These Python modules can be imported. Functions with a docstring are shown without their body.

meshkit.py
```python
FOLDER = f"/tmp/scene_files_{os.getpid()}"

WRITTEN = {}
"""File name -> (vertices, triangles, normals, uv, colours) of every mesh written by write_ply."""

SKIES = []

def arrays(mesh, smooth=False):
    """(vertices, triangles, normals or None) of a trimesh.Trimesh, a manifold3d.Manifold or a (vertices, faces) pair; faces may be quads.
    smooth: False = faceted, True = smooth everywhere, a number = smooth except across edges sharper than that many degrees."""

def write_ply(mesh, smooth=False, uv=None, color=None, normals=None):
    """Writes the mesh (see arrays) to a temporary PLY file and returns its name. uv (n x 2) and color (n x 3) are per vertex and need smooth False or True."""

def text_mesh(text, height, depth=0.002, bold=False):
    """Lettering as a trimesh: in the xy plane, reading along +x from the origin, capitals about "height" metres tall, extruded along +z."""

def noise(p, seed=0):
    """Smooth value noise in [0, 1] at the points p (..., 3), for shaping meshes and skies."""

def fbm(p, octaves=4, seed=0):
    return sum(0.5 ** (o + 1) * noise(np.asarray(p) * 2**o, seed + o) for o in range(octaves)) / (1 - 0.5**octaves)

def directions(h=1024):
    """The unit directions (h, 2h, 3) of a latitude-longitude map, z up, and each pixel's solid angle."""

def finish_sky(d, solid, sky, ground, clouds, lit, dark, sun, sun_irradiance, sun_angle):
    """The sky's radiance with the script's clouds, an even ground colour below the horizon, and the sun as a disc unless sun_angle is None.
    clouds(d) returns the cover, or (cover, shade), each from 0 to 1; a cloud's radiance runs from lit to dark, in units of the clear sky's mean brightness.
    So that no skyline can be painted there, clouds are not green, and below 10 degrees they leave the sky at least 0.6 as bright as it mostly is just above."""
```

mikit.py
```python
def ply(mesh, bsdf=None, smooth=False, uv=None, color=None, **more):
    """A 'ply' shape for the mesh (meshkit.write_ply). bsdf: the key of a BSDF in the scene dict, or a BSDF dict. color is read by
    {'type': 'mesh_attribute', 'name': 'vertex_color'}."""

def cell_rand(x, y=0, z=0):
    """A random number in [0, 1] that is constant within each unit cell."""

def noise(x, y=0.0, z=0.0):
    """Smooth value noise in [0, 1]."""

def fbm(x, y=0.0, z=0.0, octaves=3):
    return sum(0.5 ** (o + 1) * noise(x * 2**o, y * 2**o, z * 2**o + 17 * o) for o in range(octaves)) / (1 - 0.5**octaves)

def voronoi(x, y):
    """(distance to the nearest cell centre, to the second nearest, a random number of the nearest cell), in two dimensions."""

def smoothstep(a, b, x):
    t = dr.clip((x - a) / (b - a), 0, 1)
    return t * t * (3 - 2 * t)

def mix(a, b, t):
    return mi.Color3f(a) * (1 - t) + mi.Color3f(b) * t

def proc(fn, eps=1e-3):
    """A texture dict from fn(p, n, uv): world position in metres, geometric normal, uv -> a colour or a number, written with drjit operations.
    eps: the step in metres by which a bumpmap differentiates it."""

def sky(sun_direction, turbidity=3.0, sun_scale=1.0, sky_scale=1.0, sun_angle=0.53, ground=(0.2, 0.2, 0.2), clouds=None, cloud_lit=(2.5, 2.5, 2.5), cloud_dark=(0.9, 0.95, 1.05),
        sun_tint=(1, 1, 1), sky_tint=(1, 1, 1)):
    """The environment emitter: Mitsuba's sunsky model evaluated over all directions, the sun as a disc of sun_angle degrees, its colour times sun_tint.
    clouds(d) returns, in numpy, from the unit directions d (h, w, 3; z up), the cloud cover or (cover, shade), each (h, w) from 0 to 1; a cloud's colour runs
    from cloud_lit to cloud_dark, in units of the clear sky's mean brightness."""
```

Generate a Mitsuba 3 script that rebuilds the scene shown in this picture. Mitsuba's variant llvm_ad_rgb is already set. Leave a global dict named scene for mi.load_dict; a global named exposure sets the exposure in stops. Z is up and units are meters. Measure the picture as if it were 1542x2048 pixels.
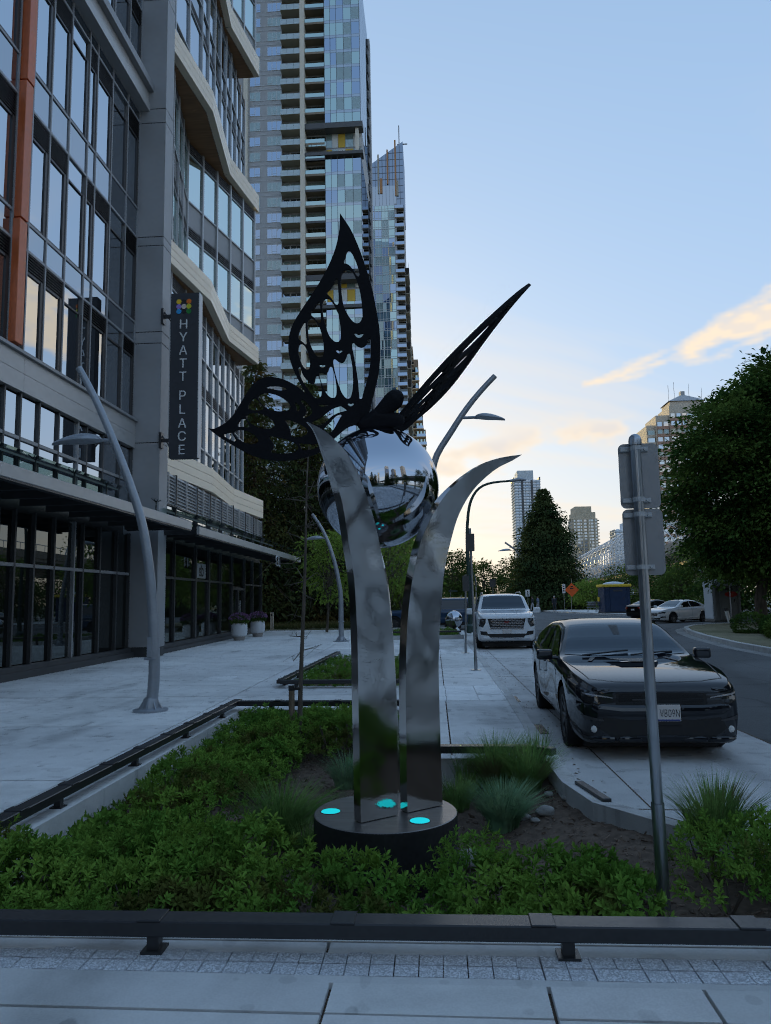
import math, numpy as np, mitsuba as mi, mikit, meshkit, drjit as dr, trimesh, manifold3d
from mikit import proc, noise, fbm, voronoi, smoothstep, mix, cell_rand
from scipy.spatial import Delaunay
from shapely.geometry import Polygon, Point
import shapely
T = mi.ScalarTransform4f
scene, labels = {}, {}
# ---------------------------------------------------------------- camera, sky, exposure
YAW, PITCH, ROLL, EYE = math.radians(3.6), math.atan(176 / 1479), 0.018, np.array([0, 0, 1.6])
F_ = np.array([-math.sin(YAW) * math.cos(PITCH), math.cos(YAW) * math.cos(PITCH), math.sin(PITCH)])
R0 = np.array([math.cos(YAW), math.sin(YAW), 0]); U0 = np.cross(R0, F_)
UP = U0 * math.cos(ROLL) + R0 * math.sin(ROLL)
scene['camera'] = {'type': 'perspective', 'fov': 2 * math.degrees(math.atan(771 / 1479)), 'fov_axis': 'x', 'near_clip': 0.05, 'far_clip': 6000.0,
                   'to_world': T().look_at(origin=EYE.tolist(), target=(EYE + F_).tolist(), up=UP.tolist())}


def clouds(d):
    x, y, z = d[..., 0], d[..., 1], d[..., 2]
    el = np.degrees(np.arcsin(np.clip(z, -1, 1))); az = np.degrees(np.arctan2(x, y))
    pl = d / np.maximum(z, 0.06)[..., None]
    sw = np.stack([pl[..., 0] * 0.5 + pl[..., 1] * 0.12, pl[..., 1] * 0.6 - pl[..., 0] * 0.5, z * 0], -1)
    n1 = meshkit.fbm(sw * np.array([0.35, 1.5, 1]) + 3, 5, 7)
    n4 = meshkit.fbm(sw * np.array([1.1, 5.0, 1]) + 21, 5, 13)
    wisps = np.clip((0.6 * n1 + 0.4 * n4 - 0.50) * 4.0, 0, 1) * np.clip((el - 2) / 5, 0, 1) * 0.50 * np.clip((34 - el) / 16, 0, 1)
    dd = np.stack([az * 0.085, el * 0.16, el * 0], -1)
    nw = meshkit.fbm(dd * np.array([1.6, 2.2, 1]), 5, 3)
    n2 = meshkit.fbm(dd * np.array([2.6, 3.0, 1]) + 9, 6, 11)
    n3 = meshkit.fbm(np.stack([dd[..., 0] * 2.2 + dd[..., 1] * 1.2, dd[..., 1] * 9.0 - dd[..., 0] * 3.6, el * 0], -1) + 40, 6, 5)
    n5 = meshkit.fbm(dd * np.array([9, 10, 1]) + 3, 4, 17)
    # low sunlit puffs along the horizon haze, all the way round
    ring = np.exp(-((el - 10.0 - 1.4 * np.sin(az * 0.09)) / 2.3) ** 2)
    env = np.clip((meshkit.noise(np.stack([az / 13 + 2.62, az * 0, az * 0], -1), 4) - 0.42) * 4, 0, 1)
    body = n2 + 0.16 * (n5 - 0.5) - 0.495 + 0.30 * (ring - 0.9)
    puff = np.clip(body * 7, 0, 1) * np.clip(ring * 1.5 - 0.3, 0, 1) * env
    # a long torn streak rising to the right of the street
    t = np.clip((az - 11.6) / 20, 0, 1)
    cen = 15.4 + 3.6 * t + 2.0 * t * t + (nw - 0.5) * 1.8
    wid = 0.40 + 3.2 * t ** 1.2
    band = np.exp(-((el - cen) / wid) ** 2) * np.clip((az - 11.2) * 1.2, 0, 1) * np.clip((46 - az) / 8, 0, 1)
    streak = np.clip((band * 1.05 + (n3 - 0.5) * 1.5 + (n5 - 0.5) * 0.6 - 0.46) * 1.8, 0, 1) * 0.92 * np.clip(band * 3, 0, 1)
    fwd = 0.5 + 0.5 * np.cos(np.radians(az + 17))
    haze = np.exp(-np.clip(el, 0, 90) / 6.5) * (0.25 + 0.60 * fwd ** 2)
    shade = np.clip(np.clip((body - 0.08) * 6, 0, 1) * 0.5 * np.clip(puff, 0, 1) + 0.35 * np.clip((0.5 - n5) * 5, 0, 1) * streak, 0, 1)
    # an even veil of thin high haze over the whole sky, bluish; the wisps and puffs in front of it are warm
    veil = 0.80 + 0.10 * (meshkit.fbm(sw * np.array([0.2, 0.5, 1]) + 70, 3, 9) - 0.5)
    veil = veil * (1 - 0.32 * np.clip((el - 14) / 42, 0, 1))
    warm = 1 - (1 - wisps) * (1 - puff * 0.85) * (1 - streak) * (1 - haze)
    cover = 1 - (1 - veil) * (1 - warm)
    return np.clip(cover, 0, 0.97), np.clip((veil * (1 - warm) + warm * shade * 0.6) / np.maximum(cover, 1e-3), 0, 1)


SUN_AZ, SUN_EL = math.radians(-17.0), math.radians(7.0)
scene['sky'] = mikit.sky((math.sin(SUN_AZ) * math.cos(SUN_EL), math.cos(SUN_AZ) * math.cos(SUN_EL), math.sin(SUN_EL)), turbidity=3.0, sun_scale=0.35, sun_tint=(0.72, 1.0, 1.4), sky_scale=1.0,
                         ground=(0.12, 0.12, 0.13), clouds=clouds, cloud_lit=(1.68, 1.38, 1.02), cloud_dark=(0.54, 0.83, 1.33), sky_tint=(1.0, 1.03, 1.03))
exposure = 3.95

# ---------------------------------------------------------------- materials
def rgb(c): return {'type': 'rgb', 'value': [float(v) for v in (c if hasattr(c, '__len__') else (c, c, c))]}
def tex(c): return c if isinstance(c, dict) else rgb(c)
def pr(name, c, rough=0.5, metal=0.0, spec=0.5, bump=None, bs=1.0, cc=0.0, two=True, **kw):
    b = {'type': 'principled', 'base_color': tex(c), 'roughness': rough if isinstance(rough, dict) else float(rough), 'metallic': float(metal), 'specular': float(spec)}
    if cc: b['clearcoat'] = float(cc); b['clearcoat_gloss'] = 0.97
    b.update(kw)
    if bump is not None: b = {'type': 'bumpmap', 'arbitrary': bump, 'scale': float(bs), 'bsdf': b}
    scene['mat_' + name] = {'type': 'twosided', 'bsdf': b} if two else b
    return name
def glass(name, refl, dark, tint=(0.92, 0.96, 1.0), rough=0.0):
    """coated facade glass: a mirror layer over the dark room behind it"""
    mirror = {'type': 'conductor', 'material': 'none', 'specular_reflectance': rgb(tint)} if not rough else {'type': 'roughconductor', 'material': 'none', 'alpha': rough, 'specular_reflectance': rgb(tint)}
    if not isinstance(dark, dict) and max(dark) < 0.08 and refl > 0.35:
        mirror['specular_reflectance'] = rgb([refl * t + d for t, d in zip(tint, dark)]); scene['mat_' + name] = {'type': 'twosided', 'bsdf': mirror}; return name
    if not isinstance(dark, dict) and max(dark) < 0.08:
        scene['mat_' + name] = {'type': 'twosided', 'bsdf': {'type': 'plastic', 'diffuse_reflectance': rgb([0.5 * d for d in dark]), 'specular_reflectance': rgb(tint), 'int_ior': 1.45 + 1.6 * refl}}; return name
    scene['mat_' + name] = {'type': 'twosided', 'bsdf': {'type': 'blendbsdf', 'weight': float(refl), 'a': {'type': 'plastic', 'diffuse_reflectance': tex(dark), 'int_ior': 1.5}, 'b': mirror}}
    return name
def mottled(c, amp=0.18, f=1.0, f2=9.0, stain=None):
    c = np.array(c, float)
    def fn(p, n, uv):
        a = fbm(p.x * f, p.y * f, p.z * f, 4); b = fbm(p.x * f2, p.y * f2, p.z * f2, 3)
        k = 1 + amp * (a - 0.5) * 2 + amp * 0.6 * (b - 0.5) * 2
        col = mi.Color3f(*c.tolist()) * k
        if stain is not None:
            s = smoothstep(0.58, 0.78, fbm(p.x * f * 0.6 + 31, p.y * f * 0.6, p.z * f * 0.6, 4))
            col = mix(col, mi.Color3f(*stain), s * 0.55)
        return col
    return proc(fn)
def concrete_fn(c, streak=0.0):
    c = [float(v) for v in c]
    def fn(p, n, uv):
        a = fbm(p.x * 0.55, p.y * 0.55, p.z, 4); b = fbm(p.x * 6, p.y * 6, p.z * 6, 3); g = noise(p.x * 160, p.y * 160, p.z * 160)
        k = 0.74 + 0.42 * a + 0.18 * (b - 0.5) + 0.12 * (g - 0.5)
        st = smoothstep(0.60, 0.80, fbm(p.x * 1.3 + 7, p.y * 0.45 + 3, p.z, 4))
        sp = smoothstep(0.80, 0.86, noise(p.x * 9 + 5, p.y * 9, 0)) * 0.25
        gum = smoothstep(0.90, 0.93, noise(p.x * 5.5 + 40, p.y * 5.5, 3)) * 0.22; edge = smoothstep(0.55, 0.75, fbm(p.x * 0.9 + 60, p.y * 3.1, p.z, 4))
        return mi.Color3f(*c) * (k - 0.26 * st - sp * 0.5 - gum - 0.10 * edge)
    return proc(fn)
pr('concrete', concrete_fn((0.555, 0.555, 0.54)), 0.85, bump=proc(lambda p, n, uv: 0.6 * fbm(p.x * 40, p.y * 40, p.z * 40, 3) + 0.4 * noise(p.x * 220, p.y * 14, p.z), 2e-3), bs=0.0025)
pr('concrete_b', concrete_fn((0.52, 0.52, 0.51)), 0.85)
pr('concrete_c', concrete_fn((0.58, 0.575, 0.56)), 0.85)
pr('concrete_light', concrete_fn((0.66, 0.66, 0.65)), 0.85)
pr('concrete_lane', concrete_fn((0.46, 0.455, 0.445)), 0.85, bump=proc(lambda p, n, uv: fbm(p.x * 50, p.y * 8, p.z * 40, 3), 2e-3), bs=0.003)
pr('gutter', concrete_fn((0.21, 0.21, 0.205)), 0.85)
pr('kerb', concrete_fn((0.43, 0.425, 0.41)), 0.85)
def asphalt_fn(p, n, uv):
    a = fbm(p.x * 0.5, p.y * 0.5, 0, 4); g = noise(p.x * 70, p.y * 70, 0); lane = noise(p.x * 0.9 + 3, p.y * 0.03, 1); pa = smoothstep(0.70, 0.72, noise(p.x * 0.22 + 8, p.y * 0.09, 5)); ck = smoothstep(0.46, 0.5, noise(p.x * 1.1, p.y * 0.7, 2)) * smoothstep(0.54, 0.5, noise(p.x * 1.1, p.y * 0.7, 2))
    return mi.Color3f(0.105, 0.107, 0.108) * (0.62 + 0.42 * a + 0.25 * g + 0.28 * (lane - 0.5) - 0.20 * pa - 0.22 * ck)
pr('asphalt', proc(asphalt_fn), 0.85, bump=proc(lambda p, n, uv: noise(p.x * 70, p.y * 70, p.z * 70), 3e-3), bs=0.006)
pr('granite', proc(lambda p, n, uv: mi.Color3f(0.52, 0.53, 0.55) * (0.72 + 0.55 * smoothstep(0.3, 0.75, noise(p.x * 190, p.y * 190, p.z * 190)) * (0.75 + 0.5 * noise(p.x * 60, p.y * 60, 0)))), 0.7)
pr('mulch', proc(lambda p, n, uv: mi.Color3f(0.085, 0.060, 0.043) * (0.4 + 1.3 * fbm(p.x * 26, p.y * 26, p.z * 26, 4))), 0.95)
pr('bark_chip', mottled((0.13, 0.09, 0.065), 0.5, 9, 60), 0.9)
pr('dry_ground', mottled((0.15, 0.135, 0.085), 0.35, 0.5, 7, (0.08, 0.085, 0.04)), 0.95)
pr('far_ground', mottled((0.10, 0.11, 0.075), 0.3, 0.1, 1.2), 0.95)
pr('white_paint', mottled((0.62, 0.62, 0.60), 0.15, 3, 30), 0.7)
pr('black_steel', mottled((0.022, 0.022, 0.024), 0.3, 4, 40), 0.35, spec=0.5)
pr('galvanised', proc(lambda p, n, uv: mi.Color3f(0.42, 0.45, 0.49) * (0.78 + 0.4 * fbm(p.x * 22, p.y * 22, p.z * 9, 3)) * 0.85), 0.26, metal=0.9)
pr('lamp_grey', mottled((0.30, 0.32, 0.35), 0.12, 5, 40), 0.32, metal=0.35)
pr('dark_alu', mottled((0.065, 0.066, 0.068), 0.12, 2, 14), 0.42, metal=0.3)
pr('mid_alu', mottled((0.27, 0.27, 0.275), 0.10, 2, 14), 0.45, metal=0.2)
pr('light_alu', mottled((0.42, 0.425, 0.43), 0.08, 2, 14), 0.42, metal=0.3)
pr('bronze_alu', mottled((0.035, 0.031, 0.030), 0.12, 2, 14), 0.4, metal=0.2)
pr('grey_panel', mottled((0.29, 0.29, 0.295), 0.10, 0.7, 9), 0.5)
pr('band_metal', mottled((0.42, 0.405, 0.39), 0.09, 0.6, 9), 0.38, metal=0.2)
pr('orange_panel', mottled((0.50, 0.115, 0.035), 0.12, 0.7, 9), 0.4)
pr('fascia', mottled((0.80, 0.66, 0.49), 0.07, 0.5, 8), 0.36)
def wood_fn(p, n, uv):
    k = fbm(p.x * 1.5, p.y * 14, p.z * 3, 4)
    return mi.Color3f(0.27, 0.135, 0.06) * (0.65 + 0.7 * k)
pr('soffit_wood', proc(wood_fn), 0.5)
glass('hotel_glass', 0.58, (0.012, 0.014, 0.018), (0.86, 0.93, 1.0))
glass('hotel_glass_b', 0.66, (0.03, 0.05, 0.045), (0.86, 0.97, 0.95))
glass('spandrel_glass', 0.42, (0.035, 0.04, 0.048), (0.9, 0.95, 1.0))
glass('shop_glass', 0.34, (0.010, 0.011, 0.011), (0.9, 0.95, 0.92))
glass('crown_glass', 0.36, (0.01, 0.012, 0.018), (0.75, 0.85, 1.0))
glass('tower_glass', 0.43, (0.03, 0.045, 0.075), (0.72, 0.84, 1.0))
glass('tower_glass_green', 0.50, (0.05, 0.075, 0.065), (0.78, 0.93, 0.88))
glass('curtain_glass', 0.22, (0.22, 0.29, 0.28), (0.85, 0.95, 0.95))
scene['mat_canopy_glass'] = {'type': 'thindielectric', 'int_ior': 1.5, 'specular_transmittance': rgb((0.34, 0.46, 0.42))}
pr('chrome', (0.80, 0.81, 0.83), 0.02, metal=1.0, spec=0.5)
scene['mat_mirror_ball'] = {'type': 'twosided', 'bsdf': {'type': 'conductor', 'material': 'none', 'specular_reflectance': rgb((0.50, 0.53, 0.585))}}
pr('petal_steel', proc(lambda p, n, uv: mi.Color3f(0.56, 0.54, 0.52) * (0.9 + 0.2 * fbm(p.x * 3, p.y * 3, p.z * 3, 3))), 0.045, metal=1.0,
   bump=proc(lambda p, n, uv: 0.75 * fbm(p.x * 2.4, p.y * 2.4, p.z * 1.7, 2) + 0.035 * fbm(p.x * 7, p.y * 7, p.z * 5 + 3, 2) + 0.005 * noise(p.x * 170, p.y * 170, p.z * 110), 2e-3), bs=0.055)
pr('wing_black', proc(lambda p, n, uv: mi.Color3f(0.007, 0.007, 0.009) * (0.7 + 0.6 * noise(p.x * 120, p.y * 120, p.z * 120))), 0.7, spec=0.15, bump=proc(lambda p, n, uv: noise(p.x * 150, p.y * 150, p.z * 150), 1e-3), bs=0.002)
pr('base_top', proc(lambda p, n, uv: mi.Color3f(0.20, 0.185, 0.175) * (0.8 + 0.4 * fbm(p.x * 6, p.y * 60, 0, 3))), 0.33, metal=0.8)

# ---------------------------------------------------------------- mesh building
class MB:
    def __init__(s): s.v, s.f, s.n = [], [], 0
    def add(s, v, f):
        v = np.asarray(v, float); f = np.asarray(f, int)
        if f.shape[1] == 4: f = np.vstack([f[:, [0, 1, 2]], f[:, [0, 2, 3]]])
        s.v.append(v); s.f.append(f + s.n); s.n += len(v); return s
    def hexa(s, p):
        return s.add(p, [[0, 3, 2, 1], [4, 5, 6, 7], [0, 1, 5, 4], [1, 2, 6, 5], [2, 3, 7, 6], [3, 0, 4, 7]])
    def box(s, a, b):
        (x0, y0, z0), (x1, y1, z1) = np.minimum(a, b), np.maximum(a, b)
        return s.hexa([(x0, y0, z0), (x1, y0, z0), (x1, y1, z0), (x0, y1, z0), (x0, y0, z1), (x1, y0, z1), (x1, y1, z1), (x0, y1, z1)])
    def cbox(s, c, size, rz=0.0, ch=0.0):
        h = np.array(size) / 2
        if ch:
            ch = min(ch, 0.49 * min(size)); k = []
            for sx in (-1, 1):
                for sy in (-1, 1):
                    for sz in (-1, 1):
                        for ax in range(3):
                            q = h * (sx, sy, sz); q = q - np.array([sx, sy, sz]) * ch; q[ax] += (sx, sy, sz)[ax] * ch; k.append(q)
            m = trimesh.convex.convex_hull(np.array(k)); v, f = np.array(m.vertices), np.array(m.faces)
        else:
            v = np.array([(x, y, z) for z in (-h[2], h[2]) for x, y in ((-h[0], -h[1]), (h[0], -h[1]), (h[0], h[1]), (-h[0], h[1]))]); f = None
        if rz: v = v @ np.array([[math.cos(rz), math.sin(rz), 0], [-math.sin(rz), math.cos(rz), 0], [0, 0, 1]])
        return s.hexa(v + np.array(c)) if f is None else s.add(v + np.array(c), f)
    def tube(s, pts, rad, n=10, cap=True, flat=None):
        p = np.asarray(pts, float); r = np.broadcast_to(np.asarray(rad, float), (len(p),))
        t = np.gradient(p, axis=0); t /= np.linalg.norm(t, axis=1, keepdims=True) + 1e-12
        ref = np.array([0, 0, 1.0]) if abs(t[0][2]) < 0.8 else np.array([1.0, 0, 0])
        a = np.cross(t, ref); a /= np.linalg.norm(a, axis=1, keepdims=True) + 1e-12; b = np.cross(t, a); ang = np.arange(n) * 2 * np.pi / n
        k = (1, 1) if flat is None else flat
        v = p[:, None] + r[:, None, None] * (k[0] * np.cos(ang)[None, :, None] * a[:, None] + k[1] * np.sin(ang)[None, :, None] * b[:, None])
        i, j = np.meshgrid(np.arange(len(p) - 1), np.arange(n), indexing='ij')
        q = np.stack([i * n + j, i * n + (j + 1) % n, (i + 1) * n + (j + 1) % n, (i + 1) * n + j], -1).reshape(-1, 4)
        s.add(v.reshape(-1, 3), q)
        if cap:
            for e in (0, len(p) - 1):
                o = s.n; s.v.append(np.vstack([v[e], p[e]])); jj = np.arange(n)
                s.f.append(np.stack([jj, (jj + 1) % n, jj * 0 + n], 1) + o); s.n += n + 1
        return s
    def bar(s, a, b, r, n=6): return s.tube([a, b], r, n)
    def lathe(s, c, prof, n=24):
        prof = np.asarray(prof, float); ang = np.arange(n) * 2 * np.pi / n; m = len(prof)
        v = np.stack([prof[:, :1] * np.cos(ang), prof[:, :1] * np.sin(ang), np.repeat(prof[:, 1:], n, 1)], -1).reshape(-1, 3) + np.array(c)
        i, j = np.meshgrid(np.arange(m - 1), np.arange(n), indexing='ij')
        return s.add(v, np.stack([i * n + j, i * n + (j + 1) % n, (i + 1) * n + (j + 1) % n, (i + 1) * n + j], -1).reshape(-1, 4))
    def prism(s, poly, z0, z1):
        """plan polygon extruded from z0 to z1"""
        g = poly if hasattr(poly, 'geom_type') else Polygon(poly)
        for q in getattr(g, 'geoms', [g]):
            if q.geom_type != 'Polygon' or q.area < 1e-9: continue
            m = trimesh.creation.extrude_polygon(q, z1 - z0, engine='earcut'); s.add(np.array(m.vertices) + (0, 0, z0), np.array(m.faces))
        return s
    def plate(s, poly, th, O, U, V):
        """flat polygon in the plane O + u U + v V, th thick along the normal"""
        g = poly if isinstance(poly, (Polygon, shapely.MultiPolygon)) else Polygon(poly)
        U, V, O = (np.asarray(k, float) for k in (U, V, O)); N = np.cross(U, V)
        for q in getattr(g, 'geoms', [g]):
            m = trimesh.creation.extrude_polygon(q, th, engine='earcut'); w = np.array(m.vertices)
            s.add(O + w[:, :1] * U + w[:, 1:2] * V + w[:, 2:] * N, np.array(m.faces))
        return s
    def grid(s, P):
        P = np.asarray(P, float); a, b = P.shape[:2]; i, j = np.meshgrid(np.arange(a - 1), np.arange(b - 1), indexing='ij')
        return s.add(P.reshape(-1, 3), np.stack([i * b + j, i * b + j + 1, (i + 1) * b + j + 1, (i + 1) * b + j], -1).reshape(-1, 4))
    def mesh(s): return np.vstack(s.v), np.vstack(s.f)
    def moved(s, loc=(0, 0, 0), rz=0.0, sc=1.0):
        o = MB(); c, q = math.cos(rz), math.sin(rz); R = np.array([[c, q, 0], [-q, c, 0], [0, 0, 1]])
        for v, f in zip(s.v, s.f): o.v.append(v * sc @ R + np.array(loc))
        o.f = list(s.f); o.n = s.n; return o
class Frame:
    """a facade: u along it, n outward, z up"""
    def __init__(s, p0, p1, side=1):
        s.o = np.array([*p0, 0.0]); d = np.array([*p1, 0.0]) - s.o; s.L = np.linalg.norm(d); s.d = d / s.L; s.nn = np.array([s.d[1], -s.d[0], 0]) * side; s.side = side
    def p(s, u, n, z): return s.o + s.d * u + s.nn * n + np.array([0, 0, z])
    def box(s, m, u0, u1, n0, n1, z0, z1):
        q = [s.p(u, n, z) for z in (z0, z1) for u, n in ((u0, n0), (u1, n0), (u1, n1), (u0, n1))]
        if s.side > 0: q = [q[i] for i in (3, 2, 1, 0, 7, 6, 5, 4)]
        return m.hexa(q)
    def pane(s, m, u0, u1, n, z0, z1, rng=None, k=0.006, th=0.012):
        e = (0, 0, 0, 0) if rng is None else rng.normal(0, 1, 4) * k * min(u1 - u0, z1 - z0) * 0.35
        a, b, c, d = s.p(u0, n + e[0], z0), s.p(u1, n + e[1], z0), s.p(u1, n + e[2], z1), s.p(u0, n + (e[0] + e[2] - e[1]), z1); t = s.nn * th
        return m.hexa([a - t, b - t, c - t, d - t, a, b, c, d])

used = {}
def uniq(name):
    k = used.get(name, -1) + 1; used[name] = k
    return name if k == 0 else f'{name}_{k:03d}'
def key_for(name, parent=None): return uniq(f'{parent}__{name}' if parent else name)
def put(name, m, mat, parent=None, smooth=False, lab=None, cat=None, group=None, kind=None, color=None):
    key = key_for(name, parent)
    scene[key] = mikit.ply(m.mesh() if isinstance(m, MB) else m, 'mat_' + mat, smooth=smooth, **({'color': color} if color is not None else {}))
    tag(key, lab, cat, group, kind); return key
def tag(key, lab=None, cat=None, group=None, kind=None):
    d = {k: v for k, v in (('label', lab), ('category', cat), ('group', group), ('kind', kind)) if v}
    if d: labels[key] = {**labels.get(key, {}), **d}
def thing(name, lab, cat, group=None):
    key = uniq(name); tag(key, lab, cat, group); return key
def strc(name, m, mat, smooth=False, parent=None): return put(name, m, mat, parent, smooth, kind=None if parent else 'structure')
def rot_to(d):
    d = np.asarray(d, float) / np.linalg.norm(d); a = np.cross(d, [0, 0, 1.0] if abs(d[2]) < 0.9 else [1.0, 0, 0]); a /= np.linalg.norm(a); return a, np.cross(a, d), d
def smooth_curve(pts, n):
    from scipy.interpolate import CubicSpline
    p = np.asarray(pts, float); t = np.r_[0, np.cumsum(np.linalg.norm(np.diff(p, axis=0), axis=1))]
    return CubicSpline(t, p)(np.linspace(0, t[-1], n))
# ---------------------------------------------------------------- ground, street, pavement, planting bed
def rng(k): return np.random.default_rng(k)
m = MB(); xs = np.r_[-1500, -300, -80, -30, -3.3, -3.25, 9.2, 9.25, 30, 80, 300, 1500.]; ys = np.r_[-1500, -300, -80, -30, 0, 3.42, 3.47, 11.6, 11.65, 30, 80, 150, 300, 800, 2500.]
gx, gy = np.meshgrid(xs, ys, indexing='ij'); m.grid(np.stack([gx, gy, np.where((gx > -3.28) & (gx < 9.22) & (gy > 3.45) & (gy < 11.62), -0.75, -0.24)], -1)); strc('ground', m, 'far_ground')
KERB = [(1.30, 24.5), (1.26, 12.0), (1.20, 8.0), (1.22, 6.75), (1.335, 6.17), (1.70, 5.65), (2.10, 5.13), (2.7, 4.75), (3.6, 4.4), (5.2, 4.2), (9.0, 4.1)]
KERB_N = [(1.30, 29.2), (1.30, 24.5)]
kerb_in = [(x - 0.15, y) for x, y in KERB[:4]] + [(1.195, 6.09), (1.58, 5.55), (2.0, 5.01), (2.64, 4.61), (3.56, 4.25), (5.2, 4.05), (9.0, 3.95)]
road = Polygon([(1.2, 34), (1.2, 4), (9, 3.9), (9, -60), (24, -60), (24, 18), (30, 44), (120, 44), (120, 66), (40, 66), (15.5, 80), (12.5, 95), (12.5, 400), (1.2, 400), (1.2, 53), (-60, 53), (-60, 42.4), (-3, 42.4)])
road = road.difference(Polygon([(-4, 3.4), (-4, 20), (1.19, 20)] + KERB[2:] + [(9, 3.4)]))
m = MB(); m.prism(road, -0.22, -0.154); strc('road', m, 'asphalt')
m = MB()
lane = [(1.1, 29.4)] + [(x - 0.05, y) for x, y in KERB[1:]] + [(9.5, 4.1), (9.5, 7.4), (4.9, 8.25), (3.88, 9.1), (3.88, 40), (3.6, 42), (2.1, 42), (1.1, 41)]
m.prism(lane, -0.20, -0.150); lane_key = strc('parking_lane', m, 'concrete_lane')
m = MB()
for a, b, w in (((1.75, 6.3), (1.75, 29), 0.012), ((1.36, 6.48), (9.5, 5.9), 0.014), ((1.3, 12.2), (3.86, 12.0), 0.012), ((1.3, 17.0), (3.86, 16.9), 0.012), ((1.3, 22.0), (3.86, 22.0), 0.012), ((1.75, 6.3), (2.3, 5.55), 0.012), ((2.3, 5.55), (3.7, 4.9), 0.012), ((3.885, 9.0), (3.885, 40), 0.02)):
    d = np.array(b) - a; q = np.array([-d[1], d[0]]) / np.linalg.norm(d) * w / 2
    m.prism([a - q, b - q, b + q, a + q], -0.1502, -0.1462)
put('joint', m, 'mulch', lane_key)
for k, (x, y, ln) in enumerate(((5.8, 33.6, 2.6), (5.8, 24, 2.6))):
    strc('lane_marking', MB().box((x - 0.06, y, -0.153), (x + 0.06, y + ln, -0.148)), 'white_paint')
strc('stop_line', MB().box((3.95, 31.4, -0.153), (7.4, 31.75, -0.149)), 'white_paint')
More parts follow.
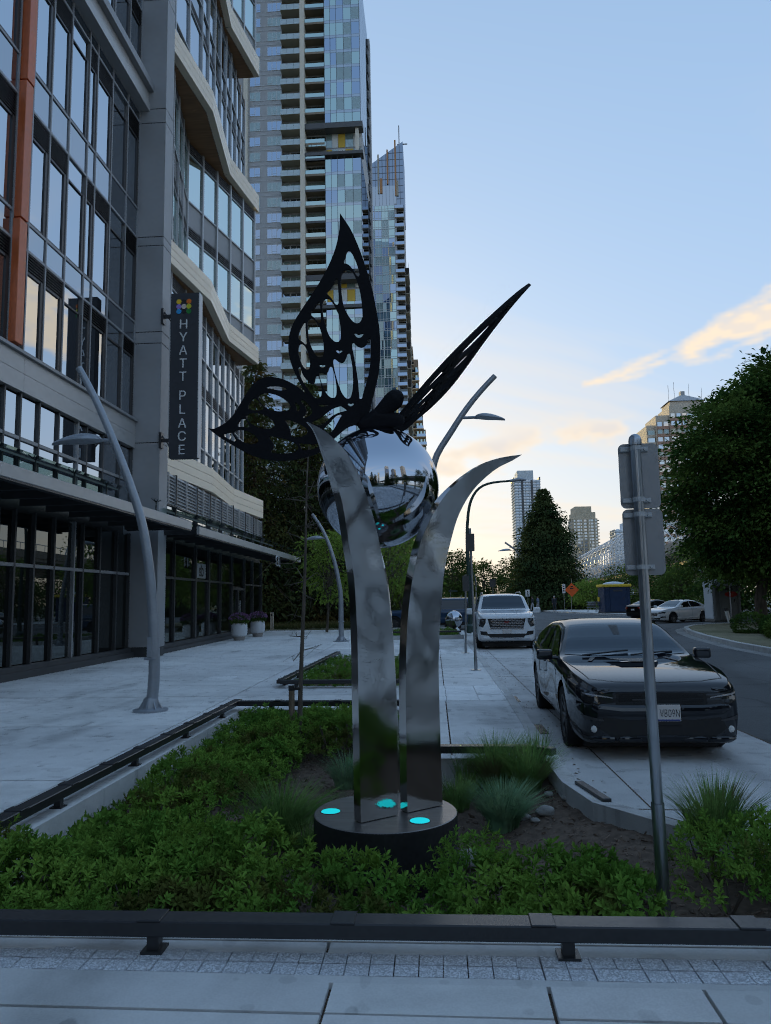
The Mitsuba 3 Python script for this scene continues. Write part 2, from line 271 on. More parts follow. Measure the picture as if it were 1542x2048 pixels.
# kerb stones, sloping back along the lane
def ribbon(outer, inner, z0, z1, z1o=None):
    mm = MB()
    for i in range(len(outer) - 1):
        a, b, c, d = outer[i], outer[i + 1], inner[i + 1], inner[i]; zo = z1 if z1o is None else z1o
        mm.hexa([(*a, z0), (*b, z0), (*c, z0), (*d, z0), (*a, zo), (*b, zo), (*c, z1), (*d, z1)])
    return mm
def dense(p, n):
    p = np.array(p, float); t = np.r_[0, np.cumsum(np.linalg.norm(np.diff(p, axis=0), axis=1))]; q = np.linspace(0, t[-1], n)
    q = np.unique(np.r_[q, t])
    return [tuple(v) for v in np.stack([np.interp(q, t, p[:, k]) for k in (0, 1)], 1)]
ko, ki = dense(KERB, 60), dense(kerb_in, 60)
strc('kerb', ribbon(ko, ki, -0.22, 0.004, -0.006), 'kerb')
strc('kerb', ribbon([(1.30, 29.2), (1.30, 24.5)], [(1.15, 29.2), (1.15, 24.5)], -0.22, 0.004, -0.006), 'kerb')
a = [(1.30 - 0.9 * (1 - math.cos(t)), 29.2 + 0.9 * math.sin(t)) for t in np.linspace(0, math.pi / 2, 12)] + [(-2.6, 30.1)]
b = [(1.15 - 0.75 * (1 - math.cos(t)), 29.2 + 0.75 * math.sin(t)) for t in np.linspace(0, math.pi / 2, 12)] + [(-2.6, 29.95)]
# paved plaza in slabs with open joints
BED = Polygon([(-2.93, 3.86), (-2.93, 11.22), (-0.32, 11.02), (-0.32, 7.72), (1.07, 7.72)] + [(x, y) for x, y in kerb_in[3:-2]] + [(3.7, 3.8)])
BED2 = Polygon([(-2.75, 14.2), (-2.75, 21.6), (-0.35, 21.4), (-0.35, 14.0)])
BED3 = Polygon([(-2.6, 30.2), (-2.6, 38.5), (1.05, 38.5), (1.05, 30.2)])
plaza = Polygon([(-14, -14), (-9.35, -14), (-9.35, 41.4), (-4.3, 40.9), (1.14, 40.9), (1.14, 8)] + [(x, y) for x, y in kerb_in[2:-1]] + [(3.9, 3.3), (9, 3.3), (9, -14)])
holes = [BED.buffer(0.16, join_style=2), BED2.buffer(0.14, join_style=2), BED3.buffer(0.12, join_style=2)]
for h in holes: plaza = plaza.difference(h)
strip = Polygon([(-8, 3.64), (8, 3.50), (8, 3.24), (-8, 3.38)])
core = plaza.difference(strip)
m = MB(); m.prism(plaza, -0.14, -0.028); pav = strc('pavement', m, 'mulch')
R = rng(5)
def slabs(region, us, vs, org, ang, mat, name='slab', gap=0.009, top=0.0):
    c, s = math.cos(ang), math.sin(ang)
    for i in range(len(us) - 1):
        for j in range(len(vs) - 1):
            q = [(us[i] + gap, vs[j] + gap), (us[i + 1] - gap, vs[j] + gap), (us[i + 1] - gap, vs[j + 1] - gap), (us[i] + gap, vs[j + 1] - gap)]
            g = Polygon([(org[0] + x * c - y * s, org[1] + x * s + y * c) for x, y in q]).intersection(region)
            if g.is_empty or g.area < 0.004: continue
            for gg in getattr(g, 'geoms', [g]):
                if gg.geom_type != 'Polygon' or gg.area < 0.004: continue
                mm = MB().prism(gg, -0.05, top + R.normal(0, 0.0012)); put(name, mm, mat if mat != 'concrete' else ('concrete', 'concrete_b', 'concrete_c')[int(R.integers(3))], pav)
front = core.intersection(Polygon([(-14, -14), (9, -14), (9, 3.86), (-14, 3.86)]))
slabs(front.intersection(Polygon([(-14, 3.4), (9, 3.4), (9, 4), (-14, 4)])), np.r_[-14, -6.6, -3.6, -0.535, 2.4, 5.4, 9], [-2, 5], (0, 0), 0, 'concrete')
low = front.intersection(Polygon([(-14, -14), (9, -14), (9, 3.45), (-14, 3.45)]))
slabs(low, np.r_[-14, -4.2, -2.3, -0.53, 0.375, 1.0, 1.95, 3.2, 5, 9], np.r_[3.07, 3.7], (0, 0), -0.017, 'concrete')
slabs(low, np.r_[-14, -4.2, -2.3, -0.53, 0.375, 2.0, 4, 9], np.r_[-14, -6, -3, 0.2, 1.65, 3.07], (0, 0), -0.017, 'concrete')
side = core.intersection(Polygon([(-0.4, 7.6), (2, 7.6), (2, 41), (-0.4, 41)]))
lightband = Polygon([(-0.4, 12.05), (2, 12.05), (2, 14.05), (-0.4, 14.05)]).union(Polygon([(-0.4, 22.1), (2, 22.1), (2, 24.0), (-0.4, 24.0)]))
slabs(side.difference(lightband), [-0.5, 0.145, 2], np.r_[7.5, 12.05, 14.05, 18.1, 22.1, 24, 26.5, 29, 41], (0, 0), 0, 'concrete')
slabs(side.intersection(lightband), np.r_[-0.5, 0.16, 0.68, 2], np.r_[12.05, 12.72, 13.39, 14.05, 22.1, 22.75, 23.4, 24.0], (0, 0), 0, 'concrete_light', gap=0.004, top=0.001)
rest = core.difference(side).difference(front.buffer(0.01))
slabs(rest, np.r_[-14, -9.4, -6.4, -3.35, -0.38, 1.3], np.r_[-14, 3.85, 6.9, 9.9, 12.9, 15.9, 18.9, 21.9, 24.9, 27.9, 30.9, 33.9, 36.9, 41.5], (0, 0), 0.012, 'concrete')
zone_ = Polygon([(-4.6, 3.367 + 0.0176 * 4.6), (6.6, 3.367 - 0.0176 * 6.6), (6.6, 3.579 - 0.0176 * 6.6), (-4.6, 3.579 + 0.0176 * 4.6)])
put('border', MB().prism(strip.difference(zone_), -0.05, -0.0015), 'concrete_b', pav)
# two rows of small granite setts across the pavement
for r in range(2):
    k = 0
    for i in range(-42, 60):
        x = i * 0.1075 + R.normal(0, 0.001); y = 3.385 - 0.0088 * x * 2 + r * 0.108 - 0.02
        q = [(x + 0.002, y + 0.004), (x + 0.1045, y + 0.004), (x + 0.1045, y + 0.102), (x + 0.002, y + 0.102)]
        put('sett', MB().prism(q, -0.03, -0.001 + R.normal(0, 0.0015)), 'granite', pav)
# soil in the beds, heaped a little
def soil(poly, z, seed, step=0.12):
    x0, y0, x1, y1 = poly.bounds; gx, gy = np.meshgrid(np.arange(x0 - step, x1 + 2 * step, step), np.arange(y0 - step, y1 + 2 * step, step), indexing='ij')
    n = meshkit.fbm(np.stack([gx * 1.1, gy * 1.1, gx * 0], -1), 4, seed); zz = z + (n - 0.5) * 0.16 + (meshkit.noise(np.stack([gx * 9, gy * 9, gx * 0], -1), seed) - 0.5) * 0.03
    return gx, gy, zz
def bed_height(x, y): return -0.30 + 0.21 * np.clip((x - 0.2) / 1.1, 0, 1) + (float(meshkit.fbm(np.array([x * 1.1, y * 1.1, 0.0]), 4, 2)) - 0.5) * 0.16
gx, gy = np.meshgrid(np.arange(-3.1, 4.1, 0.05), np.arange(3.7, 11.4, 0.05), indexing='ij')
zz = -0.30 + 0.21 * np.clip((gx - 0.2) / 1.1, 0, 1) + (meshkit.fbm(np.stack([gx * 1.1, gy * 1.1, gx * 0], -1), 4, 2) - 0.5) * 0.16 + (meshkit.fbm(np.stack([gx * 14, gy * 14, gx * 0], -1), 3, 8) - 0.5) * 0.035
P = np.stack([gx, gy, zz], -1); v, f = MB().grid(P).mesh()
cen = v[f].mean(1)[:, :2]; keep = shapely.contains_xy(BED.buffer(0.1), cen[:, 0], cen[:, 1])
bed_key = put('planting_bed', (v, f[keep]), 'mulch', smooth=True, kind='structure')
n = 9000; q = np.stack([R.uniform(-2.9, 2.6, n), R.uniform(3.9, 11, n)], 1); q = q[shapely.contains_xy(BED, q[:, 0], q[:, 1])]
zz = -0.30 + 0.21 * np.clip((q[:, 0] - 0.2) / 1.1, 0, 1) + (meshkit.fbm(np.stack([q[:, 0] * 1.1, q[:, 1] * 1.1, q[:, 0] * 0], -1), 4, 2) - 0.5) * 0.16 + 0.008
c = np.c_[q, zz]; d1 = R.normal(0, 1, c.shape) * (1, 1, 0.35); d1 /= np.linalg.norm(d1, axis=1, keepdims=True); d2 = np.cross(d1, R.normal(0, 1, c.shape)); d2 /= np.linalg.norm(d2, axis=1, keepdims=True)
l, w = R.uniform(0.008, 0.03, (len(c), 1)), R.uniform(0.003, 0.008, (len(c), 1))
v = np.stack([c - d1 * l - d2 * w, c + d1 * l - d2 * w, c + d1 * l + d2 * w, c - d1 * l + d2 * w], 1).reshape(-1, 3)
put('wood_chips', MB().add(v, np.arange(len(v)).reshape(-1, 4)), 'bark_chip', bed_key, kind='stuff')
for B, z, nm in ((BED2, -0.12, 3), (BED3, -0.1, 4)):
    gx, gy, zz = soil(B, z, nm); v, f = MB().grid(np.stack([gx, gy, zz], -1)).mesh(); cen = v[f].mean(1)[:, :2]
    put('planting_bed', (v, f[shapely.contains_xy(B.buffer(0.05), cen[:, 0], cen[:, 1])]), 'mulch', smooth=True, kind='structure')
# concrete walls round the beds
def wall_strip(name, poly, w, z0, z1, cut, lab, ins=None):
    g = poly.buffer(w, join_style=2).difference(poly)
    if cut is not None: g = g.difference(cut)
    k = put(name, MB().prism(g, z0, z1), 'concrete', lab=lab, cat='wall'); return k
right_side = Polygon([(1.07, 7.73), (1.07, 3.9), (4, 3.7), (6, 3.9), (6, 8)])
wall_strip('planter_wall', BED, 0.15, -0.42, 0.003, right_side, 'low concrete retaining wall round the planting bed of the butterfly sculpture')
wall_strip('planter_wall', BED2, 0.13, -0.2, 0.01, None, 'low concrete edge round the second planting bed behind the sculpture')
wall_strip('planter_wall', BED3, 0.11, -0.2, 0.16, None, 'concrete edge of the far planting bed with the small mirrored ball')
# low black rails
def rail(pts, lab, posts, caps, parent_name='planter_rail', w=0.125, h=0.07, top=0.15, base=0.0):
    key = thing(parent_name, lab, 'rail', 'low black rails round the planting beds')
    for a, b in zip(pts[:-1], pts[1:]):
        a, b = np.array(a, float), np.array(b, float); d = b - a; L = np.linalg.norm(d); rz = math.atan2(d[1], d[0])
        put('beam', MB().cbox((*(a + b) / 2, top - h / 2), (L, w, h), rz, 0.006), 'rail_top' if False else 'black_steel', key)
        for t in np.arange(posts[0], L, posts[1]):
            q = a + d / L * t; put('post', MB().cbox((*q, (top - h + base) / 2), (0.055, 0.055, top - h - base), rz).cbox((*q, base + 0.006), (0.10, 0.10, 0.012), rz), 'black_steel', key)
        for t in np.arange(caps[0], L, caps[1]):
            q = a + d / L * t; put('bracket', MB().cbox((*q, top + 0.002), (0.11, w + 0.008, 0.010), rz, 0.003), 'black_steel', key)
    return key
rail([(-3.6, 3.60), (3.4, 3.55)], 'low black rail along the front edge of the near planting bed, nearest the camera', (0.36, 1.90), (0.45, 0.90))
rail([(-3.05, 3.66), (-3.0, 11.3)], 'low black rail along the left side of the sculpture bed beside the plaza', (0.8, 1.5), (0.2, 0.75))
rail([(-2.94, 11.1), (-0.28, 10.95)], 'low black rail across the back left of the sculpture bed behind the sapling', (0.5, 1.3), (0.6, 0.9))
rail([(-0.25, 7.64), (0.93, 7.61)], 'short low black rail behind the ornamental grasses right of the sculpture', (0.2, 1.0), (5, 1))
rail([(0.93, 7.61), (1.12, 7.46)], 'tiny angled black rail end beside the kerb near the black car', (0.1, 1.0), (5, 1), w=0.10)
rail([(1.205, 6.70), (1.315, 6.12)], 'short black rail piece set in the kerb between the bed and the parked black car', (0.52, 1.0), (5, 1), w=0.075, h=0.05, top=0.024, base=-0.25)
rail([(-2.92, 13.95), (-2.80, 21.6)], 'low black rail on the left side of the second planting bed', (0.5, 1.3), (0.2, 0.55))
rail([(-2.9, 13.93), (-0.28, 13.85)], 'low black rail along the front of the second planting bed', (0.3, 1.2), (5, 1))
rail([(-2.7, 30.05), (1.05, 30.05)], 'low black rail in front of the far bed with the mirrored ball', (0.3, 1.2), (5, 1), top=0.34)
# right-hand verge with its kerb, grass verge at left, far pavement
isl = [(11.6, -60), (11.6, 0), (9.9, 12), (9.55, 20), (9.9, 25.5), (10.6, 30.5), (11.5, 35), (12.4, 38.2), (13.6, 40.6), (15.4, 42.2), (18, 43.2), (24, 43.8), (70, 44), (70, -60)]
ii = Polygon(isl).intersection(shapely.box(-90, 6, 90, 90)); strc('pavement', MB().prism([(11.6, -60), (11.6, 5.99), (70, 5.99), (70, -60)], -0.2, 0.006), 'concrete_b'); m = MB().prism(ii.buffer(-0.16), -0.2, 0.0); strc('verge', m, 'dry_ground')
strc('kerb', MB().prism(ii.difference(ii.buffer(-0.18)), -0.22, 0.008), 'kerb')
gut = ii.buffer(0.42).difference(ii); strc('gutter', MB().prism(gut, -0.2, -0.149), 'gutter')
far = Polygon([(15.9, 68.5), (17, 67), (60, 67), (60, 112), (16, 112), (13.4, 100), (14.2, 84)])
strc('far_pavement', MB().prism(far, -0.2, 0.0), 'concrete_lane')
strc('grass_verge', MB().prism([(-60, 42.9), (-4.4, 42.4), (-4.4, 400), (-60, 400)], -0.2, 0.0).prism([(-60, 41.6), (-9.5, 41.6), (-9.5, 42.2), (-60, 42.2)], -0.1, 0.01), 'dry_ground')
strc('kerb', MB().prism([(-9.3, 41.45), (-4.3, 40.95), (-4.3, 41.15), (-9.3, 41.65)], -0.22, 0.008), 'kerb')
strc('median', MB().prism([(-4.2, 54), (1.1, 54), (1.1, 400), (-4.2, 400)], -0.2, -0.01), 'dry_ground')
# ---------------------------------------------------------------- the butterfly sculpture
sculpt = thing('butterfly_sculpture', 'tall mirror steel sculpture of a black butterfly on a polished ball held by curved petals', 'sculpture')
SC = np.array([-0.385, 5.51]); n = 72
m = MB().lathe((*SC, 0), [(0.0, 0.094), (0.40, 0.095), (0.505, 0.096), (0.512, 0.092)], n)
put('base_plate', m, 'base_top', sculpt, smooth=30)
put('base_drum', MB().lathe((*SC, 0), [(0.512, 0.092), (0.514, 0.085), (0.514, -0.36)], n), 'black_steel', sculpt, smooth=30)
scene['mat_cyan_lens'] = {'type': 'diffuse', 'reflectance': rgb((0.02, 0.25, 0.28))}
for x, y in ((-0.78, 5.50), (-0.37, 5.57), (-0.135, 5.275)):
    k = put('light_disc', MB().lathe((x, y, 0), [(0.069, 0.0965), (0.066, 0.1005), (0.0, 0.1005)], 32), 'cyan_lens', sculpt, lab='glowing cyan light disc set in the base')
    put('lens_rim', MB().lathe((x, y, 0), [(0.0695, 0.095), (0.070, 0.0985), (0.075, 0.0985), (0.076, 0.095)], 32), 'dark_alu', k)
    scene[k]['emitter'] = {'type': 'area', 'radiance': rgb((0.0007, 0.038, 0.043))}
tt_, nn_ = np.array([.786, .618, 0]), np.array([.618, -.786, 0]); PZ = np.array([-.255, 5.435, 0])
BZ = np.array([.1, .6, 1.1, 1.6, 2.1, 2.6, 3.0, 3.2]); BB = np.array([0, .012, .032, .062, .105, .189, .30, .367])
def petal(L, Rr, th, org, bend, flip=1):
    from scipy.interpolate import PchipInterpolator as PI
    L, Rr = np.array(L), np.array(Rr); zt = min(L[-1, 1], Rr[-1, 1]); z = 0.1 + (zt - 0.1) * (1 - (1 - np.linspace(0, 1, 90)) ** 1.5)
    sl, sr = PI(L[:, 1], L[:, 0])(z), PI(Rr[:, 1], Rr[:, 0])(z); bn = PI(BZ, BB)(z) * bend
    k = np.linspace(0, 1, 7); mm = MB()
    front = org + tt_ * (sl[:, None, None] * (1 - k)[None, :, None] + sr[:, None, None] * k[None, :, None]) * flip + nn_ * bn[:, None, None] + np.array([0, 0, 1.]) * z[:, None, None]
    back = front - nn_ * (th * np.clip((zt - z) / 0.4, 0.12, 1))[:, None, None] * bend
    mm.grid(front).grid(back)
    s1 = np.stack([front[:, 0], back[:, 0]], 1); s2 = np.stack([front[:, -1], back[:, -1]], 1); mm.grid(s1).grid(s2)
    return mm
Ll = [(-0.354, 0.099), (-0.368, 0.664), (-0.377, 0.92), (-0.383, 1.127), (-0.389, 1.288), (-0.41, 1.576), (-0.43, 1.752), (-0.466, 1.924), (-0.506, 2.097), (-0.528, 2.188), (-0.583, 2.345), (-0.648, 2.464), (-0.727, 2.592), (-0.822, 2.724), (-0.878, 2.771)]
Lr = [(-0.045, 0.098), (-0.046, 0.625), (-0.054, 0.79), (-0.068, 1.099), (-0.101, 1.415), (-0.141, 1.656), (-0.193, 1.87), (-0.238, 2.037), (-0.296, 2.2), (-0.363, 2.337), (-0.463, 2.503), (-0.542, 2.598), (-0.648, 2.677), (-0.746, 2.732), (-0.878, 2.771)]
Rl = [(0.038, 0.1), (0.031, 0.617), (0.026, 1.093), (0.035, 1.412), (0.058, 1.655), (0.092, 1.838), (0.132, 1.998), (0.188, 2.13), (0.258, 2.253), (0.33, 2.358), (0.433, 2.465), (0.554, 2.562), (0.68, 2.636), (0.845, 2.696), (1.089, 2.746)]
Rr_ = [(0.357, 0.099), (0.345, 0.518), (0.331, 0.948), (0.328, 1.08), (0.332, 1.315), (0.345, 1.501), (0.363, 1.753), (0.391, 1.904), (0.434, 2.07), (0.475, 2.2), (0.533, 2.317), (0.622, 2.439), (0.729, 2.537), (0.857, 2.626), (0.992, 2.69), (1.089, 2.746)]
put('petal', petal(Ll, Lr, 0.085, PZ, 1), 'petal_steel', sculpt, smooth=25, lab='left polished steel petal curving up in front of the ball')
put('petal', petal(Rl, Rr_, 0.085, PZ, 1), 'petal_steel', sculpt, smooth=25, lab='right polished steel petal curving out to a sharp tip')
RL3, RR3 = [(-0.13, 0.099), (-0.12, 1.0), (-0.10, 1.6), (-0.05, 2.0), (0.0, 2.25)], [(0.13, 0.099), (0.12, 1.0), (0.10, 1.6), (0.05, 2.0), (0.0, 2.25)]
put('petal', petal(RL3, RR3, 0.07, PZ - nn_ * 0.55 + tt_ * 0.20, -0.8), 'petal_steel', sculpt, smooth=25, lab='rear polished steel petal behind the ball')
BALL, BR = np.array([-0.425, 5.86, 2.497]), 0.487
s = trimesh.creation.icosphere(5, BR); put('ball', (np.array(s.vertices) + BALL, np.array(s.faces)), 'mirror_ball', sculpt, smooth=True, lab='large mirror polished steel ball')
UPW = [(-.174,1.806),(-.083,1.659),(-.013,1.485),(.044,1.295),(.089,1.132),(.127,.897),(.143,.775),(.144,.61),(.135,.446),(.111,.342),(.08,.226),(.053,.123),(.036,.059),(-.0,-.017),(-.102,-.013),(-.113,.095),(-.153,.134),(-.215,.17),(-.367,.167),(-.42,.19),(-.466,.252),(-.514,.346),(-.569,.453),(-.607,.574),(-.617,.674),(-.607,.774),(-.564,.886),(-.46,1.04),(-.351,1.202),(-.266,1.36),(-.204,1.52),(-.174,1.689)]
UPH = [[(-.106,1.49),(-.062,1.4),(-.036,1.318),(-.021,1.236),(-.051,1.287),(-.086,1.345),(-.122,1.369),(-.143,1.367),(-.128,1.41)],[(-.12,1.312),(-.087,1.295),(-.052,1.225),(-.024,1.119),(-.008,.995),(-.005,.884),(-.006,.902),(-.019,.856),(-.045,.847),(-.074,.865),(-.115,.927),(-.141,.995),(-.147,1.001),(-.161,1.107),(-.166,1.218),(-.156,1.28)],[(-.207,1.226),(-.205,1.158),(-.198,.991),(-.233,1.054),(-.268,1.099),(-.289,1.112),(-.256,1.142),(-.226,1.19)],[(-.295,1.066),(-.269,1.053),(-.239,1.005),(-.21,.936),(-.206,.937),(-.191,.836),(-.185,.743),(-.192,.703),(-.208,.694),(-.234,.705),(-.266,.746),(-.291,.814),(-.316,.915),(-.322,1.003),(-.323,.978),(-.317,1.046)],[(-.358,1.031),(-.352,.93),(-.346,.846),(-.382,.905),(-.427,.94),(-.388,.986)],[(-.43,.903),(-.401,.885),(-.369,.837),(-.344,.763),(-.328,.662),(-.329,.583),(-.345,.567),(-.371,.578),(-.403,.632),(-.428,.693),(-.444,.787),(-.447,.867)],[(-.479,.862),(-.477,.782),(-.461,.674),(-.487,.709),(-.529,.734),(-.512,.803)],[(-.516,.69),(-.487,.669),(-.461,.615),(-.442,.541),(-.443,.481),(-.456,.469),(-.481,.49),(-.51,.55),(-.526,.63)],[(-.528,.505),(-.511,.431),(-.482,.391),(-.45,.35),(-.418,.332),(-.392,.345),(-.382,.4),(-.375,.413),(-.356,.347),(-.347,.281),(-.351,.242),(-.367,.226),(-.393,.23),(-.431,.284),(-.476,.351),(-.515,.428)],[(-.356,.439),(-.327,.421),(-.301,.417),(-.275,.449),(-.265,.494),(-.243,.421),(-.228,.329),(-.226,.263),(-.232,.231),(-.252,.225),(-.284,.246),(-.315,.306),(-.34,.372)],[(-.242,.556),(-.21,.519),(-.172,.504),(-.14,.522),(-.116,.601),(-.107,.547),(-.095,.481),(-.09,.389),(-.091,.304),(-.105,.233),(-.121,.214),(-.143,.224),(-.174,.274),(-.205,.367),(-.227,.46)],[(-.086,.689),(-.055,.644),(-.01,.626),(.023,.641),(.049,.673),(.059,.713),(.061,.646),(.052,.482),(.038,.41),(.018,.333),(-.009,.255),(-.022,.194),(-.028,.256),(-.033,.354),(-.05,.486),(-.068,.586)],[(-.059,.754),(-.04,.74),(-.015,.742),(.004,.751),(-.012,.729),(-.031,.723),(-.047,.734)],[(-.212,.618),(-.193,.609),(-.171,.616),(-.187,.6),(-.2,.603)],[(-.349,.498),(-.333,.49),(-.313,.496),(-.326,.484),(-.336,.485)],[(-.121,.165),(-.102,.16),(-.083,.166),(-.096,.153),(-.109,.154)]]
LOW = [(-1.272,-.005),(-1.223,-.018),(-1.152,.016),(-1.09,.059),(-1.037,.129),(-.992,.208),(-.939,.297),(-.895,.35),(-.841,.393),(-.779,.407),(-.707,.399),(-.636,.376),(-.565,.337),(-.512,.299),(-.464,.253),(-.38,.169),(-.328,.131),(-.257,.16),(-.196,.167),(-.134,.133),(-.004,.066),(-.04,-.012),(-.128,-.027),(-.207,-.095),(-.278,-.155),(-.33,-.215),(-.392,-.249),(-.471,-.268),(-.567,-.289),(-.673,-.293),(-.778,-.281),(-.884,-.251),(-.982,-.204),(-1.088,-.138),(-1.178,-.082)]
LOH = [[(-.779,.318),(-.734,.324),(-.672,.316),(-.614,.296),(-.69,.297)],[(-.854,.24),(-.832,.261),(-.779,.268),(-.707,.248),(-.645,.21),(-.601,.163),(-.597,.132),(-.637,.124),(-.707,.122),(-.778,.147),(-.823,.184)],[(-.894,.223),(-.876,.222),(-.841,.171),(-.805,.134),(-.939,.139),(-.921,.188)],[(-.548,.175),(-.526,.156),(-.519,.129),(-.535,.111),(-.53,.143)],[(-.508,.207),(-.468,.181),(-.433,.135),(-.416,.098),(-.438,.077),(-.491,.056),(-.46,.082),(-.449,.117),(-.468,.163)],[(-.956,.077),(-.93,.103),(-.876,.105),(-.814,.09),(-.761,.052),(-.725,.011),(-.73,-.016),(-.787,-.023),(-.849,-.008),(-.911,.026)],[(-.992,.057),(-.969,.059),(-.947,.018),(-.929,-.009),(-.974,.005),(-1.027,.003)],[(-1.053,-.05),(-1.027,-.031),(-.973,-.039),(-.92,-.059),(-.876,-.096),(-.858,-.128),(-.884,-.142),(-.929,-.139),(-.982,-.119),(-1.026,-.087)],[(-1.133,-.065),(-1.08,-.049),(-1.067,-.085),(-1.035,-.122),(-1.089,-.098)],[(-.632,.043),(-.575,.023),(-.513,-.005),(-.465,-.043),(-.457,-.07),(-.487,-.091),(-.531,-.098),(-.58,-.092),(-.584,-.039),(-.602,.002)],[(-.769,-.086),(-.708,-.106),(-.637,-.121),(-.567,-.155),(-.527,-.191),(-.558,-.221),(-.62,-.228),(-.699,-.226),(-.752,-.215),(-.715,-.186),(-.721,-.141)],[(-.51,-.161),(-.461,-.171),(-.4,-.169),(-.348,-.166),(-.392,-.196),(-.488,-.21)],[(-.425,.014),(-.355,.034),(-.302,.077),(-.249,.119),(-.187,.135),(-.161,.139),(-.126,.111),(-.161,.103),(-.214,.091),(-.267,.062),(-.32,.006),(-.364,-.006)],[(-.312,-.039),(-.267,.004),(-.223,.056),(-.175,.072),(-.206,.029),(-.241,-.041),(-.277,-.075)]]
BODY = [(.028,.034),(.105,.122),(.17,.191),(.235,.26),(.273,.284),(.305,.277),(.326,.243),(.322,.179),(.295,.115),(.256,.052),(.217,-.024),(.128,-.028),(.04,-.025)]
def chaikin(p, n=2):
    p = np.array(p, float)
    for _ in range(n):
        q = np.roll(p, -1, 0); p = np.stack([p * 0.75 + q * 0.25, p * 0.25 + q * 0.75], 1).reshape(-1, 2)
    return p
def soft(p, keep=()):
    """rounded outline; the points listed in keep stay sharp"""
    p = np.array(p, float); out = []; N = len(p)
    for i in range(N):
        if i in keep: out.append(p[i]); continue
        a, b, c = p[i - 1], p[i], p[(i + 1) % N]
        for t in (0.0, 0.33, 0.67, 1.0):
            s_, e_ = (a + b) / 2, (b + c) / 2
            if (i - 1) % N in keep: s_ = a * 0.3 + b * 0.7
            if (i + 1) % N in keep: e_ = c * 0.3 + b * 0.7
            out.append((1 - t) ** 2 * s_ + 2 * t * (1 - t) * b + t * t * e_)
    return np.array(out)
def wing(outer, holes, keep):
    g = Polygon(soft(outer, keep)).buffer(0)
    for h in holes: g = g.difference(Polygon(soft(h, [] if len(h) > 8 else [0])).buffer(0.009))
    return max(getattr(g, 'geoms', [g]), key=lambda k: k.area)
ROOT = np.array([-0.53, 5.85, 3.02])
upper, lower = wing(UPW, UPH, (0,)), wing(LOW, LOH, (0,))
th = 0.028
put('upper_wing', MB().plate(upper, th, ROOT, (1, 0, 0), (0, 0, 1)), 'wing_black', sculpt, lab='large upright black butterfly wing with cut-out cells')
put('lower_wing', MB().plate(lower, th, ROOT + np.array([0, -0.035, 0]), (1, 0, 0), (0, 0, 1)), 'wing_black', sculpt, lab='lower left black butterfly wing with cut-out cells')
# the far upper wing, seen nearly edge on
rr = np.array([-0.30, 5.86, 2.985]); U = np.array([0.90, 5.95, 4.262]) - rr; Lw = np.linalg.norm(U); U /= Lw
V = np.cross(U, [0.0, 1.0, 0.17]); V /= np.linalg.norm(V); W = np.cross(U, V); W /= np.linalg.norm(W)
ph = math.radians(9.0); lat = W * math.cos(ph) + V * math.sin(ph)
sc_ = Lw / 1.806
g = shapely.affinity.scale(upper, sc_, sc_, origin=(0, 0))
put('upper_wing', MB().plate(g, th, rr, lat, U), 'wing_black', sculpt, lab='right black butterfly wing seen nearly edge on against the sky')
g2 = Polygon(soft([(0.0, -0.04), (0.16, 0.05), (0.34, 0.20), (0.44, 0.27), (0.46, 0.20), (0.36, 0.08), (0.2, -0.05)]) * 0.58)
put('lower_wing', MB().plate(g2, 0.02, (-0.34, 6.05, 3.02), (0.88, 0.47, 0), (0, 0.1, 1)), 'wing_black', sculpt, lab='far lower wing, a small rounded lobe beside the body')
# body: a tapering rounded abdomen, built from the hull of spheres
def blob(c, r, n=2): s_ = trimesh.creation.icosphere(n, r); return np.array(s_.vertices) + c
def hull(pts): h = trimesh.convex.convex_hull(np.vstack(pts)); return np.array(h.vertices), np.array(h.faces)
b0 = ROOT + np.array([0.07, -0.03, 0.02])
bd = MB()
bd.add(*hull([blob(b0 + (0.0, 0, 0), 0.045), blob(b0 + (0.10, 0, 0.085), 0.062), blob(b0 + (0.175, 0.0, 0.16), 0.078, 3), blob(b0 + (0.19, 0.0, 0.18), 0.07, 3)]))
bd.add(*hull([blob(b0 + (-0.07, 0, -0.03), 0.05), blob(b0 + (0.03, 0, 0.03), 0.06), blob(b0 + (0.20, 0.02, -0.0), 0.06)]))
put('body', bd, 'wing_black', sculpt, smooth=40)
# ---------------------------------------------------------------- the hotel on the left
R = rng(21)
H = thing('hotel_building', 'grey and glass hotel with wavy cream bands and an orange fin beside the plaza', 'building')
put('wall', MB().box((-40, -20, -0.2), (-11.25, 37.5, 46)).box((-40, 37.5, -0.2), (-10.9, 41.2, 6.2)), 'dark_alu', H)
put('wall', MB().box((-11.3, -20, 0.0), (-9.62, 22.4, 34)), 'bronze_alu', H)
A = Frame((-9.4, -16), (-9.4, 22.4))
ya = [16.05, 16.87, 17.80, 18.83, 19.33, 20.34, 21.46, 22.38]
ya = [-16, -13, -10, -7, -4, -1, 2, 4.4, 6.6, 7.7, 8.8, 9.9, 11, 12.1, 13.2, 14.3, 15.4] + ya
def louver(fr, u0, u1, n, z0, z1, mat, parent, step=0.07):
    m = MB(); fr.box(m, u0, u1, n - 0.09, n - 0.07, z0, z1)
    for a, b in ((u0, u0 + 0.03), (u1 - 0.03, u1)): fr.box(m, a, b, n - 0.07, n + 0.015, z0, z1)
    k = max(3, int((z1 - z0) / step)); dz = (z1 - z0) / k
    for i in range(k):
        z = z0 + i * dz
        q = [fr.p(u0 + 0.03, n - 0.06, z + dz * 0.55), fr.p(u1 - 0.03, n - 0.06, z + dz * 0.55), fr.p(u1 - 0.03, n + 0.012, z + 0.004), fr.p(u0 + 0.03, n + 0.012, z + 0.004)]
        m.hexa(q + [p + np.array([0, 0, 0.014]) for p in q])
    return put('louver', m, mat, parent)
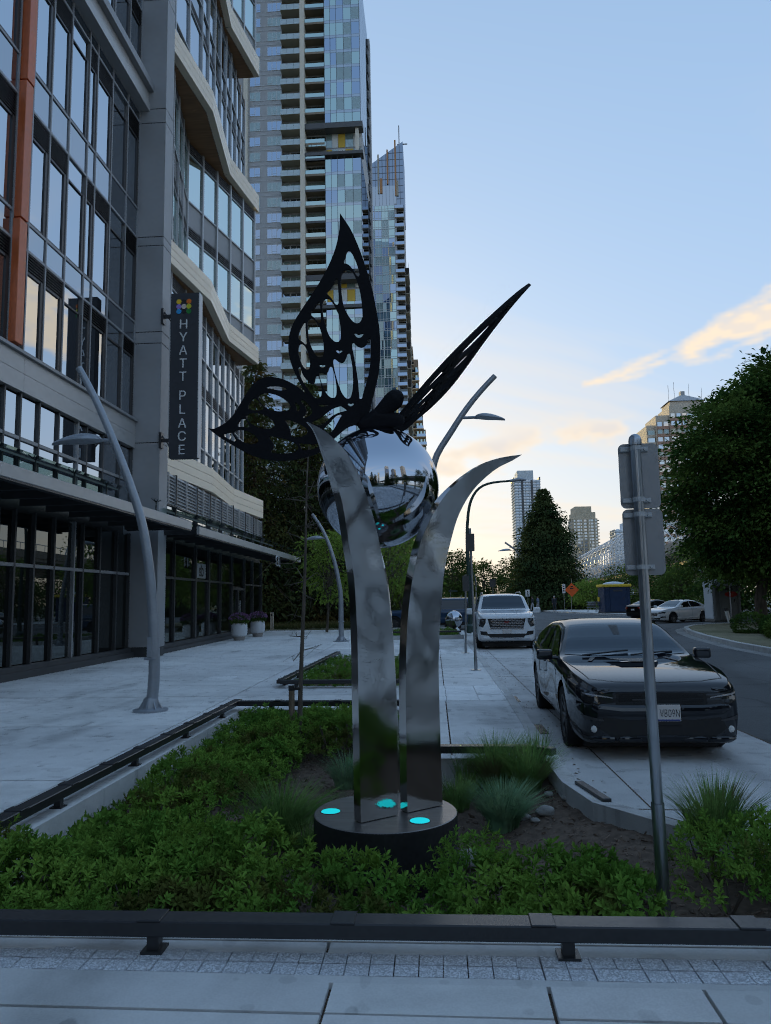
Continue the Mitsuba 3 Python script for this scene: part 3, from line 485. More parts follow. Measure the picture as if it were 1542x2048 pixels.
rowsA = [(7.46, 9.45, 9.95, 10.62), (10.65, 12.85, 13.50, 14.50), (14.54, 16.9, 17.55, 17.92), (18.95, 21.0, 21.6, 22.3), (22.34, 24.4, 25.0, 25.8), (25.84, 28.0, 28.6, 29.4)]
skip = {(15.4, 16.05)}
for i in range(len(ya) - 1):
    u0, u1 = ya[i] + 16, ya[i + 1] + 16
    fin = abs(ya[i] - 15.4) < 0.01; far_off = ya[i] < 9
    for r, (z0, z1, z2, z3) in enumerate(rowsA):
        if fin or (far_off and r > 3): continue
        fr = MB(); A.box(fr, u1 - 0.16, u1, -0.06, 0.012, z0, z1)
        A.box(fr, u0, u1 - 0.20, -0.06, 0.016, z0 - 0.001, z0 + 0.05); A.box(fr, u0, u1 - 0.20, -0.06, 0.016, z1 - 0.05, z1 + 0.001)
        w = put('window', MB(), 'hotel_glass', H) if False else None
        m = MB(); A.pane(m, u0 + 0.03, u1 - 0.16, -0.02, z0 + 0.05, z1 - 0.05, R, 0.004); k = put('window', m, 'hotel_glass', H)
        put('frame', fr, 'bronze_alu', k)
        if i % 3 != 1 or far_off: louver(A, u0 + 0.03, u1 - 0.03, 0.0, z1, z2, 'bronze_alu', H)
        else: m = MB(); A.pane(m, u0 + 0.03, u1 - 0.2, -0.02, z1 + 0.03, z2 - 0.03, R, 0.004); put('transom_light', m, 'hotel_glass', H)
        m = MB(); A.pane(m, u0 + 0.02, u1 - 0.02, 0.0, z2 + 0.03, z3, R, 0.005); put('spandrel_panel', m, 'spandrel_glass', H)
    # shopfront and the glazing over the canopy
    if not fin or True:
        m = MB(); A.pane(m, u0 + 0.03, u1 - 0.03, -0.06, 0.30, 2.50, R, 0.004); put('shop_window', m, 'shop_glass', H)
        m = MB(); A.pane(m, u0 + 0.03, u1 - 0.03, -0.06, 2.58, 3.75, R, 0.004); put('shop_window', m, 'shop_glass', H)
        m = MB(); A.pane(m, u0 + 0.03, u1 - 0.03, -0.03, 5.46, 6.42, R, 0.003); put('window', m, 'hotel_glass', H)
        m = MB(); A.pane(m, u0 + 0.03, u1 - 0.03, -0.03, 4.40, 5.40, R, 0.003); put('window', m, 'hotel_glass', H)
for i, y in enumerate(ya):
    u = y + 16
    m = MB(); A.box(m, u - 0.025, u + 0.025, -0.08, 0.07, 6.45, 6.6) if False else None
    for z0, z1 in ((7.45, 17.93), (18.93, 30)): A.box(m, u - 0.025, u + 0.025, -0.09, 0.035, z0, z1)
    put('mullion', m, 'mid_alu', H)
    m = MB(); A.box(m, u - 0.035, u + 0.035, -0.12, 0.03, 0.27, 3.8); A.box(m, u - 0.03, u + 0.03, -0.1, 0.03, 4.3, 6.5)
    put('mullion', m, 'mid_alu' if i % 5 == 0 else 'dark_alu', H)
L = 38.4
for z in (2.50, 5.395): m = MB(); A.box(m, 0, L, -0.1, 0.025, z, z + 0.08); put('transom', m, 'mid_alu', H)
for z0, z1, z2, z3 in rowsA:
    m = MB()
    for z in (z3, z2): A.box(m, 0, L, -0.1, 0.028, z - 0.03, z + 0.035)
    put('transom', m, 'mid_alu', H)
m = MB(); A.box(m, 0, L, -0.05, 0.22, 0.0, 0.16); A.box(m, 0, L, -0.05, 0.12, 0.16, 0.28); put('plinth', m, 'dark_alu', H)
# metal bands: two long boards and a projecting ledge
for z0, z1, n in ((6.50, 6.92, 0.10), (6.93, 7.34, 0.10)):
    for a in np.arange(0, L, 6.4): m = MB(); A.box(m, a + 0.004, min(a + 6.396, L), -0.1, n, z0, z1); put('band_panel', m, 'band_metal', H)
m = MB(); A.box(m, 0, L + 0.03, -0.1, 0.19, 7.345, 7.42); put('ledge', m, 'mid_alu', H)
for z0, z1, n in ((17.95, 18.22, 0.34), (18.23, 18.62, 0.30)):
    for a in np.arange(0, L, 6.4): m = MB(); A.box(m, a + 0.004, min(a + 6.396, L), -0.1, n, z0, z1); put('band_panel', m, 'band_metal', H)
m = MB(); A.box(m, 0, L + 0.05, -0.1, 0.48, 18.63, 18.9); put('ledge', m, 'mid_alu', H)
# orange fin in three lengths
for z0, z1, y0 in ((7.50, 10.42, 15.40), (10.47, 13.85, 15.43), (13.90, 17.9, 15.46), (18.95, 24, 15.5), (24.05, 30, 15.5)):
    put('orange_fin', MB().cbox((-9.325, y0 + 0.15, (z0 + z1) / 2), (0.26, 0.31, z1 - z0), 0, 0.010), 'orange_panel', H)
# stone fin wall beside the blade sign
pk = put('pillar', MB().box((-9.75, 22.42, -0.1), (-8.52, 23.08, 40)), 'dark_alu', H)
for z0, z1 in ((0.3, 4.3), (4.33, 6.65), (6.68, 9.9), (9.93, 10.28), (10.31, 13.2), (13.23, 13.5), (13.53, 17.5), (17.53, 18.0), (18.03, 22), (22.03, 22.6), (22.63, 27), (27.03, 33)):
    put('panel', MB().box((-9.76, 22.40, z0), (-8.50, 23.10, z1)), 'grey_panel', pk)
# ------- the wavy part
def wave(pts): return [np.array(p, float) for p in pts]
FB = wave([(-9.85, 23.1), (-9.12, 29.6), (-9.68, 34.4), (-9.10, 38.1)])
F4 = wave([(-9.55, 23.1), (-9.15, 30.2), (-9.72, 35.6), (-9.35, 40.3)])
PG = wave([(-9.95, 23.1), (-9.95, 27.0), (-10.85, 31.4), (-9.30, 37.85)])
RG = wave([(-9.75, 23.1), (-9.80, 30.0), (-10.42, 39.9)])
def fascia(pts, zs, depth=0.30):
    fk = thing_part('fascia')
    for i in range(len(pts) - 1):
        fr = Frame(pts[i], pts[i + 1])
        for a, b in zip(zs[:-1], zs[1:]):
            m = MB(); fr.box(m, 0.002, fr.L - 0.002, -depth, 0.0, a + 0.010, b - 0.010); put('board', m, 'fascia', fk)
    back = [(-11.3, pts[-1][1]), (-11.3, pts[0][1])]
    core_ = Polygon([(x - 0.03, y) for x, y in pts] + back)
    put('core', MB().prism(core_, zs[0] + 0.03, zs[-1] - 0.012), 'mid_alu', fk)
    return core_
def thing_part(n): return key_for(n, H)
def soffit(pts, z):
    pl = Polygon([(x - 0.32, y) for x, y in pts] + [(-11.2, pts[-1][1]), (-11.2, pts[0][1])]); x0, y0, x1, y1 = pl.bounds
    for y in np.arange(y0, y1, 0.9):
        g = pl.intersection(shapely.box(x0, y + 0.004, x1, y + 0.896))
        if g.area > 0.05: put('soffit_board', MB().prism(g, z, z + 0.028), 'soffit_wood', H)
fascia(F4, [6.22, 6.55, 6.88, 7.22]); soffit(F4, 6.19)
fascia(FB, [14.32, 14.62, 14.92, 15.25]); soffit(FB, 14.29)
fascia(FB, [22.98, 23.28, 23.6, 23.95]); soffit(FB, 22.95)
fascia(FB, [31.1, 31.45, 31.8, 32.2]); soffit(FB, 31.07)
def glazing(pts, tiers, nb, gl):
    for s_ in range(len(pts) - 1):
        fr = Frame(pts[s_], pts[s_ + 1]); n = nb[s_]; us = np.linspace(0, fr.L, n + 1)
        for z0, z1, z2, z3 in tiers:           # spandrel z0-z1, vision z1-z2, louver z2-z3
            for i in range(n):
                m = MB(); fr.pane(m, us[i] + 0.04, us[i + 1] - 0.04, -0.04, z0, z1 - 0.02, R, 0.003); put('spandrel_panel', m, 'grey_panel' if gl == 'hotel_glass_b' else 'spandrel_glass', H)
                m = MB(); fr.pane(m, us[i] + 0.06, us[i + 1] - 0.06, -0.03, z1 + 0.05, z2 - 0.03, R, 0.003); k = put('window', m, gl, H)
                louver(fr, us[i] + 0.04, us[i + 1] - 0.04, 0.0, z2 + 0.02, z3, 'mid_alu', H, 0.09)
            m = MB(); fr.box(m, 0, fr.L, -0.1, 0.03, z1 - 0.02, z1 + 0.05); fr.box(m, 0, fr.L, -0.1, 0.025, z2 - 0.03, z2 + 0.02); put('transom', m, 'light_alu', H)
        for u in us:
            m = MB(); fr.box(m, u - 0.055, u + 0.055, -0.12, 0.055, tiers[0][0], tiers[-1][3]); put('mullion', m, 'light_alu', H)
glazing(PG, [(15.25, 16.1, 18.3, 18.85), (18.87, 20.0, 22.35, 22.94)], (2, 3, 5), 'hotel_glass_b')
glazing(PG, [(32.2, 33.1, 35.3, 35.9), (35.9, 37, 39.3, 40)], (2, 3, 5), 'hotel_glass_b')
glazing(RG, [(7.22, 8.2, 10.5, 11.1), (11.12, 12.2, 13.7, 14.28)], (4, 8), 'hotel_glass')
glazing(RG, [(23.95, 24.9, 27.0, 27.5), (27.52, 28.4, 30.5, 31.06)], (4, 8), 'hotel_glass')
put('wall', MB().prism([(-9.98, 23.1), (-9.98, 27), (-10.9, 31.4), (-9.36, 37.8), (-11.3, 37.8), (-11.3, 23.1)], 15.3, 22.94).prism([(-9.98, 23.1), (-9.98, 27), (-10.9, 31.4), (-9.36, 37.8), (-11.3, 37.8), (-11.3, 23.1)], 32.25, 40)
    .prism([(-9.82, 23.1), (-9.87, 30), (-10.48, 39.85), (-11.3, 39.85), (-11.3, 23.1)], 7.25, 14.28).prism([(-9.82, 23.1), (-9.87, 30), (-10.48, 39.85), (-11.3, 39.85), (-11.3, 23.1)], 24, 31.06), 'bronze_alu', H)
# ------- shopfront under it
B = Frame((-9.05, 23.1), (-9.63, 41.4)); ub = [0.0, 1.72 - 0.75, 2.57, 5.19, 7.10, 9.01, 11.17, 13.74, 15.71, 18.0]
put('wall', MB().prism([(-9.2, 23.1), (-9.76, 41.25), (-11.3, 41.25), (-11.3, 23.1)], 0, 6.19), 'bronze_alu', H)
for i in range(len(ub) - 1):
    u0, u1 = ub[i], ub[i + 1]
    if abs(u0 - 11.17) < 0.01:
        dk = key_for('door', H); mid = (u0 + u1) / 2
        m = MB(); B.pane(m, u0 + 0.05, mid - 0.05, -0.07, 0.05, 2.2, R, 0.003); put('glass', m, 'shop_glass', dk)
        m = MB(); B.pane(m, mid + 0.05, u1 - 0.05, -0.07, 0.05, 2.2, R, 0.003); put('glass', m, 'shop_glass', dk)
        m = MB(); [B.box(m, u, u + 0.09, -0.1, 0.0, 0.0, 2.3) for u in (u0 + 0.02, mid - 0.1, mid + 0.02, u1 - 0.1)]; B.box(m, u0, u1, -0.1, 0.01, 2.2, 2.32); put('frame', m, 'dark_alu', dk)
        m = MB(); [m.bar(B.p(u, 0.06, 0.7), B.p(u, 0.06, 1.7), 0.015) for u in (mid - 0.14, mid + 0.14)]; put('handle', m, 'light_alu', dk)
        m = MB(); B.pane(m, u0 + 0.03, u1 - 0.03, -0.06, 2.4, 3.75, R, 0.003); put('shop_window', m, 'shop_glass', H)
    else:
        m = MB(); B.pane(m, u0 + 0.03, u1 - 0.03, -0.06, 0.30, 2.46, R, 0.003); put('shop_window', m, 'shop_glass', H)
        m = MB(); B.pane(m, u0 + 0.03, u1 - 0.03, -0.06, 2.54, 3.75, R, 0.003); put('shop_window', m, 'shop_glass', H)
    for k in range(2):
        a, b = u0 + (u1 - u0) * k / 2, u0 + (u1 - u0) * (k + 1) / 2
        m = MB(); B.pane(m, a + 0.03, b - 0.03, -0.04, 4.2, 5.0, R, 0.003); put('window', m, 'hotel_glass', H)
        louver(B, a + 0.03, b - 0.03, 0.0, 5.06, 6.16, 'light_alu', H, 0.12)
for i, u in enumerate(ub):
    w = 0.09 if i in (3, 4) else 0.045; m = MB(); B.box(m, u - w, u + w, -0.1, 0.03, 0.25, 3.8); B.box(m, u - 0.03, u + 0.03, -0.1, 0.05, 4.1, 6.18); put('mullion', m, 'dark_alu', H)
m = MB(); B.box(m, 0, 11.15, -0.1, 0.02, 2.46, 2.54); B.box(m, 13.76, 18.0, -0.1, 0.02, 2.46, 2.54); B.box(m, 0, 18.0, -0.1, 0.03, 5.0, 5.06); put('transom', m, 'dark_alu', H)
m = MB(); B.box(m, 0, 11.1, -0.05, 0.30, 0.0, 0.14); B.box(m, 0, 11.1, -0.05, 0.16, 0.14, 0.28); B.box(m, 13.8, 18.0, -0.05, 0.16, 0.0, 0.28); put('plinth', m, 'dark_alu', H)
# ------- canopies: steel frame, cross beams, tilted glass on spider fittings
def canopy(y0, y1, xf, xb, z, zg0, zg1, yg1, lab, step):
    key = key_for('canopy', H); tag(key, lab)
    put('beam', MB().cbox((xf, (y0 + y1) / 2, z + 0.125), (0.10, y1 - y0, 0.25), 0, 0.01), 'band_metal', key)
    put('edge', MB().box((xf - 0.12, y0 + 0.03, z - 0.04), (xf + 0.03, y1 - 0.03, z - 0.002)), 'black_steel', key)
    for ya_ in (y0, y1 - 0.12): put('end_cap', MB().box((xb, ya_, z + 0.01), (xf - 0.06, ya_ + 0.12, z + 0.24)), 'black_steel', key)
    for y in np.arange(y0 + step, y1 - 0.2, step): put('cross_beam', MB().box((xb, y - 0.03, z + 0.03), (xf - 0.06, y + 0.03, z + 0.22)), 'dark_alu', key)
    put('deck', MB().box((xb, y0 + 0.12, z + 0.222), (xf - 0.06, y1 - 0.12, z + 0.242)), 'black_steel', key)
    ys = np.arange(y0 - 0.2, yg1, 1.55)
    for a, b in zip(ys[:-1], ys[1:]):
        q = [(xb, a + 0.01, zg0), (xb, b - 0.01, zg0), (xf + 0.18, b - 0.01, zg1), (xf + 0.18, a + 0.01, zg1)]
        put('glass_panel', MB().add(q, [[0, 1, 2, 3]]), 'canopy_glass', key)
        zb = zg1 + (zg0 - zg1) * (0.35) / (xf + 0.18 - xb)
        m = MB().bar((xf - 0.15, b, z + 0.24), (xf - 0.15, b, zb - 0.05), 0.018)
        for sx in (-1, 1):
            for sy in (-1, 1): m.bar((xf - 0.15, b, zb - 0.09), (xf - 0.15 + sx * 0.09, b + sy * 0.11, zb - 0.012 - 0.02 * sx), 0.011, 5)
        put('spider_fitting', m, 'black_steel', key)
    put('wall_channel', MB().box((xb - 0.02, y0 - 0.2, zg0 - 0.04), (xb + 0.05, ys[-1], zg0 + 0.05)), 'mid_alu', key)
canopy(-8, 22.15, -7.4, -9.36, 3.84, 5.02, 4.36, 22.8, 'steel canopy with tilted glass roof over the near shopfront', 1.15)
canopy(22.9, 40.9, -7.4, -9.05, 3.77, 4.75, 4.33, 42.2, 'far steel canopy with tilted glass roof over the far shopfront', 1.2)
# lettering under the far canopy and on the glass
def word(text, h, depth, O, U, V, mat, parent, name='letter', bold=False, gap=None, **kw):
    tm = meshkit.text_mesh(text, h, depth, bold); v = np.array(tm.vertices); U, V = np.array(U, float), np.array(V, float); N = np.cross(U, V)
    return put(name, MB().add(np.array(O) + v[:, :1] * U + v[:, 1:2] * V + v[:, 2:] * N, np.array(tm.faces)), mat, parent, **kw)
pr('letter_white', (0.62, 0.62, 0.62), 0.5); pr('decal_grey', (0.34, 0.36, 0.36), 0.6); pr('letter_black', (0.012, 0.012, 0.013), 0.5)
ls = thing('shop_sign', 'pale outlined channel letters hanging under the end of the far canopy', 'sign')
x0 = 34.1
word('S', 0.44, 0.05, (-7.33, x0, 3.30), (0, 1, 0), (0, 0, 1), 'letter_white', ls, bold=True); word('b', 0.44, 0.05, (-7.33, x0 + 0.55, 3.30), (0, 1, 0), (0, 0, 1), 'letter_white', ls, bold=True)
word('S', 0.36, 0.02, (-7.275, x0 + 0.05, 3.34), (0, 1, 0), (0, 0, 1), 'letter_black', ls); word('b', 0.36, 0.02, (-7.275, x0 + 0.60, 3.34), (0, 1, 0), (0, 0, 1), 'letter_black', ls)
put('rail', MB().box((-7.36, x0 - 0.05, 3.24), (-7.31, x0 + 1.5, 3.29)).box((-7.36, x0 + 0.2, 3.29), (-7.34, x0 + 0.22, 3.8)).box((-7.36, x0 + 1.0, 3.29), (-7.34, x0 + 1.02, 3.8)), 'black_steel', ls)
wk = thing('window_logo', 'square pale window sticker with the black letters sb on the shop glass', 'sticker')
m = MB(); B.box(m, 5.35, 6.75, -0.046, -0.042, 2.60, 3.18); put('backing', m, 'decal_grey', wk)
word('sb', 0.44, 0.003, B.p(5.75, -0.04, 2.68), B.d, (0, 0, 1), 'letter_black', wk, bold=True)
# ------- blade sign
bs = thing('blade_sign', 'tall dark grey hotel sign reading HYATT PLACE downwards beside the stone fin', 'sign')
pr('sign_face', mottled((0.030, 0.033, 0.040), 0.08, 1, 20), 0.5)
x0, x1, z0, z1 = -8.18, -7.27, 6.13, 11.50
put('board', MB().box((x0, 22.30, z0), (x1, 22.60, z1)), 'sign_face', bs)
put('side_trim', MB().box((x1, 22.296, z0 - 0.01), (x1 + 0.02, 22.62, z1 + 0.01)), 'light_alu', bs)
put('bracket', MB().box((-8.52, 22.40, z1 - 0.75), (x0, 22.50, z1 - 0.65)).box((-8.52, 22.34, z1 - 0.95), (-8.44, 22.56, z1 - 0.45)).bar((-8.48, 22.45, z1 - 0.5), (x0 - 0.02, 22.45, z1 - 0.9), 0.02), 'black_steel', bs)
put('bracket', MB().box((-8.52, 22.40, z0 + 0.55), (x0, 22.50, z0 + 0.65)).box((-8.52, 22.34, z0 + 0.35), (-8.44, 22.56, z0 + 0.85)).bar((-8.48, 22.45, z0 + 0.8), (x0 - 0.02, 22.45, z0 + 0.4), 0.02), 'black_steel', bs)
cxs = (x0 + x1) / 2 - 0.03
zl = 10.62
for ch, z in zip('HYATTPLACE', (10.32, 9.89, 9.46, 9.03, 8.60, 7.985, 7.53, 7.09, 6.67, 6.24)):
    tm = meshkit.text_mesh(ch, 0.30, 0.02, False); v = np.array(tm.vertices); wdt = v[:, 0].max() - v[:, 0].min(); v[:, 0] -= v[:, 0].min() + wdt / 2
    put('letter', MB().add(np.stack([cxs + v[:, 0], 22.299 - v[:, 2], z + v[:, 1]], -1), np.array(tm.faces)), 'letter_white', bs)
cols = {'yellow': (0.80, 0.52, 0.02), 'orange': (0.75, 0.16, 0.01), 'purple': (0.30, 0.20, 0.60), 'beige': (0.62, 0.52, 0.42), 'lime': (0.58, 0.56, 0.02), 'blue': (0.02, 0.32, 0.68), 'green': (0.01, 0.20, 0.03), 'black': (0.006, 0.006, 0.006)}
for k, c in cols.items(): pr('dot_' + k, c, 0.5)
for r, row in enumerate((('yellow', 'black', 'orange'), ('purple', 'beige', 'lime'), ('blue', 'black', 'green'))):
    for q, c in enumerate(row):
        n_ = 28; an = np.arange(n_) * 2 * np.pi / n_; ctr = np.array([cxs + (q - 1) * 0.163, 22.297, 11.22 - r * 0.163]); rad = 0.083 if c != 'black' else 0.075; d_ = 0.004 + 0.002 * ((r + q) % 2)
        f_ = np.stack([ctr[0] + rad * np.cos(an), an * 0 + ctr[1] - d_, ctr[2] + rad * np.sin(an)], -1); m = MB().add(np.vstack([f_, [[ctr[0], ctr[1] - d_, ctr[2]]]]), [[(i + 1) % n_, i, n_] for i in range(n_)])
        put('dot', m, 'dot_' + c, bs, lab=c + ' round dot of the sign emblem')
# ---------------------------------------------------------------- towers along the street and on the skyline
R = rng(33)
pr('tower_grey', mottled((0.36, 0.36, 0.37), 0.08, 0.08, 0.9), 0.7); pr('tower_white', mottled((0.60, 0.60, 0.58), 0.06, 0.1, 1), 0.7); pr('tower_column', mottled((0.62, 0.56, 0.47), 0.07, 0.1, 1), 0.7)
pr('tower_tan', mottled((0.36, 0.32, 0.25), 0.1, 0.1, 1), 0.8); pr('tower_dark', mottled((0.085, 0.085, 0.09), 0.15, 0.2, 1), 0.6); pr('tower_brown', mottled((0.24, 0.19, 0.14), 0.15, 0.2, 1), 0.8)
pr('tower_yellow', (0.55, 0.36, 0.04), 0.6); pr('tower_orange', (0.42, 0.20, 0.08), 0.6); pr('balustrade', mottled((0.40, 0.49, 0.53), 0.08, 0.2, 2), 0.25, spec=0.8)
pr('beige_stone', mottled((0.46, 0.39, 0.29), 0.08, 0.05, 0.6), 0.8); pr('pink_brick', mottled((0.42, 0.25, 0.18), 0.08, 0.05, 0.6), 0.8); pr('cream_wall', mottled((0.55, 0.47, 0.38), 0.06, 0.05, 0.6), 0.8)
pr('pale_steel', (0.62, 0.64, 0.66), 0.4, metal=0.2); pr('joint_white', (0.55, 0.56, 0.57), 0.6)
pr('guide_concrete', mottled((0.30, 0.27, 0.24), 0.2, 0.1, 1), 0.85)
# ---- tower one
t1 = thing('apartment_tower', 'very tall grey tower with pale balconies, a cream column and green glass beside the hotel', 'tower')
F1 = Frame((-40, 145), (-12.8, 145)); X1 = lambda x: x + 40
put('wall', MB().box((-40, 145.9, 0), (-12.2, 167, 138) if False else (-12.95, 167, 138)).box((-12.95, 165.5, 0), (-12.3, 168, 138)).box((-40, 145.05, 0), (-29.75, 146, 138)).box((-12.95, 146, 0), (-12.85, 165.5, 138)), 'tower_grey', t1)
put('rear_glazing', MB().box((-40, 167.0, 0), (-12.3, 167.2, 138)), 'tower_glass', t1)
put('column', MB().box((-25.55, 143.2, 0), (-24.6, 146, 138)), 'tower_column', t1); put('column', MB().box((-37.9, 144.2, 0), (-37.0, 145.2, 138)), 'tower_column', t1)
FH = 3.46; jm = MB()
for f in range(3, 40):
    z = f * FH
    F1.box(jm, 0, 10.2, 0, 0.03, z + 0.02, z + 0.09); F1.box(jm, 0, 10.2, 0, 0.03, z + 0.95, z + 1.0)
    for a, b, n in ((-36.7, -34.4, 2), (-32.9, -29.8, 3)):
        m = MB(); us = np.linspace(X1(a), X1(b), n + 1); k = key_for('window', t1)
        for i in range(n):
            F1.pane(m, us[i] + 0.06, us[i + 1] - 0.06, 0.03, z + 1.0, z + 2.95, R, 0.012)
        scene[k] = mikit.ply(m.mesh(), 'mat_tower_glass' if R.random() < 0.7 else 'mat_curtain_glass')
        m = MB(); F1.box(m, us[0], us[-1], 0.0, 0.02, z + 0.95, z + 3.0); i = R.integers(n); F1.box(m, us[i] + 0.05, us[i + 1] - 0.05, 0.03, 0.07, z + 0.97, z + 1.05); F1.box(m, us[i] + 0.05, us[i + 1] - 0.05, 0.03, 0.07, z + 1.42, z + 1.47); put('frame', m, 'joint_white', k)
    # pale balconies
    bk = key_for('balcony', t1)
    m = MB(); F1.box(m, X1(-29.75), X1(-25.55), -0.9, 1.55, z - 0.12, z + 0.14); put('slab', m, 'tower_tan', bk)
    m = MB()
    for i in range(3): F1.box(m, X1(-29.75) + i * 1.4 + 0.03, X1(-29.75) + (i + 1) * 1.4 - 0.03, 1.50, 1.56, z - 0.10, z + 1.15)
    F1.box(m, X1(-29.78), X1(-29.72), -0.5, 1.5, z - 0.1, z + 1.02); put('balustrade', m, 'balustrade', bk)
    m = MB(); F1.pane(m, X1(-29.6), X1(-28.3), -0.82, z + 0.2, z + 2.95, R, 0.01); F1.pane(m, X1(-28.0), X1(-26.9), -0.82, z + 0.2, z + 2.95, R, 0.01); F1.pane(m, X1(-26.8), X1(-25.6), -0.82, z + 0.2, z + 2.95, R, 0.01); put('balcony_door', m, 'curtain_glass' if f % 3 else 'tower_glass', t1)
    m = MB(); [F1.box(m, X1(x), X1(x) + 0.1, -0.8, -0.72, z + 0.1, z + 2.7) for x in (-29.72, -28.25, -28.1, -26.9, -25.7)]; put('balcony_frame', m, 'joint_white', t1)
    gap = (93 < z < 100) or (61 < z < 67)
    if R.random() < 0.55: x_ = R.uniform(-29.2, -27); put('balcony_furniture', MB().box((x_, 143.9, z + 0.14), (x_ + R.uniform(.5, 1.3), 144.5, z + R.uniform(.7, 1.7))), ('tower_brown', 'tower_white', 'tower_dark', 'beige_stone')[int(R.integers(4))], t1)
    # dark balconies
    bk = key_for('balcony', t1); m = MB(); F1.box(m, X1(-24.6), X1(-20.4), -0.9, 1.3 if not gap else 0.2, z - 0.14, z + 0.14); put('slab', m, 'tower_brown', bk)
    m = MB(); F1.box(m, X1(-24.6), X1(-20.4), 1.25, 1.31, z - 0.28, z + 0.2); put('edge', m, 'tower_dark' if f % 2 else 'tower_brown', bk)
    m = MB(); F1.pane(m, X1(-24.55), X1(-20.45), 1.22, z + 0.2, z + 1.1, R, 0.01); put('balustrade', m, 'tower_glass_green', bk)
    m = MB(); [F1.pane(m, X1(-24.5 + i * 1.02), X1(-23.55 + i * 1.02), -0.84, z + 0.2, z + 2.95, R, 0.01) for i in range(4)]; put('balcony_door', m, 'curtain_glass' if f % 2 else 'tower_glass_green', t1)
    ex = [-20.4, -19.15, -17.85, -16.3, -14.6, -12.85]
    for i in range(5):
        if gap:
            m = MB(); F1.pane(m, X1(ex[i]) + 0.04, X1(ex[i + 1]) - 0.04, -0.8, z + 0.2, z + FH - 0.2, R, 0.01); put('recessed_panel', m, ('tower_yellow', 'curtain_glass', 'tower_white')[(i + f) % 3], t1)
        else:
            mat = 'tower_glass_green' if R.random() < 0.62 else 'tower_glass'
            if i >= 2 and R.random() < 0.42: mat = 'curtain_glass'
            m = MB(); F1.pane(m, X1(ex[i]) + 0.04, X1(ex[i + 1]) - 0.04, 0.9, z + 0.66, z + FH - 0.02, R, 0.03); put('curtain_pane', m, mat, t1)
    if not gap:
        m = MB(); F1.box(m, X1(-20.4), X1(-12.85), -0.9, 0.93, z + 0.0, z + 0.60); F1.box(m, X1(-20.42), X1(-12.83), -0.9, 0.96, z + 0.58, z + 0.66); put('floor_edge', m, 'spandrel_glass', t1)
        m = MB()
        for i in range(6): y0 = 144.2 + i * 3.4; m.box((-12.86, y0 + 0.04, z + 0.05), (-12.78, y0 + 3.36, z + FH - 0.05))
        put('side_pane', m, 'hotel_glass', t1)
    put('side_balcony', MB().box((-12.9, 162.2 + 1.5 * (f % 2), z - 0.2), (-12.55, 165.4, z + 1.5)), 'tower_dark', t1)
m = MB(); [F1.box(m, X1(x) - 0.04, X1(x) + 0.04, 0.86, 0.97, a, b) for x in (-20.4, -19.15, -17.85, -16.3, -14.6, -12.85) for a, b in ((8, 61), (67.8, 94.5), (101, 138))]; put('mullion', m, 'tower_dark', t1)
put('joint_line', jm, 'joint_white', t1, kind='stuff')
for za, zb in ((100.2, 101.4), (94.2, 94.9), (66.8, 68), (60.8, 61.5)): put('band', MB().box((-24.6, 143.6, za), (-12.4, 146, zb)), 'tower_dark', t1)
put('pier', MB().box((-14.0, 144.1, 94.9), (-13.3, 144.8, 100.2)), 'tower_column', t1)
# ---- tower two with a slanted crown
t2 = thing('apartment_tower', 'slim glass tower with a slanted orange striped crown and a mast', 'tower')
F2 = Frame((-20, 218), (-6.3, 218)); X2 = lambda x: x + 20
put('wall', MB().box((-20, 218.4, 0), (-6.4, 236, 126)).box((-9.2, 217.0, 0), (-8.6, 218.5, 124)), 'tower_grey', t2)
put('crown', MB().hexa([(-20, 218, 124), (-6.2, 218, 124), (-6.2, 234, 124), (-20, 234, 124), (-20, 218, 135.6), (-6.2, 218, 145.2), (-6.2, 234, 145.2), (-20, 234, 135.6)]), 'crown_glass', t2)
m = MB()
for x in np.arange(-19.5, -6.3, 1.1): F2.box(m, X2(x), X2(x) + 0.12, 0, 0.1, 124, 135.4 + (x + 20) * 0.69)
for z in np.arange(126, 143, 2.2): F2.box(m, max(0.0, (z - 135.2) / 0.69), 13.7, 0, 0.08, z, z + 0.12)
put('crown_mullion', m, 'tower_dark', t2)
for x, z0, z1, mt in ((-14.3, 128, 141, 'tower_tan'), (-13.6, 128, 133, 'tower_orange'), (-11.4, 131, 142.5, 'tower_orange'), (-8.9, 127, 145.6, 'tower_orange'), (-8.6, 127, 132, 'tower_tan')):
    m = MB(); F2.box(m, X2(x), X2(x) + (0.8 if z1 - z0 < 9 else 0.5), 0.05, 0.4, z0, z1); put('fin', m, mt, t2)
put('mast', MB().bar((-7.4, 220, 144), (-7.4, 220, 152), 0.16).box((-8, 219.9, 145.4), (-4.8, 220.1, 145.7)), 'tower_dark', t2)
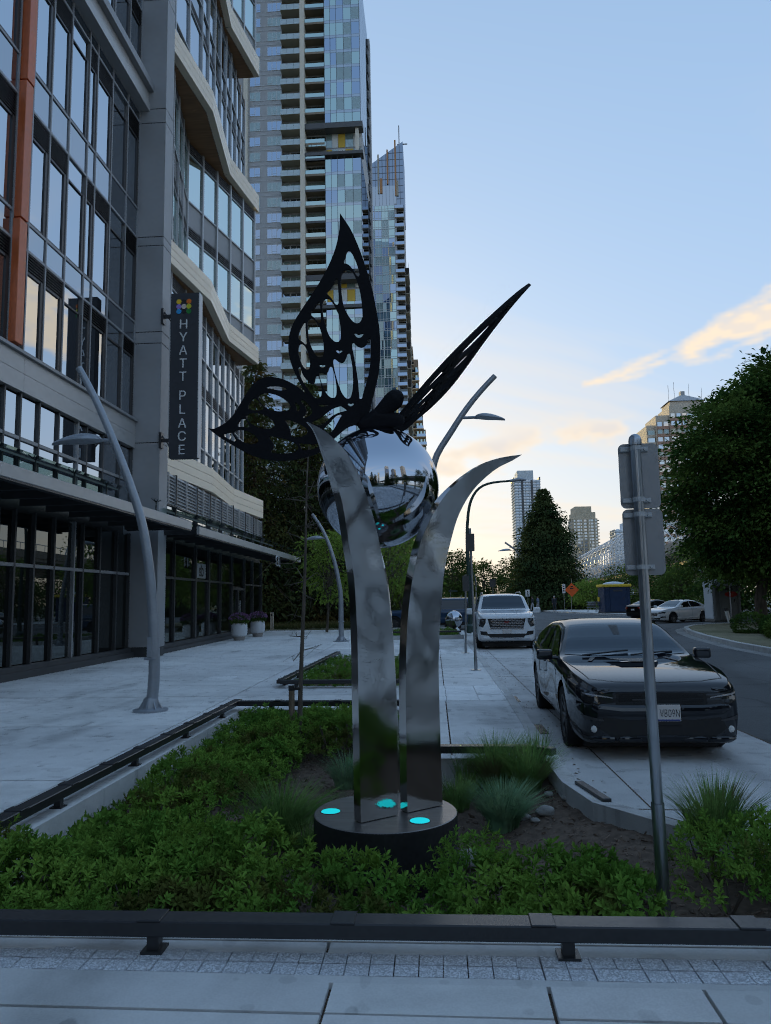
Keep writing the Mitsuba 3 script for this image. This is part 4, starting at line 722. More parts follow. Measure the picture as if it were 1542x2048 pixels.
for f in range(3, 42):
    z = f * 2.98; k = key_for('floor', t2); m = MB(); F2.box(m, 0, X2(-9.2), 0.0, 0.16, z, z + 0.14); F2.box(m, 0, X2(-9.2), 0.0, 0.12, z + 0.7, z + 0.8); put('edge', m, 'joint_white', k)
    for i, x in enumerate((-19.6, -17.5, -15.4, -13.3, -11.2)):
        m = MB(); F2.pane(m, X2(x), X2(x) + 2.0, 0.05, z + 0.14, z + 2.95, R, 0.02); put('pane', m, ('tower_glass_green', 'curtain_glass', 'tower_glass')[int(R.choice(3, p=[.55, .15, .30]))], k)
    bk = key_for('balcony', t2); m = MB(); F2.box(m, X2(-9.2), X2(-6.3), -0.6, 1.3, z, z + 0.22); put('slab', m, 'tower_brown' if f % 3 else 'tower_grey', bk)
    m = MB(); F2.box(m, X2(-9.1), X2(-6.35), 1.24, 1.28, z + 0.2, z + 1.2); put('balustrade', m, 'tower_glass', bk)
    m = MB(); F2.pane(m, X2(-9.0), X2(-6.4), -0.35, z + 0.2, z + 2.7, R, 0.02); put('glazing', m, 'shop_glass', bk)
    if f < 36: put('side_balcony', MB().box((-6.4, 219.0 + (f % 2) * 1.5, z), (-5.2, 233, z + 0.22)).box((-5.25, 219, z + 0.2), (-5.2, 233, z + 1.2)), 'tower_dark' if f % 2 else 'tower_tan', t2)
m = MB(); [F2.box(m, X2(x) - 0.05, X2(x) + 0.05, 0.0, 0.14, 8, 124) for x in (-19.6, -18.5, -17.5, -16.4, -15.4, -14.3, -13.3, -12.2, -11.2, -9.25)]; put('mullion', m, 'joint_white', t2)
put('roof_box', MB().box((-19, 217.9, 124), (-8.5, 218.2, 130.5)), 'spandrel_glass', t2)
# ---- tower three, stepped
t3 = thing('apartment_tower', 'brown stepped tower with stacked balconies just right of the slanted tower', 'tower')
for x0_, x1_, h in ((-10, -5.4, 93), (-5.4, -3.6, 88), (-3.6, -2.4, 77), (-2.4, -1.4, 62)):
    put('wall', MB().box((x0_, 260, 0), (x1_, 275, h)), 'tower_brown', t3)
    for f in range(4, int(h / 2.95)):
        z = f * 2.95; k = key_for('balcony', t3); put('slab', MB().box((x0_ - 0.2, 258.6, z), (x1_ + 0.35 * (f % 2), 260, z + 0.25)), 'beige_stone', k)
        put('balustrade', MB().box((x0_, 258.6, z + 0.25), (x1_ + 0.3 * (f % 2), 258.7, z + 1.2)), 'tower_glass', k)
        put('window', MB().box((x0_ + 0.3, 259.9, z + 0.4), (x1_ - 0.3, 259.98, z + 2.4)), 'tower_glass_green', t3)
# ---- generic far tower: floors of window bands, slabs, piers
def far_tower(lab, x0, x1, y0, dep, h, fh, wall, win, piers=(), crown=None, slab=None, z0=0, group=None):
    k = thing('apartment_tower', lab, 'tower', group); fr = Frame((x0, y0), (x1, y0)); W = x1 - x0; lf = Frame((x0, y0 + dep), (x0, y0))
    put('wall', MB().box((x0, y0 + 0.3, z0), (x1, y0 + dep, h)), wall, k)
    for z in np.arange(z0 + fh, h - fh * 0.6, fh):
        m = MB(); n = max(3, int(W / 3.2)); us = np.linspace(0.5, W - 0.5, n + 1)
        for i in range(n): fr.pane(m, us[i] + 0.35, us[i + 1] - 0.35, -0.1, z + 0.75, z + fh - 0.45, R, 0.02)
        n2 = max(3, int(dep / 3.4)); ul = np.linspace(0.5, dep - 0.5, n2 + 1)
        for i in range(n2): lf.pane(m, ul[i] + 0.35, ul[i + 1] - 0.35, 0.06, z + 0.75, z + fh - 0.45, R, 0.02)
        put('window_row', m, win, k)
        if slab: m = MB(); fr.box(m, -0.3, W + 0.3, -0.2, 0.9, z, z + 0.3); fr.box(m, 0, W, 0.82, 0.9, z + 0.3, z + 1.1); lf.box(m, 0, dep, 0, 0.9, z, z + 0.3); put('balcony', m, slab, k)
    for a, b, mt in piers: m = MB(); fr.box(m, a, b, -0.2, 1.1, z0, h); put('pier', m, mt, k)
    if crown:
        for (a, b, c, d, mt) in crown: put('roof_storey', MB().box((a, y0 + 1, c), (b, y0 + dep - 1, d)), mt, k)
    return k
pr('skyline_white', mottled((0.50, 0.54, 0.58), 0.06, 0.02, 0.3), 0.8)
far_tower('distant white tower with a boxy roof storey, left of the big conical fir', 78.6, 103.2, 700, 24, 112, 2.75, 'skyline_white', 'tower_glass', ((6.5, 8.5, 'tower_dark'), (15.5, 17.5, 'tower_dark')), [(82, 97, 112, 121.5, 'skyline_white'), (78, 79, 112, 115, 'tower_dark'), (102.5, 103.5, 112, 115, 'tower_dark')], 'skyline_white')
far_tower('pale distant tower peeping out behind the right side of the conical fir', 106, 124, 760, 20, 96, 2.9, 'skyline_white', 'tower_glass', (), [(108, 118, 96, 106, 'skyline_white')], 'skyline_white')
bt = far_tower('distant beige tower with a stepped top between the fir and the round sign plates', 130, 152.5, 690, 24, 73, 2.9, 'beige_stone', 'spandrel_glass', ((2.5, 3.6, 'beige_stone'), (8.4, 9.6, 'beige_stone'), (13.2, 14.4, 'beige_stone'), (19.0, 20.1, 'beige_stone')), [(131, 151, 73, 79, 'beige_stone'), (132.5, 147.5, 79, 84.5, 'beige_stone')])
for f in range(24): put('balcony', MB().box((127.8, 690, 4 + f * 2.9), (130, 693, 4.8 + f * 2.9)).box((152.5, 690, 4 + f * 2.9), (154.0, 693, 4.8 + f * 2.9)), 'beige_stone', bt)
far_tower('small pale block far away above the white truss bridge', 146, 160, 600, 18, 54, 2.9, 'skyline_white', 'tower_glass', (), [(154, 160, 54, 60, 'skyline_white')], 'skyline_white')
# ---- pink and cream tower behind the big right tree
bw = thing('apartment_tower', 'cream and pink brick tower with bay windows and a pyramid roof behind the big tree', 'tower')
def brown_wing(x0, x1, y0, h, bay):
    put('wall', MB().box((x0, y0, 0), (x1, y0 + 14, h)), 'cream_wall', bw); w = (x1 - x0) / bay
    for f in range(3, int(h / 2.95)):
        z = f * 2.95
        put('brick_band', MB().box((x0 + 0.15, y0 - 0.7, z - 0.45), (x1 - 0.15, y0, z + 0.75)), 'pink_brick' if bay > 1 else 'cream_wall', bw)
        m = MB(); fr = Frame((x0, y0), (x1, y0))
        for i in range(bay): fr.pane(m, i * w + 0.35, (i + 1) * w - 0.35, 0.45, z + 0.8, z + 2.45, R, 0.03)
        put('window_row', m, 'hotel_glass' if f % 3 else 'curtain_glass', bw)
for a in ((83.3, 86.5, 285, 66.5, 1), (86.6, 91.4, 283.6, 70, 2), (91.5, 98.0, 282.6, 73.5, 3), (98.1, 103, 283.8, 73, 1), (103.1, 108, 285, 70, 1)): brown_wing(*a)
put('roof_storey', MB().box((93, 286, 72), (106, 296, 76)), 'cream_wall', bw)
put('roof', MB().add([(92.4, 285.4, 76), (106.6, 285.4, 76), (106.6, 296.6, 76), (92.4, 296.6, 76), (98.7, 290, 79.4), (100.3, 290, 79.4), (100.3, 292, 79.4), (98.7, 292, 79.4)], [[0, 1, 5, 4], [1, 2, 6, 5], [2, 3, 7, 6], [3, 0, 4, 7], [4, 5, 6, 7]]).box((98.7, 290, 79.3), (100.3, 292, 81)), 'tower_grey', bw)
m = MB(); [m.bar((x, 288, 74), (x, 288, z), 0.07, 5) for x, z in ((93.4, 83.0), (95.6, 84.2), (101.2, 83.3), (106, 81.5))]; put('antenna', m, 'tower_dark', bw)
# ---- the city behind the viewer, seen in the mirrored ball and the glass
for lab, x0, x1, y0, dep, h, w_ in (('white tower standing behind the viewer, seen in the mirrored ball', 62, 84, -175, 22, 118, 'tower_grey'), ('grey tower behind the viewer beyond the guideway', 100, 122, -150, 22, 92, 'tower_grey'), ('cream tower behind the viewer, far right', 140, 165, -95, 24, 105, 'tower_grey'), ('low office block behind the viewer beside the hotel', -48, -12, -120, 24, 30, 'tower_grey'), ('pale tower behind the viewer, furthest back', -10, 14, -320, 24, 84, 'tower_grey'), ('tall pale tower down the street behind the viewer', 28, 52, -420, 24, 150, 'tower_grey')):
    k = thing('city_block', lab, 'building'); put('wall', MB().box((x0, y0 - dep, 0), (x1, y0, h)), w_, k)
    fr = Frame((x1, y0), (x0, y0))
    for z in np.arange(4, h - 3, 3.1): m = MB(); [fr.pane(m, u + 0.4, u + 2.6, 0.05, z, z + 1.7, R, 0.02) for u in np.arange(0.3, x1 - x0 - 2.6, 3)]; put('window_row', m, 'tower_glass', k)
# ---- elevated rail guideway with a white hooped steel station
gw = thing('elevated_guideway', 'raised concrete rail guideway on columns passing behind the trees on the right', 'bridge')
gp = np.array([(52, 290), (50, 250), (44.5, 185), (37.5, 119), (31.5, 62), (27, 5), (22.5, -60), (18, -150)], float)
for a, b in zip(gp[:-1], gp[1:]):
    fr = Frame(a, b); m = MB(); fr.box(m, 0, fr.L, -1.6, 1.6, 5.6, 7.0); put('girder', m, 'guide_concrete', gw)
    m = MB(); fr.box(m, 0, fr.L, -4.4, 4.4, 7.0, 7.45); fr.box(m, 0, fr.L, -4.5, -4.2, 7.4, 8.3); fr.box(m, 0, fr.L, 4.2, 4.5, 7.4, 8.3); put('deck', m, 'guide_concrete', gw)
    for u in np.arange(6, fr.L, 26): c = fr.p(u, 0, 0); put('column', MB().lathe((c[0], c[1], 0), [(0.75, -0.2), (0.75, 4.6), (1.9, 5.6)], 14), 'guide_concrete', gw, smooth=40)
    m = MB()
    for u in np.arange(1, fr.L, 2.4): m.bar(fr.p(u, 4.35, 8.3), fr.p(u, 4.35, 9.1), 0.04, 4)
    m.bar(fr.p(0, 4.35, 9.1), fr.p(fr.L, 4.35, 9.1), 0.05, 4); put('handrail', m, 'pale_steel', gw)
st = thing('rail_station', 'white tubular steel station with hoops and spoked brackets on the guideway', 'station')
fr = Frame((48.6, 236), (38.2, 124))
def arc(c_n, c_z, rad, a0, a1, u, n=18): return [fr.p(u, c_n + rad * math.cos(t), c_z + rad * math.sin(t)) for t in np.linspace(a0, a1, n)]
us_ = np.arange(0, fr.L, 8.0)
for i, u in enumerate(us_):
    k = key_for('hoop', st); m = MB().tube(arc(0, 9.0, 5.6, -0.25, math.pi + 0.25, u, 24), 0.13, 6).tube(arc(0, 9.0, 5.0, -0.2, math.pi + 0.2, u, 24), 0.07, 5)
    for t in np.linspace(0, math.pi, 15): m.bar(fr.p(u, 5.6 * math.cos(t), 9 + 5.6 * math.sin(t)), fr.p(u + 0.0, 5.0 * math.cos(t + 0.1), 9 + 5.0 * math.sin(t + 0.1)), 0.05, 4)
    put('tube', m, 'pale_steel', k)
    for sgn in (1, -1):
        m = MB().tube(arc(sgn * 5.4, 7.6, 1.9, math.pi, 2 * math.pi, u, 14), 0.10, 5).tube(arc(sgn * 5.4, 7.6, 1.2, math.pi, 2 * math.pi, u, 12), 0.06, 5)
        for t in np.linspace(math.pi, 2 * math.pi, 8): m.bar(fr.p(u, sgn * 5.4 + 1.9 * math.cos(t), 7.6 + 1.9 * math.sin(t)), fr.p(u, sgn * 5.4, 7.6), 0.05, 4)
        m.bar(fr.p(u, sgn * 3.4, 7.6), fr.p(u, sgn * 7.4, 7.6), 0.08, 5); put('bracket', m, 'pale_steel', k)
m = MB()
for t in np.linspace(0.0, math.pi, 7): m.bar(fr.p(0, 5.6 * math.cos(t), 9 + 5.6 * math.sin(t)), fr.p(us_[-1], 5.6 * math.cos(t), 9 + 5.6 * math.sin(t)), 0.07, 5)
for u in np.arange(0, us_[-1], 4.0): m.bar(fr.p(u, 5.6, 7.5), fr.p(u, 5.6, 11), 0.06, 4); m.bar(fr.p(u, -5.6, 7.5), fr.p(u, -5.6, 11), 0.06, 4); m.bar(fr.p(u, 5.6, 9 if int(u) % 4 else 11), fr.p(u + 4, 5.6, 11), 0.04, 4)
put('purlin', m, 'pale_steel', st)
m = MB()
for i in range(3):
    t0, t1_ = 0.9 + i * 0.35, 0.9 + (i + 1) * 0.35; m.add([fr.p(0, 5.5 * math.cos(t0), 9 + 5.5 * math.sin(t0)), fr.p(40, 5.5 * math.cos(t0), 9 + 5.5 * math.sin(t0)), fr.p(40, 5.5 * math.cos(t1_), 9 + 5.5 * math.sin(t1_)), fr.p(0, 5.5 * math.cos(t1_), 9 + 5.5 * math.sin(t1_))], [[0, 1, 2, 3]])
put('roof_sheet', m, 'pale_steel', st)
# ---------------------------------------------------------------- plants
def leaf_mat(name, a, b, f=1.2, tr=0.55, brown=None, rough=0.5):
    def fn(p, n, uv):
        k = smoothstep(0.3, 0.7, fbm(p.x * f, p.y * f, p.z * f, 3)); g = noise(p.x * 23, p.y * 23, p.z * 23)
        c = mix(a, b, k) * (0.65 + 0.7 * g)
        if brown is not None: c = mix(c, brown, smoothstep(0.60, 0.72, fbm(p.x * f * 0.8 + 9, p.y * f * 0.8, p.z * f * 0.8 + 4, 3)) * 0.8)
        return c
    scene['mat_' + name] = {'type': 'principledthin', 'base_color': proc(fn), 'roughness': rough, 'diff_trans': tr, 'eta': 1.4}
leaf_mat('shrub_leaf', (0.100, 0.215, 0.036), (0.185, 0.310, 0.055), 3.0, 0.5, (0.10, 0.085, 0.03), 0.42)
leaf_mat('grass_blade', (0.13, 0.25, 0.07), (0.22, 0.33, 0.10), 5, 0.5, (0.14, 0.12, 0.06))
leaf_mat('blue_grass', (0.15, 0.29, 0.16), (0.24, 0.36, 0.20), 5, 0.5)
leaf_mat('big_leaf', (0.034, 0.080, 0.022), (0.12, 0.19, 0.044), 0.8, 0.5)
leaf_mat('light_leaf', (0.19, 0.29, 0.055), (0.27, 0.37, 0.08), 0.7, 0.9)
leaf_mat('cedar', (0.045, 0.070, 0.030), (0.095, 0.110, 0.042), 0.5, 0.35, (0.12, 0.085, 0.03))
leaf_mat('fir', (0.040, 0.068, 0.030), (0.080, 0.105, 0.040), 0.4, 0.35)
leaf_mat('far_leaf', (0.045, 0.085, 0.022), (0.10, 0.15, 0.038), 0.3, 0.6)
leaf_mat('verge_grass', (0.07, 0.085, 0.03), (0.15, 0.13, 0.06), 0.4, 0.5)
pr('bark', proc(lambda p, n, uv: mi.Color3f(0.105, 0.085, 0.068) * (0.45 + 1.1 * fbm(p.x * 14, p.y * 14, p.z * 3, 4))), 0.9, bump=proc(lambda p, n, uv: fbm(p.x * 26, p.y * 26, p.z * 5, 3), 3e-3), bs=0.02)
pr('stake', proc(lambda p, n, uv: mi.Color3f(0.16, 0.12, 0.085) * (0.6 + 0.8 * fbm(p.x * 30, p.y * 30, p.z * 4, 3))), 0.9)
def unit(a): return a / (np.linalg.norm(a, axis=-1, keepdims=True) + 1e-12)
def leaves(c, d, up, ln, wd, fold=0.25, curl=0.12):
    """leaf blades from base points c along d, each two folded triangles (base, edge, tip, edge)"""
    d = unit(d); s = unit(np.cross(d, up)); u = np.cross(s, d); ln = np.broadcast_to(np.asarray(ln, float), (len(c),))[:, None]; wd = np.broadcast_to(np.asarray(wd, float), (len(c),))[:, None]
    m_ = c + d * ln * 0.5 + u * wd * fold
    v = np.stack([c, m_ + s * wd, c + d * ln - u * ln * curl, m_ - s * wd], 1).reshape(-1, 3); i = np.arange(len(c))[:, None] * 4
    return v, np.vstack([i + [0, 1, 2], i + [0, 2, 3]])
def long_leaves(c, d, up, ln, wd, curl=0.18):
    """broader leaves of six points for the foreground"""
    d = unit(d); s = unit(np.cross(d, up)); u = np.cross(s, d); ln = np.asarray(ln)[:, None]; wd = np.asarray(wd)[:, None]
    a, b = c + d * ln * 0.40 + u * ln * 0.03, c + d * ln * 0.72 - u * ln * curl * 0.35
    v = np.stack([c, a + s * wd * 0.85 + u * wd * 0.3, a - s * wd * 0.85 + u * wd * 0.3, b + s * wd + u * wd * 0.3, b - s * wd + u * wd * 0.3, c + d * ln - u * ln * curl, a, b], 1).reshape(-1, 3); i = np.arange(len(c))[:, None] * 8
    return v, np.vstack([i + t for t in ([0, 1, 6], [0, 6, 2], [1, 3, 7], [1, 7, 6], [6, 7, 4], [6, 4, 2], [3, 5, 7], [7, 5, 4])])
def sphere_dirs(R, n): return unit(R.normal(0, 1, (n, 3)))
# ---- evergreen shrubs
SH = []
R = rng(7)
for x in np.arange(-2.85, 1.2, 0.34):
    for y in (4.12, 4.48, 4.86):
        if (y > 4.6 and (x > 0.5 or -1.05 < x < -0.95)) or (x > 1.12): continue
        if y > 4.6 and -0.95 < x < 0.15: continue
        h = 0.42 + R.uniform(-.06, .06) + 0.06 * math.sin(x * 3 + y) - 0.03 * (y < 4.3) - (0.10 if x > 0.6 else 0) - (0.05 if -1.0 < x < 0.1 else 0) + (0.04 if -0.1 < x < 0.6 and y > 4.3 else 0)
        SH.append((x + R.uniform(-.05, .05), y + R.uniform(-.05, .05), R.uniform(0.25, 0.32), h))
for i, y in enumerate(np.arange(5.25, 11.0, 0.42)):
    for j, x in enumerate((-2.5, -2.2, -1.9)):
        if j == 2 and not (7.2 < y < 10.9 or y < 6.2): continue
        if j == 1 and 6.3 < y < 6.9: continue
        SH.append((x + R.uniform(-.06, .06), y + R.uniform(-.06, .06), R.uniform(0.24, 0.31), 0.37 + 0.07 * math.sin(y * 2 + j)))
SH += [(-1.62, 9.9, .33, .50), (-1.66, 10.5, .3, .46), (-1.75, 9.3, .3, .46), (-1.2, 8.95, .36, .62), (-0.86, 8.8, .34, .66), (-1.05, 9.4, .36, .62), (-0.7, 9.4, .34, .60), (-1.3, 9.8, .3, .5), (-0.9, 10.1, .34, .5), (-1.55, 5.15, .3, .42), (-1.9, 5.1, .3, .45),
       (1.55, 4.32, .26, .40), (1.88, 4.25, .28, .42), (2.1, 4.6, .26, .42), (1.62, 4.75, .24, .36), (2.3, 4.25, .28, .44), (1.88, 4.72, .24, .40)]
def shrub_mesh(R, x, y, r, h, zb, dens=1.0):
    n = int(125 * dens * (r / 0.3) ** 2); th = R.uniform(0, 2 * np.pi, n); q = np.sqrt(R.uniform(0, 1, n)); lump = 0.84 + 0.3 * meshkit.noise(np.stack([np.cos(th) * 1.6 + x * 3, np.sin(th) * 1.6 + y * 3, q * 2], -1), 5)
    px, py = x + r * 1.12 * q * np.cos(th), y + r * 1.12 * q * np.sin(th); pz = zb + h * lump * np.sqrt(np.clip(1 - (q * 0.96) ** 2.4, 0.03, 1)) * R.uniform(0.86, 1.05, n)
    drop = R.random(n) < 0.25; pz = np.where(drop, zb + (pz - zb) * R.uniform(0.35, 0.8, n), pz)
    c0 = np.stack([px, py, pz], -1); nrm = unit(np.stack([q * np.cos(th) * 0.9, q * np.sin(th) * 0.9, 0.55 + 0 * q], -1) + R.normal(0, 0.18, (n, 3)))
    k = 11; C, D, U = [], [], []
    for j in range(k):
        a = 2 * np.pi * j * 0.382 + R.uniform(0, 0.5, n); t1 = unit(np.cross(nrm, [0.3, 0.2, 0.1])); t2 = np.cross(nrm, t1); rad = t1 * np.cos(a)[:, None] + t2 * np.sin(a)[:, None]
        el = 0.25 + 0.95 * j / k + R.normal(0, 0.12, n)
        D.append(rad * np.cos(el)[:, None] + nrm * np.sin(el)[:, None]); U.append(nrm - rad * 0.3); C.append(c0 - nrm * 0.012 * (k - j)[..., None] if False else c0 - nrm * (0.004 * (k - j)))
    C, D, U = np.vstack(C), np.vstack(D), np.vstack(U); ln = R.uniform(0.030, 0.064, len(C)) * R.uniform(0.75, 1.2); m = MB(); m.add(*long_leaves(C, D, U, ln, ln * R.uniform(0.13, 0.18, len(C)))); return m
ng = 'evergreen ground-cover shrubs massed in the sculpture bed'
ORD = ['first', 'second', 'third', 'fourth', 'fifth', 'sixth', 'seventh', 'eighth', 'ninth', 'tenth', 'eleventh', 'twelfth', 'thirteenth', 'fourteenth', 'fifteenth', 'sixteenth', 'seventeenth']
def rank(items, key): return {id_: r for r, id_ in enumerate(sorted(range(len(items)), key=lambda i: key(items[i])))}
zone = []
for i, (x, y, r, h) in enumerate(SH):
    if x > 1.4: zone.append('evergreen shrub right of the signpost, %s from the left')
    elif y < 4.3: zone.append('evergreen shrub in the row along the front rail, %s from the left')
    elif y < 4.67: zone.append('evergreen shrub in the second row behind the front rail, %s from the left')
    elif y < 5.2: zone.append('evergreen shrub in the third row behind the front rail, %s from the left')
    elif x < -2.35: zone.append('evergreen shrub against the left wall of the sculpture bed, %s from the front')
    elif x < -2.05: zone.append('evergreen shrub in the second file from the left wall, %s from the front')
    elif x < -1.80: zone.append('evergreen shrub in the inner file of the left side, %s from the front')
    else: zone.append('evergreen shrub in the clump round the sapling, %s from the front')
for i, (x, y, r, h) in enumerate(SH):
    mates = [j for j in range(len(SH)) if zone[j] == zone[i]]; mates.sort(key=lambda j: SH[j][0] if 'left' == zone[i][-4:] else SH[j][1])
    k = thing('shrub', zone[i] % ORD[mates.index(i)], 'shrub', ng)
    zb = bed_height(x, y)
    put('foliage', shrub_mesh(R, x, y, r, h, zb), 'shrub_leaf', k)
    m = MB()
    for j in range(4): a = R.uniform(0, 6.28); m.tube([(x, y, zb - 0.03), (x + 0.4 * r * math.cos(a), y + 0.4 * r * math.sin(a), zb + h * 0.4), (x + 0.6 * r * math.cos(a), y + 0.6 * r * math.sin(a), zb + h * 0.75)], [0.008, 0.006, 0.003], 4)
    put('stem', m, 'bark', k)
for (B, z, step, hh, lab) in ((BED2, -0.12, 0.5, 0.26, 'small green shrub in the second bed behind the sculpture'), (BED3, -0.1, 0.6, 0.35, 'green shrub in the far bed round the mirrored ball')):
    x0, y0, x1, y1 = B.bounds
    for x in np.arange(x0 + 0.3, x1 - 0.2, step):
        for y in np.arange(y0 + 0.35, min(y1, y0 + 6.5) - 0.2, step * 1.25):
            k = thing('shrub', lab, 'shrub', lab + 's'); R2 = rng(int(x * 1000 + y * 77) % 99991); m = shrub_mesh(R2, x + R2.uniform(-.1, .1), y + R2.uniform(-.1, .1), 0.30, hh * R2.uniform(0.75, 1.15), z, 0.42)
            put('foliage', m, 'shrub_leaf', k)
# ---- ornamental grasses, stones
def tuft(x, y, h, n, spread, mat, lab, seed):
    R = rng(seed); zb = bed_height(x, y) - 0.02; a = R.uniform(0, 6.28, n); q = np.sqrt(R.uniform(0, 1, n)); L = h * R.uniform(0.6, 1.08, n); lean = spread * q + R.normal(0, 0.08, n)
    base = np.stack([x + 0.11 * q * np.cos(a), y + 0.11 * q * np.sin(a), a * 0 + zb], -1); dh = np.stack([np.cos(a), np.sin(a), a * 0], -1); P = []
    for t in (0, 0.35, 0.7, 1.0): P.append(base + dh * (lean * L * t ** 2.0)[:, None] + np.array([0, 0, 1.0]) * (L * t * (1 - 0.32 * np.clip(lean, 0, 1) * t))[:, None])
    sd = np.stack([-np.sin(a + 0.6), np.cos(a + 0.6), a * 0], -1); w = np.array([0.0036, 0.0042, 0.0028, 0.0003])
    v = np.stack([p + s_ * sd * w[i] for i, p in enumerate(P) for s_ in (-1, 1)], 1).reshape(-1, 3); i0 = np.arange(n)[:, None] * 8
    f = np.vstack([i0 + t for t in ([0, 1, 3], [0, 3, 2], [2, 3, 5], [2, 5, 4], [4, 5, 7], [4, 7, 6])]); m = MB(); m.add(v, f)
    k = thing('ornamental_grass', lab, 'grass'); put('blades', m, mat, k, kind='stuff')
tuft(0.55, 7.35, 0.62, 900, 0.62, 'grass_blade', 'large green grass tuft behind the base, before the back rail', 1)
tuft(0.82, 7.2, 0.55, 500, 0.7, 'grass_blade', 'green grass tuft leaning right beside the large one at the back', 2)
tuft(0.93, 7.52, 0.55, 120, 0.25, 'grass_blade', 'thin upright grass tuft against the short back rail', 12)
tuft(0.30, 7.45, 0.50, 150, 0.3, 'grass_blade', 'sparse upright grass tuft right behind the right petal', 13)
tuft(0.52, 6.35, 0.44, 900, 0.75, 'blue_grass', 'blue-green fountain grass beside the stones right of the base', 3)
tuft(1.86, 5.35, 0.56, 700, 0.55, 'grass_blade', 'upright grass tuft at the right behind the round signpost', 4)
tuft(-1.25, 6.0, 0.56, 900, 0.85, 'grass_blade', 'dark green grass tuft on the mulch left of the base', 5)
tuft(-1.02, 5.75, 0.34, 350, 0.8, 'grass_blade', 'small grass tuft nearest the left of the round base', 15)
tuft(-0.92, 7.7, 0.42, 420, 0.7, 'blue_grass', 'grass tuft just behind the left petal', 6)
tuft(0.16, 7.0, 0.36, 260, 0.5, 'grass_blade', 'small yellow-green grass tuft behind the right petal', 7)
pr('stone', mottled((0.23, 0.22, 0.205), 0.3, 9, 50), 0.85)
for i, (x, y, r) in enumerate(((0.88, 6.45, 0.062), (0.70, 6.5, 0.05), (0.98, 6.95, 0.035), (0.78, 6.36, 0.03), (0.22, 5.62, 0.10), (1.12, 6.7, 0.05))):
    s = trimesh.creation.icosphere(3, 1.0); v = np.array(s.vertices); v = v * (0.8 + 0.45 * meshkit.noise(v * 1.3 + i * 7, 3))[:, None] * (1.25, 1.0, 0.72) * r
    put('stone', (v + (x, y, bed_height(x, y) + r * 0.45), np.array(s.faces)), 'stone', smooth=True, lab=('largest pale stone on the mulch right of the base', 'pale stone beside the blue-green grass', 'stone farthest back on the mulch', 'smallest stone beside the grass', 'grey stone against the right side of the base', 'half buried stone towards the kerb')[i], cat='stone')
# ---- trees
def trunk_mesh(m, base, top, r0, r1, R, wob=0.06, n=9, sides=9):
    t = np.linspace(0, 1, n)[:, None]; p = np.array(base) * (1 - t) + np.array(top) * t; p[1:-1] += R.normal(0, wob, (n - 2, 3)) * (1, 1, 0); m.tube(p, r0 + (r1 - r0) * t[:, 0] ** 0.8, sides); return p
def broad_tree(lab, base, h, crown_c, crown_r, ncl, per, leaf, mat, seed, trunk_r=0.18, flat=0.45, cl_r=0.7, group=None, shell=0.55, name='broadleaf_tree', fork=0.35, lean=0.3, low=0.16):
    R = rng(seed); k = thing(name, lab, 'tree', group); base, cc, cr = np.array(base, float), np.array(crown_c, float), np.array(crown_r, float)
    d = sphere_dirs(R, ncl); rad = R.uniform(shell, 1.0, ncl) ** 0.7; bump = 0.72 + 0.5 * meshkit.noise(d * 1.7 + seed, 2); C = cc + d * cr * (rad * bump)[:, None]
    C = C[C[:, 2] > base[2] + low * h]
    m = MB(); p = trunk_mesh(m, base - (0, 0, 0.2), (cc[0], cc[1], base[2] + h * 0.8), trunk_r, trunk_r * 0.25, R)
    for c in C[R.permutation(len(C))[:min(len(C), 46)]]:
        s = p[int(R.integers(2, 7))]; mid = (s + c) / 2 + (0, 0, 0.08 * h * lean); m.tube([s, mid, c], [trunk_r * 0.3, trunk_r * 0.16, 0.012], 5)
    put('trunk', m, 'bark', k, smooth=50)
    n = len(C) * per; ci = np.repeat(C, per, 0); outw = unit(ci - cc + (0, 0, 0.2)); off = R.normal(0, 1, (n, 3)) * cl_r * (1, 1, flat); off[:, 2] -= 0.18 * (off[:, 0] ** 2 + off[:, 1] ** 2) / cl_r
    dd = unit(outw * 0.6 + off / cl_r * 0.7 + R.normal(0, 0.5, (n, 3)) + (0, 0, -0.15)); up = unit(R.normal(0, 0.45, (n, 3)) + (0, 0, 1.0)); ln = leaf * R.uniform(0.6, 1.3, n)
    put('crown', MB().add(*leaves(ci + off, dd, up, ln, ln * 0.30)), mat, k, kind='stuff'); return k
